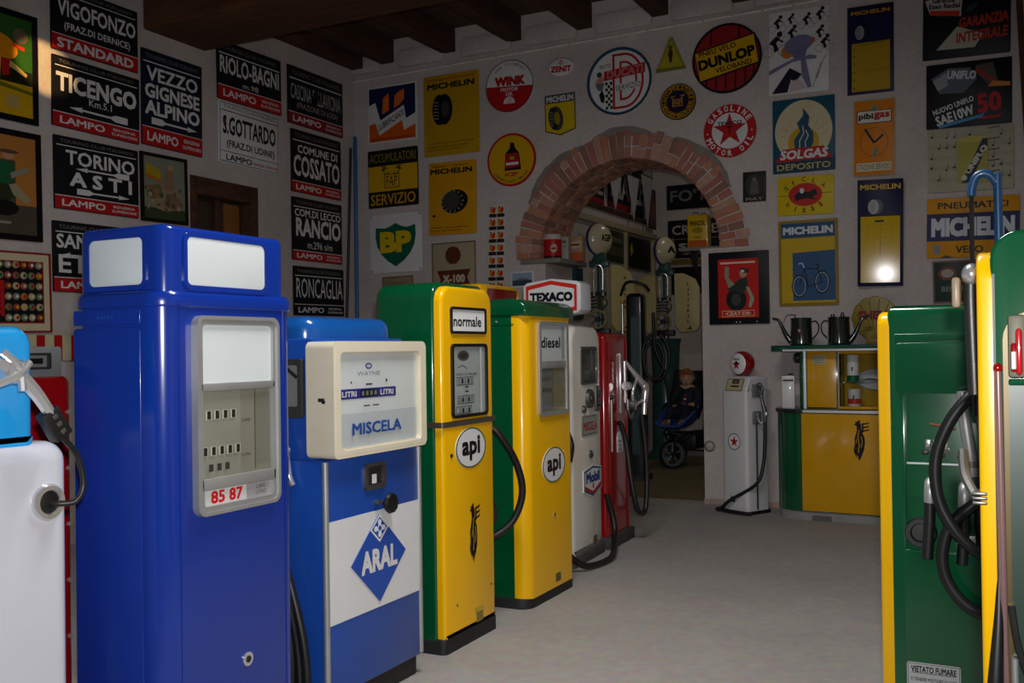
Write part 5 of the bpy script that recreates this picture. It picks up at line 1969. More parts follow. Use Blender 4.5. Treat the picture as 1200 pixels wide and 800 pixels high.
# --- white pump with sky blue head, cut by the left edge ------------------------
def white_sky():
    t = thing('fuel_pump', 'white pump with sky blue head cut off by the left edge', 'fuel pump', (-2.65, 1.61, 0), R(90), GROW)
    w, d = .315, .25
    mb = MB(); mb.box(-w + .02, w - .02, -d + .02, d - .02, 0, .1, PLINTH); mb.build('plinth', t)
    mb = MB(); mb.prism(rr(-w, w, .08, 1.262, (.004, .004, .06, .06), 7), 'xz', -d, d, P_WHITE, .05, .05, 5); mb.build('body', t)
    mb = MB(); mb.prism(rr(-.24, .225, 1.245, 1.585, (.01, .01, .055, .055), 7), 'xz', -d + .03, d - .03, P_SKY, .035, .035, 5)
    mb.prism(rr(-.245, .23, -d + .025, d - .025, .04), 'xy', 1.245, 1.265, P_SKY, 0, .008)
    mb.build('head', t, 'sky blue head')
    y = -d
    mb = MB()
    mb.lathe([(.030, .006), (.034, .014), (.046, .014), (.052, .004), (.052, -.002)], (.235, y, 1.095), CHROME, (0, -1, 0))
    mb.lathe([(0, .010), (.02, .014), (.033, .008)], (.235, y, 1.095), RUBBER, (0, -1, 0))
    mb.build('hose_socket', t)
    mb = MB()
    mb.tube([(.02, y - .05, 1.50), (.10, y - .06, 1.455), (.15, y - .065, 1.405), (.195, y - .065, 1.345)], .016, CHROME, 8, 6, [.014, .021, .019, .016])
    mb.lathe([(0, .02), (.026, .02), (.034, .008), (.034, -.02)], (.095, y - .055, 1.462), CHROME, (0, -1, 0))
    mb.tube([(.03, y - .06, 1.425), (.09, y - .075, 1.45), (.13, y - .07, 1.485)], .011, CHROME, 8)
    mb.tube([(.06, y - .06, 1.515), (.10, y - .07, 1.47), (.11, y - .07, 1.41)], .011, CHROME, 8)
    mb.cyl((.10, y - .05, 1.46), (.10, y + .05, 1.46), .012, CHROME, seg=12)
    mb.build('nozzle', t)
    mb = MB()
    mb.box(-.028, .028, -.02, .02, -.045, .045, RUBBER, .006)
    for k in range(3):
        mb.box(-.008, .008, -.024, -.018, -.03 + .024 * k, -.018 + .024 * k, STEEL, .002)
    o = mb.build('swivel_grip', t)
    o.location = (.212, y - .06, 1.315)
    o.rotation_euler = (0, R(-32), 0)
    hose(t, [(.235, y - .06, 1.28), (.285, y - .06, 1.22), (.305, y - .06, 1.14), (.285, y - .055, 1.095), (.25, y - .03, 1.09), (.235, y - .005, 1.092)], .0085, world=False)
    return t


white_sky()


def red_behind():
    t = thing('fuel_pump', 'glossy red pump seen in the gap left of the tall blue pump', 'fuel pump', (-3.27, 2.17, 0), R(90), 'old fuel pumps in the row behind')
    w, d = .27, .25
    mb = MB(); mb.prism(rr(-w, w, -d, d, .05, 6), 'xy', .0, 1.43, P_RED, 0, .03, 4); mb.build('body', t)
    mb = MB(); mb.box(-.235, .235, -d + .02, d - .02, 1.425, 1.535, paint('#7d7f80', .5, metal=.3), .01)
    for x in (-.12, .09):
        mb.ring(rr(x - .09, x + .09, 1.455, 1.512, .006), rr(x - .08, x + .08, 1.463, 1.504, .004), 'xz', -d + .008, -d + .021, DSTEEL)
        mb.box(x - .06, x + .06, -d + .014, -d + .021, 1.474, 1.493, BLACK)
    mb.build('meter_head', t)
    mb = MB()
    for k in range(5):
        mb.cyl((.24, -d - .004, .5 + .2 * k), (.24, -d + .01, .5 + .2 * k), .008, CHROME, seg=10)
    mb.build('screws', t)
    return t


red_behind()


def yellow_behind():
    t = thing('fuel_pump', 'yellow pump with dark red lamp panel peeking over the green pumps', 'fuel pump', (-3.51, 6.20, 0), R(90), 'old fuel pumps in the row behind')
    w, d = .32, .25
    mb = MB(); mb.prism(rr(-w, w, 0, 1.965, (.004, .004, .10, .10), 7), 'xz', -d, d, P_YELLOW, .04, .04, 4); mb.build('body', t)
    windowed(t, 'lamp_rim', paint('#c99a10', .3, .3), -.225, .29, 1.74, 1.945, -d, .014, .012, .05)
    mb = MB(); mb.prism(rr(-.21, .275, 1.754, 1.931, .045), 'xz', -d - .004, -d + .001, paint('#7a1016', .2, .5)); mb.build('lamp_panel', t, 'dark red lamp panel')
    return t


yellow_behind()


# ------------------------------------------------------------------ right hand pumps
def loc_x(t, px):
    return px


def green_right():
    X0, X1, Y0, Y1 = -.415, .17, 3.55, 4.15
    t = thing('fuel_pump', 'green pump with yellow front edge and looped hoses, farther of the two on the right', 'fuel pump', ((X0 + X1) / 2, (Y0 + Y1) / 2, 0), 0, 'green and yellow fuel pumps on the right')
    L = lambda x, y, z: (x - (X0 + X1) / 2, y - (Y0 + Y1) / 2, z)
    hx, hy = (X1 - X0) / 2, (Y1 - Y0) / 2
    mb = MB(); mb.box(-hx, hx, -hy, hy, 0, .06, PLINTH, .006); mb.build('plinth', t)
    mb = MB(); mb.prism(rr(-hx + .035, hx, -hy, hy, .012), 'xy', .05, 1.63, P_GREEN, 0, .03, 4); mb.build('body', t)
    mb = MB(); mb.prism(rr(-hy + .002, hy - .002, .055, 1.612, (.004, .004, .05, .05), 6), 'yz', -hx, -hx + .042, P_YELLOW, .022, 0, 4); mb.build('front_panel', t, 'yellow front panel')
    y = -hy
    mb = MB()
    mb.prism(rr(-hx + .055, hx, 1.335, 1.505, .02), 'xz', y - .010, y + .002, P_GREEN, .003); mb.prism(rr(-hx + .055, hx, 1.512, 1.535, .006), 'xz', y - .006, y + .002, P_GREEN, .003)
    mb.build('upper_panel', t)
    mb = MB(); mb.prism(rr(-hx + .075, hx, .07, .812, .012), 'xz', y - .010, y + .002, P_GREEN, .003); lp = mb.build('lower_panel', t)
    mb = MB()
    mb.box(-hx + .075, -hx + .088, y - .008, y + .002, .815, 1.332, P_GREEN, .003)
    mb.box(-hx + .09, hx - .01, y - .004, y + .002, 1.098, 1.104, ALU)
    mb.box(-hx + .09, hx - .01, y - .003, y + .002, .985, .988, P_GREEN)
    mb.build('bay_frame', t)
    q = lambda px, pz, dy=.03: L(px, Y0 - dy, pz)
    # wing nuts
    for (x, z) in ((-.255, 1.155), (-.205, 1.148), (-.148, 1.145)):
        mb = MB()
        mb.cyl(q(x, z, 0), q(x, z, .03), .011, DSTEEL, seg=12)
        mb.box(L(x, 0, 0)[0] - .008, L(x, 0, 0)[0] + .008, y - .045, y - .028, z + .004, z + .03, CHROME, .003)
        mb.box(L(x, 0, 0)[0] - .02, L(x, 0, 0)[0] + .0, y - .04, y - .028, z - .02, z - .006, DSTEEL, .003)
        mb.build('wing_nut', t)
    mb = MB(); mb.cyl(q(-.25, 1.235, .02), q(-.17, 1.22, .02), .005, paint('#8a5a48', .4, metal=.5), seg=8); mb.cyl(q(-.21, 1.228, 0), q(-.21, 1.228, .03), .008, STEEL, seg=10); mb.build('lever_rod', t)
    # big nozzles standing in the bay
    mb = MB(); mb.tube([q(-.150, 1.345, .05), q(-.142, 1.25, .05), q(-.128, 1.135, .05), q(-.122, 1.07, .05)], .017, ALU, 14, 6, [.017, .019, .021, .018]); mb.cyl(q(-.126, 1.12, .05), q(-.125, 1.10, .05), .024, STEEL, seg=14); mb.build('nozzle', t)
    mb = MB(); mb.tube([q(-.085, 1.36, .06), q(-.092, 1.28, .06), q(-.080, 1.18, .06), q(-.062, 1.07, .06)], .014, STEEL, 14, 6, [.013, .02, .022, .018]); mb.tube([q(-.10, 1.30, .05), q(-.10, 1.22, .06), q(-.08, 1.17, .06)], .008, CHROME, 8); mb.build('nozzle', t)
    # elbows with hose tails
    for (x, z) in ((-.250, 1.03), (-.147, 1.02)):
        mb = MB(); mb.tube([q(x, z + .0, -.01), q(x, z + .012, .03), q(x - .001, z - .01, .05), q(x - .002, z - .05, .05)], .019, ALU, 14, 6); mb.build('elbow', t)
        mb = MB(); mb.tube([q(x - .002, z - .045, .05), q(x - .004, z - .12, .05), q(x - .012, z - .235, .05)], .018, RUBBER, 12, 6); mb.build('hose', t)
    mb = MB(); mb.lathe([(.028, .004), (.032, .02), (.046, .02), (.052, .0)], L(-.285, Y0, .87), RUBBER, (0, -1, 0)); mb.lathe([(0, .004), (.03, .004)], L(-.285, Y0, .87), DSTEEL, (0, -1, 0)); mb.build('hose_socket', t)
    mb = MB(); mb.box(L(-.175, 0, 0)[0], L(-.10, 0, 0)[0], y - .03, y - .002, .815, .87, paint('#c4c0ba', .8), .01); mb.build('cloth', t)
    # looped hoses
    hose(t, [(-.07, Y0 - .05, 1.36), (-.12, Y0 - .09, 1.335), (-.185, Y0 - .10, 1.25), (-.228, Y0 - .10, 1.13), (-.222, Y0 - .10, 1.0), (-.175, Y0 - .10, .90), (-.11, Y0 - .09, .835), (-.05, Y0 - .07, .83)], .019)
    hose(t, [(-.07, Y0 - .06, 1.02), (-.13, Y0 - .075, .975), (-.19, Y0 - .075, .91), (-.215, Y0 - .075, .82), (-.205, Y0 - .075, .74), (-.16, Y0 - .075, .67), (-.10, Y0 - .07, .635), (-.03, Y0 - .05, .64)], .019)
    hose(t, [(-.10, Y0 - .03, 1.07), (-.105, Y0 - .04, .95), (-.10, Y0 - .04, .835)], .017)
    hose(t, [(-.065, Y0 - .05, 1.56), (-.068, Y0 - .05, 1.40), (-.07, Y0 - .05, 1.2), (-.06, Y0 - .05, .9)], .022)
    mb = MB()
    x0 = L(-.335, 0, 0)[0]
    mb.prism(rr(x0, x0 + .165, .335, .437, .008), 'xz', y - .0125, y - .009, paint('#b9bcbc', .35, metal=.3, var=.05))
    a = Art(mb, (x0, y - .0128, .335), sx=.00165)
    a.frame(2, 2, 98, 60, 1, K('#33363a'))
    a.text('VIETATO FUMARE', 50, 49, 84, 13, K('#1a1c20'), .03)
    a.rect(9, 41, 91, 42, K('#1a1c20'))
    a.text('E TENERE MOTORE O LUCI', 50, 29, 84, 7, K('#1a1c20'), .01)
    a.text('NON ELETTRICI ACCESI', 50, 15, 80, 7, K('#1a1c20'), .01)
    mb.build('notice_plate', t)
    return t


green_right()


def green_edge():
    X0, X1, Y0, Y1 = -.056, .50, 1.90, 2.45
    t = thing('fuel_pump', 'green pump with yellow front edge cut off by the right edge of the photo', 'fuel pump', ((X0 + X1) / 2, (Y0 + Y1) / 2, 0), 0, 'green and yellow fuel pumps on the right')
    hx, hy = (X1 - X0) / 2, (Y1 - Y0) / 2
    L = lambda x: x - (X0 + X1) / 2
    mb = MB(); mb.box(-hx, hx, -hy, hy, 0, .06, PLINTH, .006); mb.build('plinth', t)
    mb = MB(); mb.prism(rr(-hx + .022, hx, .05, 1.695, (.004, .004, .06, .05), 7), 'xz', -hy, hy, P_GREEN, .006, .018, 3); mb.build('body', t)
    mb = MB(); mb.prism(rr(-hy + .001, hy - .001, .055, 1.662, (.004, .004, .05, .05), 6), 'yz', -hx, -hx + .026, P_YELLOW, .008, 0, 3); mb.build('front_panel', t, 'yellow front panel')
    mb = MB(); mb.box(-hx + .025, -hx + .029, -hy - .002, hy, .06, 1.62, RUBBER); mb.build('gasket', t)
    y = -hy
    L2 = lambda x: x - .020 - (X0 + X1) / 2
    # hose bay in the side with its rim
    mb = MB()
    zs0, zs1 = .35, 1.555
    x0, x1 = L2(.004), L2(.30)
    mb.ring(rr(x0, x1, zs0, zs1, .05, 6), rr(x0 + .008, x1 - .008, zs0 + .008, zs1 - .008, .044, 6), 'xz', y - .008, y + .002, paint('#5a4a24', .4, metal=.3))
    bay = mb.build('bay_rim', t)
    mb = MB(); mb.prism(rr(x0 + .008, x1 - .008, zs0 + .008, zs1 - .008, .044, 6), 'xz', y - .002, y + .002, paint('#2a4034', .35, .3)); mb.build('bay_back', t)
    mb = MB(); mb.box(L2(.012), L2(.28), y - .02, y, 1.428, 1.438, P_GREEN, .003); mb.build('shelf', t)
    mb = MB()
    mb.box(L2(.016), L2(.026), y - .03, y - .002, 1.45, 1.50, P_RED, .004)
    mb.box(L2(.0235), L2(.034), y - .036, y - .004, 1.445, 1.525, paint('#c4161e', .3, .4), .006)
    mb.box(L2(.017), L2(.024), y - .032, y - .028, 1.455, 1.485, WHITE, .001)
    mb.box(L2(.012), L2(.04), y - .02, y - .002, 1.44, 1.548, paint('#6d6a58', .5), .006)
    mb.build('switch', t)
    mb = MB(); mb.cyl((L2(.0), y - .012, .90), (L2(-.004), y - .012, 1.455), .006, paint('#b08a88', .2, metal=.6), seg=10); mb.ell((L2(-.004), y - .012, 1.457), (.008, .008, .009), P_RED, 12, 8); mb.build('sight_tube', t)
    mb = MB()
    mb.cyl((L2(.016), y - .014, .40), (L2(.014), y - .014, .96), .006, ALU, seg=10)
    mb.tube([(L2(.010), y - .012, 1.05), (L2(.02), y - .016, .98), (L2(.045), y - .016, .90)], .006, DSTEEL, 8)
    mb.build('pipework', t)
    hose(t, [(L(-.05), y - .03, .30), (L(-.048), y - .03, .60), (L(-.042), y - .03, .80), (L(-.036), y - .026, .92), (L(-.030), y - .016, 1.02), (L(-.028), y - .004, 1.09)], .014, world=False, rads=[.016, .016, .015, .013, .008, .003])
    hose(t, [(L(.03), y - .015, 1.40), (L(.05), y - .02, 1.30), (L(.05), y - .02, 1.15), (L(.03), y - .02, 1.0)], .012, world=False)
    # bracket clipped across the front edge, chrome nozzle top behind it
    mb = MB()
    for k in range(3):
        mb.box(-hx - .012, -hx + .012, y - .004, y + .04, 1.218 + .008 * k, 1.224 + .008 * k, STEEL, .002)
    mb.tube([(-hx - .03, y + .10, 1.30), (-hx - .025, y + .06, 1.26), (-hx - .008, y + .02, 1.23)], .009, STEEL, 8)
    mb.build('bracket', t)
    mb = MB()
    mb.tube([(-hx - .012, -.05, 1.40), (-hx - .016, -.05, 1.56), (-hx - .016, -.05, 1.62)], .013, DSTEEL, 12, 6)
    mb.ell((-hx - .014, -.05, 1.635), (.019, .03, .022), CHROME, 16, 10)
    mb.box(-hx - .05, -hx - .034, -.07, -.03, 1.57, 1.63, paint('#8d7d68', .4), .006)
    mb.build('nozzle', t)
    return t


green_edge()

# blue hooked air pipe between the two right hand pumps
t = thing('air_hose_post', 'blue hooked air pipe with hanging black cord, behind the right pump', 'pipe', (-.03, 2.98, 0), 0)
mb = MB(); mb.cyl((0, 0, 0), (0, 0, .02), .06, DSTEEL); mb.build('base', t)
mb = MB(); mb.tube([(.0, 0, .01), (.0, 0, 1.0), (.0, 0, 1.88), (-.004, 0, 1.935), (-.026, 0, 1.963), (-.052, 0, 1.958), (-.064, 0, 1.925), (-.065, 0, 1.905)], .0115, paint('#17456f', .35, .2), 12, 8); mb.build('pipe', t)
mb = MB(); mb.tube([(-.065, 0, 1.91), (-.066, 0, 1.7), (-.066, 0, 1.3)], .006, RUBBER, 8, 6); mb.build('cord', t)
# blue pole and dark rod in the far left corner
m = MB(); m.tube([(XL + .075, YB - .10, 0), (XL + .075, YB - .10, 2.0), (XL + .075, YB - .10, 3.94)], .022, paint('#1a5a94', .35, .2), 12, 3)
tag(m.build('pole'), 'blue metal pole standing in the far left corner', 'pole')
m = MB(); m.tube([(XL + .065, YB - .45, 0), (XL + .065, YB - .30, 1.6), (XL + .065, YB - .17, 3.80)], .016, paint('#221a18', .5), 10, 3)
tag(m.build('rod'), 'thin dark rod leaning beside the blue pole', 'pole')

# ------------------------------------------------------------------ corner by the arch: small pump and counter
def small_white():
    t = thing('fuel_pump', 'small white pump with red star badge and globe, against the back wall', 'fuel pump', (-2.18, 8.91, 0), R(-29), 'pumps near the back wall')
    w, d = .15, .145
    mb = MB(); mb.prism(rr(-w - .012, w + .012, -d - .012, d + .012, .03), 'xy', 0, .03, BLACK, 0, .006); mb.build('plinth', t)
    mb = MB(); mb.prism(rr(-w, w, -d, d, .035, 5), 'xy', .025, 1.10, paint('#d2d3d4', .25, .5, var=.03), 0, 0)
    pr = [(-d, 1.095), (d, 1.095), (d, 1.22), (d - .03, 1.235), (-d + .075, 1.235), (-d + .045, 1.225), (-d, 1.10)]
    mb.prism(pr, 'yz', -w, w, paint('#d2d3d4', .25, .5, var=.03), .02, .02, 3)
    mb.build('body', t)
    # sloping dial
    mb = MB()
    nrm = Vector((0, -.125, .045)).normalized()
    uz = Vector((0, .045, .125)).normalized()
    a = Art(mb, Vector((-.105, -d + .002, 1.10)) + nrm * .006, uz=uz, nrm=nrm, sx=.0021, sz=.0012)
    a.rrect(0, 0, 100, 100, 6, paint('#8d7f5c', .4, metal=.2))
    a.rrect(6, 8, 94, 92, 4, paint('#b3a684', .5))
    a.rect(34, 56, 72, 90, BLACK)
    a.rect(42, 62, 64, 80, K('#6d6a5c'))
    a.rect(30, 30, 76, 42, BLACK)
    mb.build('dial_plate', t)
    mb = MB()
    a = Art(mb, (-.075, -d - .001, .645 - .075), sx=.0015)
    a.disc(50, 50, 50, 50, WHITE)
    a.circ(50, 50, 50, 50, 5, K('#1c2a4a'))
    star(a, 50, 50, 36, K('red'))
    a.text('T', 50, 52, 14, 20, K('#12401e'), .04)
    mb.build('star_badge', t)
    mb = MB(); mb.box(-.05, .0, -d - .004, -d + .001, .10, .15, paint('#3a382c', .4, metal=.4)); mb.build('maker_plate', t)
    # globe
    mb = MB()
    c = (-.01, -.01, 1.345)
    mb.lathe([(.05, -.012), (.045, .01), (.03, .03)], (c[0], c[1], 1.245), DSTEEL)
    mb.build('globe_collar', t)
    mb = MB()
    mb.lathe([(.0, .070), (.06, .068), (.098, .06), (.113, .035), (.116, 0), (.112, -.03), (.096, -.06), (.06, -.08), (0, -.085)], c, paint('#8c1016', .15, .7), (0, -1, 0), 32)
    g = mb.build('globe', t, 'dark red globe')
    mb = MB()
    mb.lathe([(.0, .082), (.05, .080), (.085, .072), (.094, .062)], c, WHITE, (0, -1, 0), 32)
    a = Art(mb, (c[0] - .09, c[1] - .0835, c[2] - .09), sx=.0018)
    a.text('TEXACO', 50, 74, 46, 9, K('black'), .03)
    star(a, 50, 44, 28, K('red'))
    a.poly([(36, 52), (50, 66), (66, 54), (58, 46), (44, 46)], K('#2a1412'))
    mb.build('globe_lens', g)
    # nozzle gear on the right flank
    x = w
    for z in (1.10, .86):
        mb = MB(); mb.box(x - .002, x + .02, -.075, .03, z - .055, z + .06, paint('#8d9294', .4, metal=.5), .005); mb.build('nozzle_bracket', t)
    mb = MB()
    mb.tube([(x + .05, -.02, 1.155), (x + .075, -.02, 1.13), (x + .07, -.02, 1.08), (x + .045, -.02, 1.07)], .012, STEEL, 10)
    mb.ell((x + .04, -.02, 1.155), (.03, .02, .022), STEEL, 14, 8)
    mb.tube([(x + .05, -.02, 1.10), (x + .075, -.02, 1.0), (x + .10, -.02, .92), (x + .10, -.02, .82)], .015, STEEL, 12, 8, [.012, .016, .022, .016])
    mb.ell((x + .115, -.02, .90), (.022, .022, .026), CHROME, 14, 8)
    mb.tube([(x + .03, -.03, .90), (x + .05, -.05, .86), (x + .07, -.04, .82), (x + .09, -.02, .84)], .008, CHROME, 8)
    mb.build('nozzle', t)
    mb = MB(); mb.cyl((x + .03, -.05, .05), (x + .03, -.05, .82), .008, DSTEEL, seg=10); mb.build('hose_guide', t)
    hose(t, [(x + .10, -.02, .84), (x + .105, -.03, .65), (x + .10, -.05, .45), (x + .06, -.10, .28), (-.02, -.19, .12), (-.12, -.20, .035), (-.20, -.17, .022), (-.19, -.10, .022), (-.13, -.178, .022), (-.02, -.20, .022), (.12, -.19, .022), (w + .05, -.16, .022)], .016, world=False)
    return t


small_white()

CT = (-1.25, 8.87, 0)
CG = paint('#07502f', .2, .5, var=.04)
CY = paint('#d29a00', .25, .4, var=.03)


def counter():
    t = thing('service_counter', 'green and yellow service counter with rounded green corner and upper display cabinet', 'counter', CT, R(-2.0))
    x0, x1, y0, y1 = -.63, .85, -.23, .23
    mb = MB()
    mb.prism(rr(x0 + .01, x1, y0 + .02, y1, (.22, .01, .01, .02), 8), 'xy', 0, .085, paint('#8d8c88', .8, var=.1), 0, .004)
    mb.box(-.30, -.14, y0 + .015, y0 + .06, .0, .045, paint('#5d5c58', .8))
    mb.build('plinth', t)
    o = rr(x0, x1, y0, y1, (.25, .01, .01, .02), 12)
    mb = MB(); mb.prism(o, 'xy', .08, .925, CG); lo = mb.build('lower_cabinet', t, 'green lower cabinet')
    mb = MB(); mb.box(-.375, x1 - .01, y0 - .006, y0 + .004, .085, .92, CY, .003)
    emblem(mb, .10, .70, y0 - .006, .36)
    mb.build('front_panel', lo, 'yellow front panel with black winged horse')
    mb = MB(); mb.prism(rr(x0 - .015, x1 + .01, y0 - .02, y1, (.26, .01, .01, .02), 12), 'xy', .92, .955, paint('#1a2420', .3, .4), .006, .006); ct = mb.build('counter_top', t)
    mb = MB(); mb.box(-.36, x1, y0 - .028, y0 - .014, .926, .95, BRIGHT, .003); mb.build('edge_strip', ct)
    # upper cabinet
    mb = MB()
    mb.box(-.42, -.35, -.08, y1, .953, 1.455, CG, .01)
    mb.box(-.36, -.09, -.10, y1, .953, 1.455, CG, .004)
    mb.box(-.09, x1, y1 - .05, y1, .953, 1.455, paint('#a8860c', .5), .002)
    mb.box(-.09, x1, -.10, y1 - .05, .953, .975, CY, .002)
    mb.box(-.09, x1, -.10, y1 - .05, 1.425, 1.455, CY, .002)
    up_ = mb.build('display_cabinet', t)
    mb = MB(); mb.box(-.345, -.10, -.112, -.098, .965, 1.45, CY, .003)
    mb.box(-.30, -.19, -.116, -.111, 1.335, 1.415, paint('#b0aa90', .5), .002)
    a = Art(mb, (-.30, -.1163, 1.335), sx=.0011)
    a.frame(10, 30, 90, 62, 3, K('#3a4038'))
    for k in range(4):
        a.line([(20 + 17 * k, 38), (28 + 17 * k, 54)], 4, K('#3a4038'))
    a.line([(20, 16), (80, 16)], 5, K('#6d6c5c'))
    mb.build('door', up_, 'yellow door with small cream label')
    mb = MB(); mb.cyl((-.365, -.115, .955), (-.365, -.115, 1.455), .016, BRIGHT, seg=14); mb.build('corner_strip', up_)
    mb = MB(); mb.cyl((-.085, -.10, .957), (-.085, -.10, 1.45), .008, ALU, seg=10); mb.build('shelf_post', up_)
    mb = MB(); mb.box(-.09, x1 - .02, -.07, y1 - .05, 1.172, 1.184, GLASS); mb.build('glass_shelf', up_)
    mb = MB()
    y = y1 - .052
    mb.prism(oval(.20, 1.20, .20, .095, 36), 'xz', y - .012, y, paint('#a8adb0', .35, .2))
    a = Art(mb, (0, y - .0123, 1.105), sx=.004, sz=.0019)
    a.circ(50, 50, 49, 49, 2, K('#3a4648'))
    a.poly([(8, 44), (30, 56), (50, 50), (72, 60), (92, 52), (88, 44), (60, 40), (34, 44)], K('#4a5450'))
    a.line([(12, 34), (88, 36)], 4, K('#6d7674'))
    mb.build('oval_plaque', up_)
    mb = MB(); mb.lathe([(0, .02), (.03, .02), (.042, .01), (.045, 0), (.045, -.02)], (-.45, -.05, 1.395), DSTEEL, (-1, -.6, 0)); mb.build('round_lamp', up_)
    mb = MB(); mb.prism(rr(x0 - .02, x1 + .02, y0 - .02, y1, (.12, .01, .01, .02), 8), 'xy', 1.452, 1.505, paint('#0b4a34', .2, .5), .006, .008); tp = mb.build('roof_slab', t)
    mb = MB(); mb.box(-.52, x1, y0 - .028, y0 - .012, 1.452, 1.470, BRIGHT, .003); mb.build('edge_strip', tp)
    return t


counter()


def on_counter(x, y):
    c, s = math.cos(R(-2)), math.sin(R(-2))
    return (CT[0] + x * c - y * s, CT[1] + x * s + y * c)


def oil_jug(label, x, y, z, flip, logo):
    px, py = on_counter(x, y)
    t = thing('oil_jug', label, 'oil can', (px, py, z), 0, 'dark oil jugs on the counter roof')
    mat = paint('#12201a', .18, .6, var=.15)
    s = -1 if flip else 1
    mb = MB(); mb.lathe([(0, 0), (.094, 0), (.097, .006), (.092, .012), (.088, .22), (.092, .228), (.09, .236), (.06, .24), (0, .242)], (0, 0, 0), mat); mb.build('body', t)
    mb = MB(); mb.tube([(-s * .085, 0, .03), (-s * .13, 0, .09), (-s * .175, 0, .19), (-s * .20, 0, .225), (-s * .245, 0, .238)], .014, mat, 10, 6, [.028, .022, .014, .011, .010]); mb.build('spout', t)
    mb = MB(); mb.tube([(s * .086, 0, .20), (s * .125, 0, .205), (s * .148, 0, .16), (s * .135, 0, .10), (s * .088, 0, .05)], .006, mat, 8); mb.build('handle', t)
    mb = MB()
    if flip:
        for k in (-.05, .03):
            mb.cyl((k, 0, .238), (k, 0, .262), .017, mat, seg=14)
        mb.cyl((.03, 0, .26), (.03, 0, .275), .012, DSTEEL, seg=12)
    else:
        mb.tube([(-.06, 0, .236), (-.05, 0, .262), (-.12, 0, .262), (-.15, 0, .20)], .004, DSTEEL, 8)
    mb.build('cap', t)
    if logo:
        mb = MB()
        a = Art(mb, (-.03, -.0925, .09), sx=.0006)
        a.circ(50, 60, 34, 44, 6, K('#7a1c24'))
        a.disc(50, 60, 16, 20, K('#a89a90'))
        mb.build('printed_mark', t)
    return t


oil_jug('dark green oil jug with long spout pointing left on the counter roof', -.385, -.13, 1.505, False, True)
oil_jug('dark green oil jug with two caps, handle facing the other jug, on counter roof', -.07, -.12, 1.505, True, False)
oil_jug('dark oil jug mostly hidden behind the right green pump, only lid and spout showing', .40, -.08, 1.505, True, False)


def shell_emblem():
    px, py = on_counter(.19, .10)
    t = thing('shell_emblem', 'ochre scallop shell emblem with red lettering standing on the counter roof', 'emblem', (px, py, 1.505), R(-2))
    gold = paint('#86721c', .4, .2, var=.12, scale=20)
    mb = MB(); mb.prism(scallop(0, .225, .185, 9, .34), 'xz', -.018, .018, gold, .008, .008)
    for k in range(10):
        a_ = R(-40 + 260 * k / 9)
        mb.tube([(math.cos(a_) * .03, -.02, .10 + .02), (math.cos(a_) * .17, -.021, .225 + math.sin(a_) * .17)], .004, paint('#7d6414', .5), 6, 1)
    mb.build('shell', t)
    mb = MB()
    a = Art(mb, (-.16, -.026, .18), sx=.0032)
    a.text('SHELL', 50, 22, 84, 24, K('#7a1a1c'), .05)
    mb.build('lettering', t)
    mb = MB(); mb.box(-.075, .075, -.03, .03, 0, .045, gold, .005); mb.build('foot', t)
    return t


shell_emblem()


def small_can(label, x, y, z, r, h, body, bands, group='cans on the counter shelves'):
    px, py = on_counter(x, y)
    t = thing('oil_can', label, 'can', (px, py, z), 0, group)
    mb = MB(); mb.lathe([(0, 0), (r * .97, 0), (r, .004), (r, h - .004), (r * .97, h), (r * .9, h - .004), (0, h - .004)], (0, 0, 0), K(body))
    for (z0, z1, col) in bands:
        mb.lathe([(r + .0006, z0), (r + .0006, z1)], (0, 0, 0), K(col))
    mb.build('body', t)
    mb = MB()
    a = Art(mb, (-r * .45, -r - .002, h * .4), sx=r * .009)
    a.poly([(40, 0), (60, 0), (66, 40), (58, 90), (46, 70), (38, 30)], K('#23282a'))
    a.poly([(56, 50), (80, 60), (74, 74), (56, 64)], K('#23282a'))
    mb.build('printed_mark', t)
    return t


small_can('tall white oil can with green foot band on the glass shelf', .02, -.02, 1.185, .05, .23, '#c9ccc8', ((0, .05, 'green'), (.05, .055, 'black')))
small_can('small white oil can with red band standing below the glass shelf', .03, -.03, .976, .052, .145, '#b4b6b2', ((.02, .06, '#a8302a'), (.06, .064, 'black')))
px, py = on_counter(-.515, -.085)
t = thing('oil_tin', 'slim white oil tin with black lettering standing left on the counter top', 'tin', (px, py, .955), R(8))
mb = MB(); mb.box(-.055, .055, -.03, .03, 0, .285, paint('#d6d6d2', .35, .2), .006)
a = Art(mb, (-.055, -.0305, 0), sx=.0011)
a.rect(8, 214, 92, 228, K('#23262a'))
a.text('OLIO', 40, 205, 30, 6, K('#23262a'), .01)
mb.build('body', t)
mb = MB(); mb.cyl((.02, 0, .284), (.02, 0, .305), .018, DSTEEL, seg=14); mb.box(-.05, .05, -.028, .028, .284, .29, DSTEEL, .003); mb.build('cap', t)


# ------------------------------------------------------------------ cans on the arch ledges
def tin_round(label, c, r, h, top, low, cat='can'):
    t = thing('paint_can', label, cat, c, 0, 'old cans on the left arch ledge')
    mb = MB(); mb.lathe([(0, 0), (r, 0), (r, h), (r * .95, h + .004), (r * .9, h - .004), (0, h - .004)], (0, 0, 0), K(top))
    mb.lathe([(r + .0008, .03), (r + .0008, h * .8)], (0, 0, 0), K(low))
    mb.lathe([(r + .0008, 0), (r + .0008, .03)], (0, 0, 0), K('#3a1a14'))
    mb.build('body', t)
    mb = MB()
    a = Art(mb, (.01, -r - .003, h * .2), sx=r * .0095)
    a.disc(50, 60, 46, 52, K('#b8b0a8'))
    a.rect(14, 48, 86, 70, K('#a02a20'))
    mb.build('printed_mark', t)
    return t


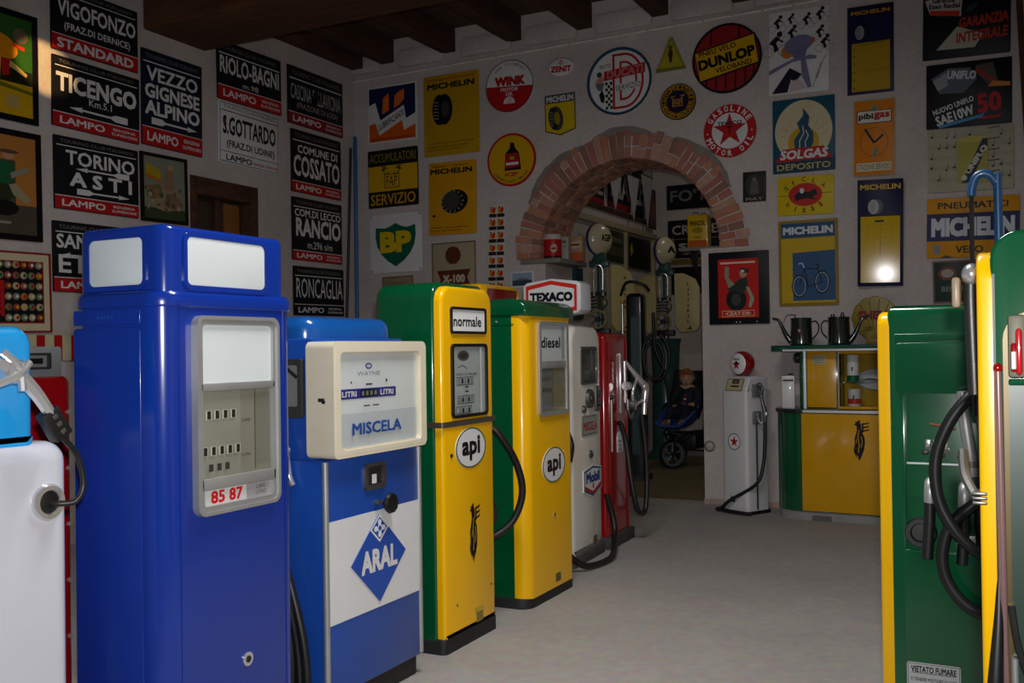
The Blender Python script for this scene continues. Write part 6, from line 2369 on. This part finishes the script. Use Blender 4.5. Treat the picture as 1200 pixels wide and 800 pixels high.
tin_round('round red can with white top band and disc mark on left arch ledge', (-4.262, 9.318, 2.44), .092, .25, '#b9b4ac', '#b01a1c')
t = thing('oil_tin', 'white square tin with dark lettering between red can and orange tin', 'tin', (-4.20, 9.50, 2.44), R(6), 'old cans on the left arch ledge')
mb = MB(); mb.box(-.05, .05, -.06, .06, 0, .245, K('#a39d92'), .006)
a = Art(mb, (-.05, -.0605, 0), sx=.001)
a.text('Olio', 50, 190, 70, 30, K('#1c1a1a'), .03)
a.text('motor', 50, 140, 76, 18, K('#3a2a26'), .01)
mb.build('body', t)
mb = MB(); mb.cyl((0, 0, .244), (0, 0, .262), .02, STEEL, seg=14); mb.build('cap', t)
t = thing('oil_tin', 'cream and orange square tin at the inner end of left arch ledge', 'tin', (-4.15, 9.70, 2.44), R(4), 'old cans on the left arch ledge')
mb = MB(); mb.box(-.075, .075, -.05, .05, 0, .27, K('#a8896c'), .006)
a = Art(mb, (-.075, -.0505, 0), sx=.0015)
a.rect(0, 0, 100, 62, K('#b8552c'))
a.poly([(10, 80), (90, 100), (90, 150), (10, 130)], K('#c0aa90'))
a.rect(20, 108, 80, 122, K('#6d3420'))
mb.build('body', t)
mb = MB(); mb.cyl((.03, 0, .268), (.03, 0, .288), .02, STEEL, seg=14); mb.build('cap', t)

# shelf and yellow tin behind the right pier
t = thing('wall_shelf', 'pale slab shelf behind the right arch pier', 'shelf', (-2.78, 10.02, 2.50))
mb = MB(); mb.box(-.31, .12, -.115, .12, 0, .035, CEMENT, .006); mb.build('slab', t)
mb = MB(); mb.prism([(.115, -.22), (.115, 0), (-.08, 0)], 'yz', .05, .08, DSTEEL); mb.build('bracket', t)
mb = MB(); mb.prism([(.115, -.22), (.115, 0), (-.08, 0)], 'yz', -.20, -.17, DSTEEL); mb.build('bracket', t)
t = thing('oil_tin', 'tall yellow oil tin with dark lettering on the shelf under the arch', 'tin', (-2.905, 10.04, 2.535), 0)
mb = MB(); mb.box(-.108, .108, -.07, .07, 0, .345, paint('#c9a214', .3, .3), .012)
a = Art(mb, (-.108, -.0705, 0), sx=.00216)
a.rect(4, 4, 96, 36, K('#b5541c'))
a.text('PENNZOIL', 50, 118, 78, 24, K('#2a1c10'), .03)
a.disc(50, 84, 26, 14, K('#8d7a1a'))
a.text('OIL', 50, 50, 40, 10, K('#2a1c10'), .02)
mb.build('body', t)
mb = MB(); mb.cyl((.05, 0, .343), (.05, 0, .365), .025, STEEL, seg=14); mb.tube([(-.07, 0, .345), (-.06, 0, .37), (-.01, 0, .37), (.0, 0, .345)], .006, STEEL, 8); mb.build('cap', t)


# ------------------------------------------------------------------ inner room
def inner_sign(name, label, loc, rz, w, h, draw, base='black', cat='sign', group=None, thick=.012, edge=None):
    mb = MB()
    mb.prism(rr(-w / 2, w / 2, -h / 2, h / 2, .008, 2), 'xz', -thick, 0, K(edge or base), .003, seg=2)
    a = Art(mb, (-w / 2, -thick, -h / 2), sx=w / 100)
    draw(a, 100.0, 100 * h / w)
    o = mb.build(name)
    o.location = loc
    o.rotation_euler = (0, 0, rz)
    return tag(o, label, cat, group)


def big_letters(s, band=None):
    def d(a, W, H):
        a.text(s, 50, H * .52, 86, H * .56, K('#a5a3a0'), .02)
        if band:
            a.rect(0, 0, W, H * .14, K(band))
    return d


IG = 'dark road signs in the room behind the arch'
inner_sign('road_sign', 'black sign with big letter fragment high on inner left wall, nearest the arch', (-4.74, 11.6, 3.62), R(90), .75, .5, big_letters('KRL', 'dred'), group=IG)
inner_sign('road_sign', 'black sign with large X high on inner left wall, between two pennants', (-4.74, 12.55, 3.68), R(90), .85, .6, big_letters('XIA', 'dred'), group=IG)
inner_sign('road_sign', 'black road sign on inner left wall next to the dark picture', (-4.74, 13.3, 3.72), R(90), .45, .7, big_letters('ZE'), group=IG)
for k, (y, z1, h, lab) in enumerate(((12.19, 3.80, .46, 'grey pennant hanging from inner ceiling edge, nearest the arch'), (12.89, 3.88, .62, 'grey pennant in the middle of three on inner left wall'), (13.47, 3.97, .74, 'longest grey pennant, deepest of three on inner left wall'))):
    m = MB()
    m.prism([(y - .24, z1), (y, z1 - h), (y + .24, z1)], 'yz', -4.66, -4.652, paint('#b0aeae', .8, var=.06))
    m.box(-4.664, -4.648, y - .25, y + .25, z1 - .006, z1 + .012, DSTEEL, .002)
    m.cyl((-4.656, y - .2, z1), (-4.656, y - .2, 4.9), .004, DSTEEL, seg=6)
    m.cyl((-4.656, y + .2, z1), (-4.656, y + .2, 4.9), .004, DSTEEL, seg=6)
    tag(m.build('pennant'), lab, 'pennant', 'grey pennants in the room behind the arch')


def d_pic(a, W, H):
    a.rect(8, 8, W - 8, H - 8, K('#4a2c2c'))
    a.disc(50, H * .5, 28, H * .24, K('#6d3a34'))


inner_sign('framed_picture', 'dark upright picture with red oval in the inner room corner', (-4.68, 13.74, 3.53), R(90), .30, .58, d_pic, '#1a1616', 'picture')


def d_fo(a, W, H):
    a.text("FO'T", 44, H * .55, 74, H * .5, K('#6d6c6a'), .02)
    0 and a.text('CITTA', 40, H * .15, 40, H * .1, K('#55544f'), 0)


inner_sign('road_sign', "black sign with letters FO'T topmost on inner back wall", (-4.15, 13.99, 3.71), 0, .76, .36, d_fo, group=IG)


def d_cro(a, W, H):
    a.text('CROCE', 52, H * .74, 88, H * .25, K('#a8a6a2'), .02)
    a.line([(3, H * .5), (97, H * .5)], 1, K('#8d8b88'))
    a.text('SI 5', 46, H * .30, 52, H * .18, K('#a8a6a2'), .04)
    arrow(a, 90, 24, H * .10, H * .08, K('#a8a6a2'))
    a.poly([(4, H * .3), (10, H * .58), (14, H * .3), (8, H * .05)], K('#9c7a1a'))


inner_sign('road_sign', 'black sign reading CROCE with arrow, on inner back wall beside yellow tin', (-4.13, 13.99, 3.09), 0, .78, .56, d_cro, group=IG)
inner_sign('road_sign', 'dim sign with small yellow lozenge low on inner back wall', (-4.17, 13.99, 2.48), 0, .62, .40, lambda a, W, H: (a.poly([(18, H * .5), (28, H * .7), (38, H * .5), (28, H * .3)], K('#8d6d1a'))), '#1c1412', group=IG)
inner_sign('yellow_panel', 'thin yellow panel under the CROCE sign', (-4.22, 13.99, 2.755), 0, .6, .075, lambda a, W, H: None, '#7d6414')
inner_sign('road_sign', 'dark price board with letters far right on inner back wall', (-3.52, 13.99, 2.02), 0, .34, .66, lambda a, W, H: (a.text('A', 50, H * .60, 46, H * .18, K('#a8a6a2'), .03), a.rect(8, H * .28, 92, H * .38, K('dred')), a.rect(8, H * .80, 92, H * .9, K('#4a1c1c'))), group=IG)
inner_sign('green_panel', 'olive green lettered panel between posts of the inner left wall', (-4.735, 12.32, 2.86), R(90), .68, .42, lambda a, W, H: ([a.rect(10 + 10 * k, H * .64, 17 + 10 * k, H * .80, K('#6d6f58')) for k in range(8)], [a.rect(10 + 12 * k, H * .22, 18 + 12 * k, H * .50, K('#54563e')) for k in range(7)]), '#2c3020')
inner_sign('dark_panel', 'dark panel with yellow mark between posts of the inner left wall', (-4.735, 13.3, 2.84), R(90), .95, .46, lambda a, W, H: (a.poly([(8, H * .6), (16, H * .8), (22, H * .55), (14, H * .35)], K('#9c8a1a')), a.frame(0, 0, W, H, 2, K('#4a4636'))), '#171a18')
inner_sign('teal_board', 'teal board low on inner left wall behind the white sign box', (-4.735, 10.9, 2.18), R(90), .62, .62, lambda a, W, H: a.rect(64, 0, W, H, K('#123c4a')), '#1d6a78')


def column_pump(label, c, rz, globe_txt, left_wing, right_wing, txt, gr):
    t = thing('fuel_pump', label, 'fuel pump', (c[0], c[1], 0), rz, 'tall globe pumps in the room behind the arch')
    teal = paint('#27504c', .35, .3, var=.1)
    cream = paint('#cbbb80', .4, .2, var=.06)
    mb = MB(); mb.lathe([(.0, 0), (.26, 0), (.26, .05), (.21, .08), (.19, .14), (.18, 1.2), (.20, 1.55), (.22, 1.62), (0, 1.63)], (0, 0, 0), teal); mb.build('column', t)
    # mechanism with glass measure and wheels
    mb = MB()
    mb.cyl((0, .06, 1.62), (0, .06, 2.55), .035, teal, seg=14)
    mb.box(-.12, .12, -.02, .10, 1.66, 1.74, DSTEEL, .01)
    mb.box(-.12, .12, -.02, .10, 2.48, 2.56, teal, .01)
    mb.build('spine', t)
    mb = MB()
    for k in range(5):
        z = 1.95 + .04 * k
        mb.tube([(-.09, -.05, z), (-.02, -.09, z + .01), (.05, -.05, z + .02)], .012, STEEL, 8, 4)
    mb.lathe([(.095, -.014), (.115, -.014), (.12, 0), (.115, .014), (.095, .014), (.095, -.014)], (.0, -.10, 1.85), paint('#a89c70', .35, metal=.6), (0, -1, 0))
    for k in range(5):
        a_ = 2 * PI * k / 5
        mb.cyl((0, -.10, 1.85), (.10 * math.cos(a_), -.10, 1.85 + .10 * math.sin(a_)), .009, STEEL, seg=8)
    mb.lathe([(0, .02), (.03, .02), (.03, -.06), (0, -.06)], (0, -.10, 1.85), DSTEEL, (0, -1, 0))
    mb.ell((.07, -.06, 2.05), (.05, .03, .07), paint('#6d6a50', .4, metal=.4), 14, 10)
    mb.build('hand_wheel', t)
    for x in (-.055, .055):
        mb = MB()
        mb.cyl((x, -.03, 2.18), (x, -.03, 2.46), .042, GLASS, seg=18)
        mb.build('measuring_glass', t)
    mb = MB()
    mb.tube([(-.055, -.04, 2.16), (-.055, -.05, 2.30), (-.055, -.04, 2.44), (0, -.05, 2.50), (.055, -.04, 2.44), (.055, -.05, 2.2)], .012, CHROME, 8, 4)
    mb.cyl((-.055, -.03, 2.13), (-.055, -.03, 2.18), .045, STEEL, seg=16)
    mb.cyl((.055, -.03, 2.13), (.055, -.03, 2.18), .045, STEEL, seg=16)
    mb.build('pipework', t)
    # door wings
    def wing(x0, ang, s, text):
        o = bpy.data.objects.new('door_wing', None)
        prof = [(0, 1.80), (s * .08, 1.70), (s * .30, 1.72), (s * .34, 1.80), (s * .34, 2.30), (s * .28, 2.42), (s * .12, 2.50), (0, 2.50)]
        mb = MB(); mb.prism(prof, 'xz', -.035, .035, cream, .012, .012)
        a = Art(mb, (s * .19, -.0355, 1.78), sx=.0062)
        for i, ch in enumerate(text):
            a.text(ch, 0, 92 - i * 11.5, 2.2 if ch == 'I' else 5.5, 7, K('#2a241a'), .02)
        a.poly([(-6, -6), (10, -6), (6, -4), (4, 3), (1, -3)], K('#2a241a'))
        w_ = mb.build('door_wing', t, 'cream door wing with upright lettering')
        bpy.data.objects.remove(o)
        w_.location = (x0, .05, 0)
        w_.rotation_euler = (0, 0, ang)
    if left_wing is not None:
        wing(-.13, left_wing, -1, '')
    if right_wing is not None:
        wing(.13, right_wing, 1, txt)
    # globe
    mb = MB(); mb.lathe([(.10, 2.54), (.09, 2.58), (.07, 2.62), (.06, 2.68)], (0, .03, 0), teal); mb.build('globe_collar', t)
    r = .195
    gc = Vector((0, .03, 2.62 + r))
    gd = Vector((math.sin(gr), -math.cos(gr), 0))
    mb = MB()
    mb.lathe([(0, .115), (.08, .108), (.14, .085), (r * .93, .045), (r, .02), (r, -.03), (r * .93, -.055), (.14, -.085), (0, -.11)], gc, paint('#cfc6a4', .25, .4), gd, 36)
    mb.lathe([(r + .001, -.028), (r + .003, -.02), (r + .003, .006), (r + .001, .014)], gc, paint('#1f2f78', .3, .3), gd, 36)
    g = mb.build('globe', t, 'cream globe with blue band')
    mb = MB()
    ux = Vector((math.cos(gr), math.sin(gr), 0))
    a = Art(mb, gc - ux * .105 - Vector((0, 0, .05)) + gd * .114, ux=ux, nrm=gd, sx=.0021, sz=.003)
    a.text(globe_txt, 54, 20, 76, 30, K('black'), .04)
    mb.build('lettering', g)
    return t


column_pump('tall pump with nearer cream globe and narrow cream door, first beyond the arch', (-4.42, 10.98), R(8), 'AGIP', None, R(50), 'NAFTER', R(60))
column_pump('tall pump with half-seen globe and two cream door wings, deeper beyond the arch', (-4.20, 12.8), R(2), 'A', R(-10), R(2), 'LITTORIL', R(66))


def dark_pump():
    t = thing('fuel_pump', 'dark slim pump with coiled black hoses and bright rod, in the archway shadow', 'fuel pump', (-3.82, 10.62, 0), R(10), 'tall globe pumps in the room behind the arch')
    dk = paint('#0e1216', .3, .4, var=.15)
    mb = MB(); mb.prism(rr(-.14, .14, -.15, .15, .05), 'xy', 0, .06, PLINTH); mb.build('plinth', t)
    mb = MB(); mb.prism(rr(-.10, .10, -.13, .13, .045, 6), 'xy', .05, 2.12, dk, 0, .05); mb.build('body', t)
    mb = MB(); mb.prism(rr(-.045, .045, .3, 1.85, .02), 'xz', -.134, -.128, paint('#1c3a3a', .4, .2, var=.1)); mb.build('door', t)
    mb = MB(); mb.cyl((-.135, -.15, .55), (-.135, -.15, 2.0), .012, CHROME, seg=12); mb.cyl((-.135, -.15, 2.0), (-.135, -.15, 2.03), .018, paint('#b5742a', .3, metal=.5), seg=12); mb.build('hose_guide', t)
    for (cx, cz, rx, rz_, y) in ((.24, 1.40, .15, .26, -.18), (.22, 1.36, .11, .21, -.20)):
        hose(t, [(cx + rx * math.cos(a_), y, cz + rz_ * math.sin(a_)) for a_ in [R(100 + 30 * k) for k in range(12)]], .018, world=False)
    hose(t, [(-.16, -.10, 2.10), (-.08, -.16, 2.24), (.10, -.17, 2.22), (.17, -.12, 2.14)], .016, world=False)
    hose(t, [(.20, -.05, 1.9), (.22, -.10, 1.5), (.30, -.12, 1.3), (.36, -.10, 1.0), (.34, -.06, .7)], .018, world=False)
    mb = MB(); mb.tube([(.075, -.136, .5 + .02 * k) for k in range(50)], .006, STEEL, 8, 1, [.008 if k % 3 else .003 for k in range(50)]); mb.build('rivet_strip', t)
    return t


dark_pump()


# ------------------------------------------------------------------ pushchair with a child
def pushchair():
    t = thing('pushchair', 'blue pushchair with large front wheel half hidden behind the arch pillar', 'pushchair', (-3.73, 12.106, 0), R(262.5))
    blk = paint('#141416', .5)
    blue = paint('#2c4a94', .7, var=.1)
    # local +x is the way it travels
    def wheel(x, y, r, ax=(0, 1, 0)):
        ax = Vector(ax).normalized()
        ca = Vector((x, y, r))
        e = ax.cross(Vector((0, 0, 1)))
        hub = paint('#6d7074', .4, metal=.4)
        mb = MB()
        mb.lathe([(r - .03, -.02), (r - .012, -.026), (r, -.012), (r, .012), (r - .012, .026), (r - .03, .02), (r - .03, -.02)], ca, RUBBER, ax, 32)
        mb.lathe([(r - .06, -.014), (r - .03, -.016), (r - .03, .016), (r - .06, .014), (r - .06, -.014)], ca, hub, ax, 32)
        for k in range(5):
            a_ = 2 * PI * k / 5 + .3
            mb.cyl(ca, ca + (e * math.cos(a_) + Vector((0, 0, math.sin(a_)))) * (r - .05), .018, hub, .012, 10)
        mb.cyl(ca - ax * .035, ca + ax * .035, .03, blk, seg=16)
        mb.build('wheel', t)
    wheel(.38, 0, .18, (-.60, -.80, 0))
    wheel(-.45, .26, .15)
    wheel(-.45, -.26, .15)
    mb = MB()
    for s in (-1, 1):
        mb.tube([(.38, s * .045, .18), (.40, s * .05, .34), (.36, s * .10, .42)], .014, blk, 10)
        mb.tube([(.36, s * .12, .42), (.0, s * .24, .44), (-.45, s * .24, .16)], .015, blk, 10)
        mb.tube([(.02, s * .25, .44), (-.25, s * .26, .80), (-.55, s * .26, 1.08)], .015, blk, 10)
    mb.tube([(.36, -.12, .42), (.40, 0, .44), (.36, .12, .42)], .015, blk, 10)
    mb.tube([(-.45, -.26, .15), (-.45, .26, .15)], .012, blk, 10)
    mb.tube([(-.55, -.26, 1.08), (-.58, 0, 1.10), (-.55, .26, 1.08)], .018, blk, 10)
    mb.build('frame', t)
    # seat shell: swept U section
    prof = [(.46, .52), (.40, .50), (.28, .50), (.14, .52), (.02, .545), (-.10, .60), (-.18, .76), (-.24, .96), (-.29, 1.20)]
    vs, fs = [], []
    n = 11
    for i, (x, z) in enumerate(prof):
        wd = .20 if i < 2 else .225
        rim = (.05, .10, .16, .20, .22, .20, .16, .13, .08)[i]
        for k in range(n):
            u = -1 + 2 * k / (n - 1)
            yy = u * wd
            lift = rim * max(0, abs(u) - .55) ** 1.5 / (.45 ** 1.5)
            dx = (.0 if i < 5 else lift * .8)
            vs.append((x + dx, yy, z + (lift if i < 6 else lift * .25)))
    for nm, r0, r1, mat in (('seat', 0, 5, blue), ('backrest', 5, len(prof) - 1, blk)):
        t2 = bmesh.new()
        bv = {q: t2.verts.new(vs[q]) for q in range(r0 * n, (r1 + 1) * n)}
        for i in range(r0, r1):
            for k in range(n - 1):
                a_ = i * n + k
                t2.faces.new([bv[q] for q in (a_, a_ + 1, a_ + n + 1, a_ + n)])
        bmesh.ops.recalc_face_normals(t2, faces=list(t2.faces))
        bmesh.ops.solidify(t2, geom=list(t2.faces), thickness=.025)
        mb = MB(); mb.add(t2, mat); mb.build(nm, t, 'blue fabric seat' if nm == 'seat' else 'black backrest')
    mb = MB(); mb.box(-.30, .10, -.19, .19, .22, .42, blk, .04); mb.build('basket', t)
    mb = MB(); mb.tube([(.12, -.24, .72), (.26, -.14, .78), (.29, 0, .80), (.26, .14, .78), (.12, .24, .72)], .016, blk, 10); mb.build('bumper_bar', t)
    return t


PC = pushchair()


def child():
    """seated toddler: one skinned surface, voxel-fused"""
    V = Vector
    J = {}
    segs = []

    def limb(pts, rads):
        segs.append(([V(p) for p in pts], rads))
    # torso, neck
    limb([(-.02, 0, .665), (-.05, 0, .74), (-.085, 0, .86), (-.105, 0, .955), (-.105, 0, 1.01)], [.105, .115, .115, .085, .045])
    for s in (-1, 1):
        limb([(-.10, s * .08, .955), (-.085, s * .135, .93)], [.055, .052])
        if s > 0:
            limb([(-.085, .135, .93), (-.02, .175, .83), (.08, .155, .78), (.115, .145, .785)], [.050, .042, .034, .022])
        else:
            limb([(-.085, -.135, .93), (-.02, -.165, .82), (.075, -.11, .765), (.105, -.085, .77)], [.050, .042, .034, .022])
        limb([(-.01, s * .06, .66), (.12, s * .095, .665), (.22, s * .105, .655), (.275, s * .105, .60), (.325, s * .10, .545)], [.078, .068, .055, .048, .036])
        limb([(.325, s * .10, .545), (.345, s * .10, .535), (.395, s * .11, .56)], [.034, .036, .027])
    mb = MB()
    skin = paint('#c79878', .55, var=.05)
    cloth = paint('#171c2a', .8, var=.12)
    shoe = paint('#8a5a3a', .6, var=.1)
    sock = paint('#c4bcb0', .7)
    for pts, rads in segs:
        for i in range(len(pts) - 1):
            a_, b_ = pts[i], pts[i + 1]
            nst = max(2, int((b_ - a_).length / .02))
            for k in range(nst + 1):
                f = k / nst
                r_ = rads[i] + (rads[i + 1] - rads[i]) * f
                mb.ell(a_ + (b_ - a_) * f, (r_, r_, r_), skin, 10, 7)
    # hands with separate fingers
    for s, h, d in ((1, V((.125, .143, .787)), V((1, -.1, .1))), (-1, V((.115, -.078, .772)), V((.9, .5, .1)))):
        d.normalize()
        side = d.cross(V((0, 0, 1))).normalized()
        upv = side.cross(d).normalized()
        mb.ell(h + d * .012, (.022, .020, .014), skin, 12, 8)
        for k in range(4):
            o = side * ((k - 1.5) * .0095)
            L = (.020, .025, .024, .018)[k]
            p0 = h + d * .026 + o
            p1 = p0 + d * L * .6 - upv * .004
            p2 = p1 + d * L * .3 - upv * .012
            mb.tube([p0, p1, p2], .0052, skin, 8, 3)
        p0 = h + d * .004 + side * (.016 * (-s))
        mb.tube([p0, p0 + side * (.014 * (-s)) + d * .012, p0 + side * (.012 * (-s)) + d * .026 - upv * .006], .0058, skin, 8, 3)
    # head turned towards the aisle
    hc = V((-.085, 0, 1.115))
    rot = Matrix.Rotation(R(18), 3, 'Z') @ Matrix.Rotation(R(10), 3, 'Y')
    hp = lambda x, y, z: hc + rot @ V((x, y, z))
    mb.ell(hc, (.100, .090, .108), skin, 28, 18, rot)
    mb.ell(hp(.035, 0, -.045), (.062, .066, .058), skin, 20, 12, rot)
    for s in (-1, 1):
        mb.ell(hp(.055, s * .036, -.035), (.030, .028, .028), skin, 14, 10, rot)
        mb.ell(hp(-.008, s * .089, -.012), (.020, .010, .026), skin, 12, 8, rot)
    mb.ell(hp(.098, 0, -.018), (.014, .013, .012), skin, 12, 8, rot)
    mb.ell(hp(.088, 0, .002), (.012, .009, .02), skin, 12, 8, rot)
    mb.ell(hp(.050, 0, -.088), (.022, .024, .016), skin, 12, 8, rot)
    body = mb.build('person', None)
    md = body.modifiers.new('fuse', 'REMESH')
    md.mode = 'VOXEL'
    md.voxel_size = .0045
    sm = body.modifiers.new('soften', 'SMOOTH')
    sm.iterations = 4
    dg = bpy.context.evaluated_depsgraph_get()
    me = bpy.data.meshes.new_from_object(body.evaluated_get(dg))
    body.modifiers.clear()
    body.data = me
    me.materials.clear()
    for m_ in (skin, cloth, shoe, sock):
        me.materials.append(m_)
    for p in me.polygons:
        c = p.center
        p.use_smooth = True
        i = 1
        if c.z > .998 or (c.x > .10 and c.z > .74):
            i = 0
        elif c.x > .325 and c.z < .62:
            i = 2
        elif c.x > .295 and c.z < .60:
            i = 3
        p.material_index = i
    o = body
    o.location = PC.location
    o.rotation_euler = PC.rotation_euler
    tag(o, 'small child in dark clothes with reddish hair sitting in the blue pushchair', 'person')
    # hair, eyes, mouth, dummy
    mb = MB()
    hair = paint('#8a4a22', .7, var=.25, scale=40)
    tb = bmesh.new()
    bmesh.ops.create_uvsphere(tb, u_segments=40, v_segments=26, radius=1)
    for v in list(tb.verts):
        lim = -.05 + (.62 if v.co.x > .2 else -.35 if v.co.x < -.2 else .1) * (1 if abs(v.co.y) < .75 else .6)
        if v.co.z < lim:
            tb.verts.remove(v)
    for v in tb.verts:
        n = 1 + .03 * math.sin(v.co.x * 31 + v.co.z * 17) * math.sin(v.co.y * 29)
        v.co = hc + rot @ V((v.co.x * .108 * n - .004, v.co.y * .098 * n, v.co.z * .117 * n))
    bmesh.ops.solidify(tb, geom=list(tb.faces), thickness=.012)
    mb.add(tb, hair)
    for k in range(16):
        a_ = -1.2 + 2.4 * k / 15
        p0 = hp(.07 * math.cos(a_ * .7), .085 * math.sin(a_), .085)
        p1 = hp(.103 * math.cos(a_ * .75), .09 * math.sin(a_), .045 + .008 * (k % 3))
        mb.tube([p0, p1 + V((0, 0, .012)), p1], .008, hair, 6, 4, [.010, .009, .003])
    mb.build('hair', o)
    for s in (-1, 1):
        mb = MB()
        mb.ell(hp(.088, s * .034, .006), (.009, .012, .009), WHITE, 12, 8, rot)
        mb.ell(hp(.0945, s * .034, .006), (.005, .006, .006), BLACK, 10, 8, rot)
        mb.tube([hp(.092, s * .020, .026), hp(.096, s * .034, .030), hp(.088, s * .050, .026)], .003, hair, 6, 3)
        mb.build('eye', o)
    mb = MB()
    mb.ell(hp(.098, 0, -.052), (.006, .020, .014), paint('#6d7486', .4), 14, 8, rot)
    mb.lathe([(.008, 0), (.011, .004), (.008, .008), (.005, .004)], hp(.104, 0, -.054), paint('#8d93a0', .4), rot @ V((1, 0, 0)), 14)
    mb.build('dummy', o)
    mb = MB()
    mb.tube([hp(.078, -.026, -.066), hp(.092, 0, -.069), hp(.078, .026, -.066)], .004, paint('#a05a50', .5), 8, 4)
    mb.build('mouth', o)
    mb = MB()
    cr = paint('#b02a34', .7)
    for k in range(3):
        mb.ell((.05 - .012 * k, .01 + .012 * k, .80 + .045 * k), (.012, .016, .014), cr if k % 2 == 0 else WHITE, 12, 8)
    mb.tube([(-.045, -.05, 1.005), (-.03, 0, .985), (-.045, .05, 1.005), (-.12, .055, 1.01), (-.155, 0, 1.02), (-.12, -.055, 1.01), (-.045, -.05, 1.005)], .018, paint('#c4a890', .8), 10, 4)
    mb.build('collar', o)
    return o


child()
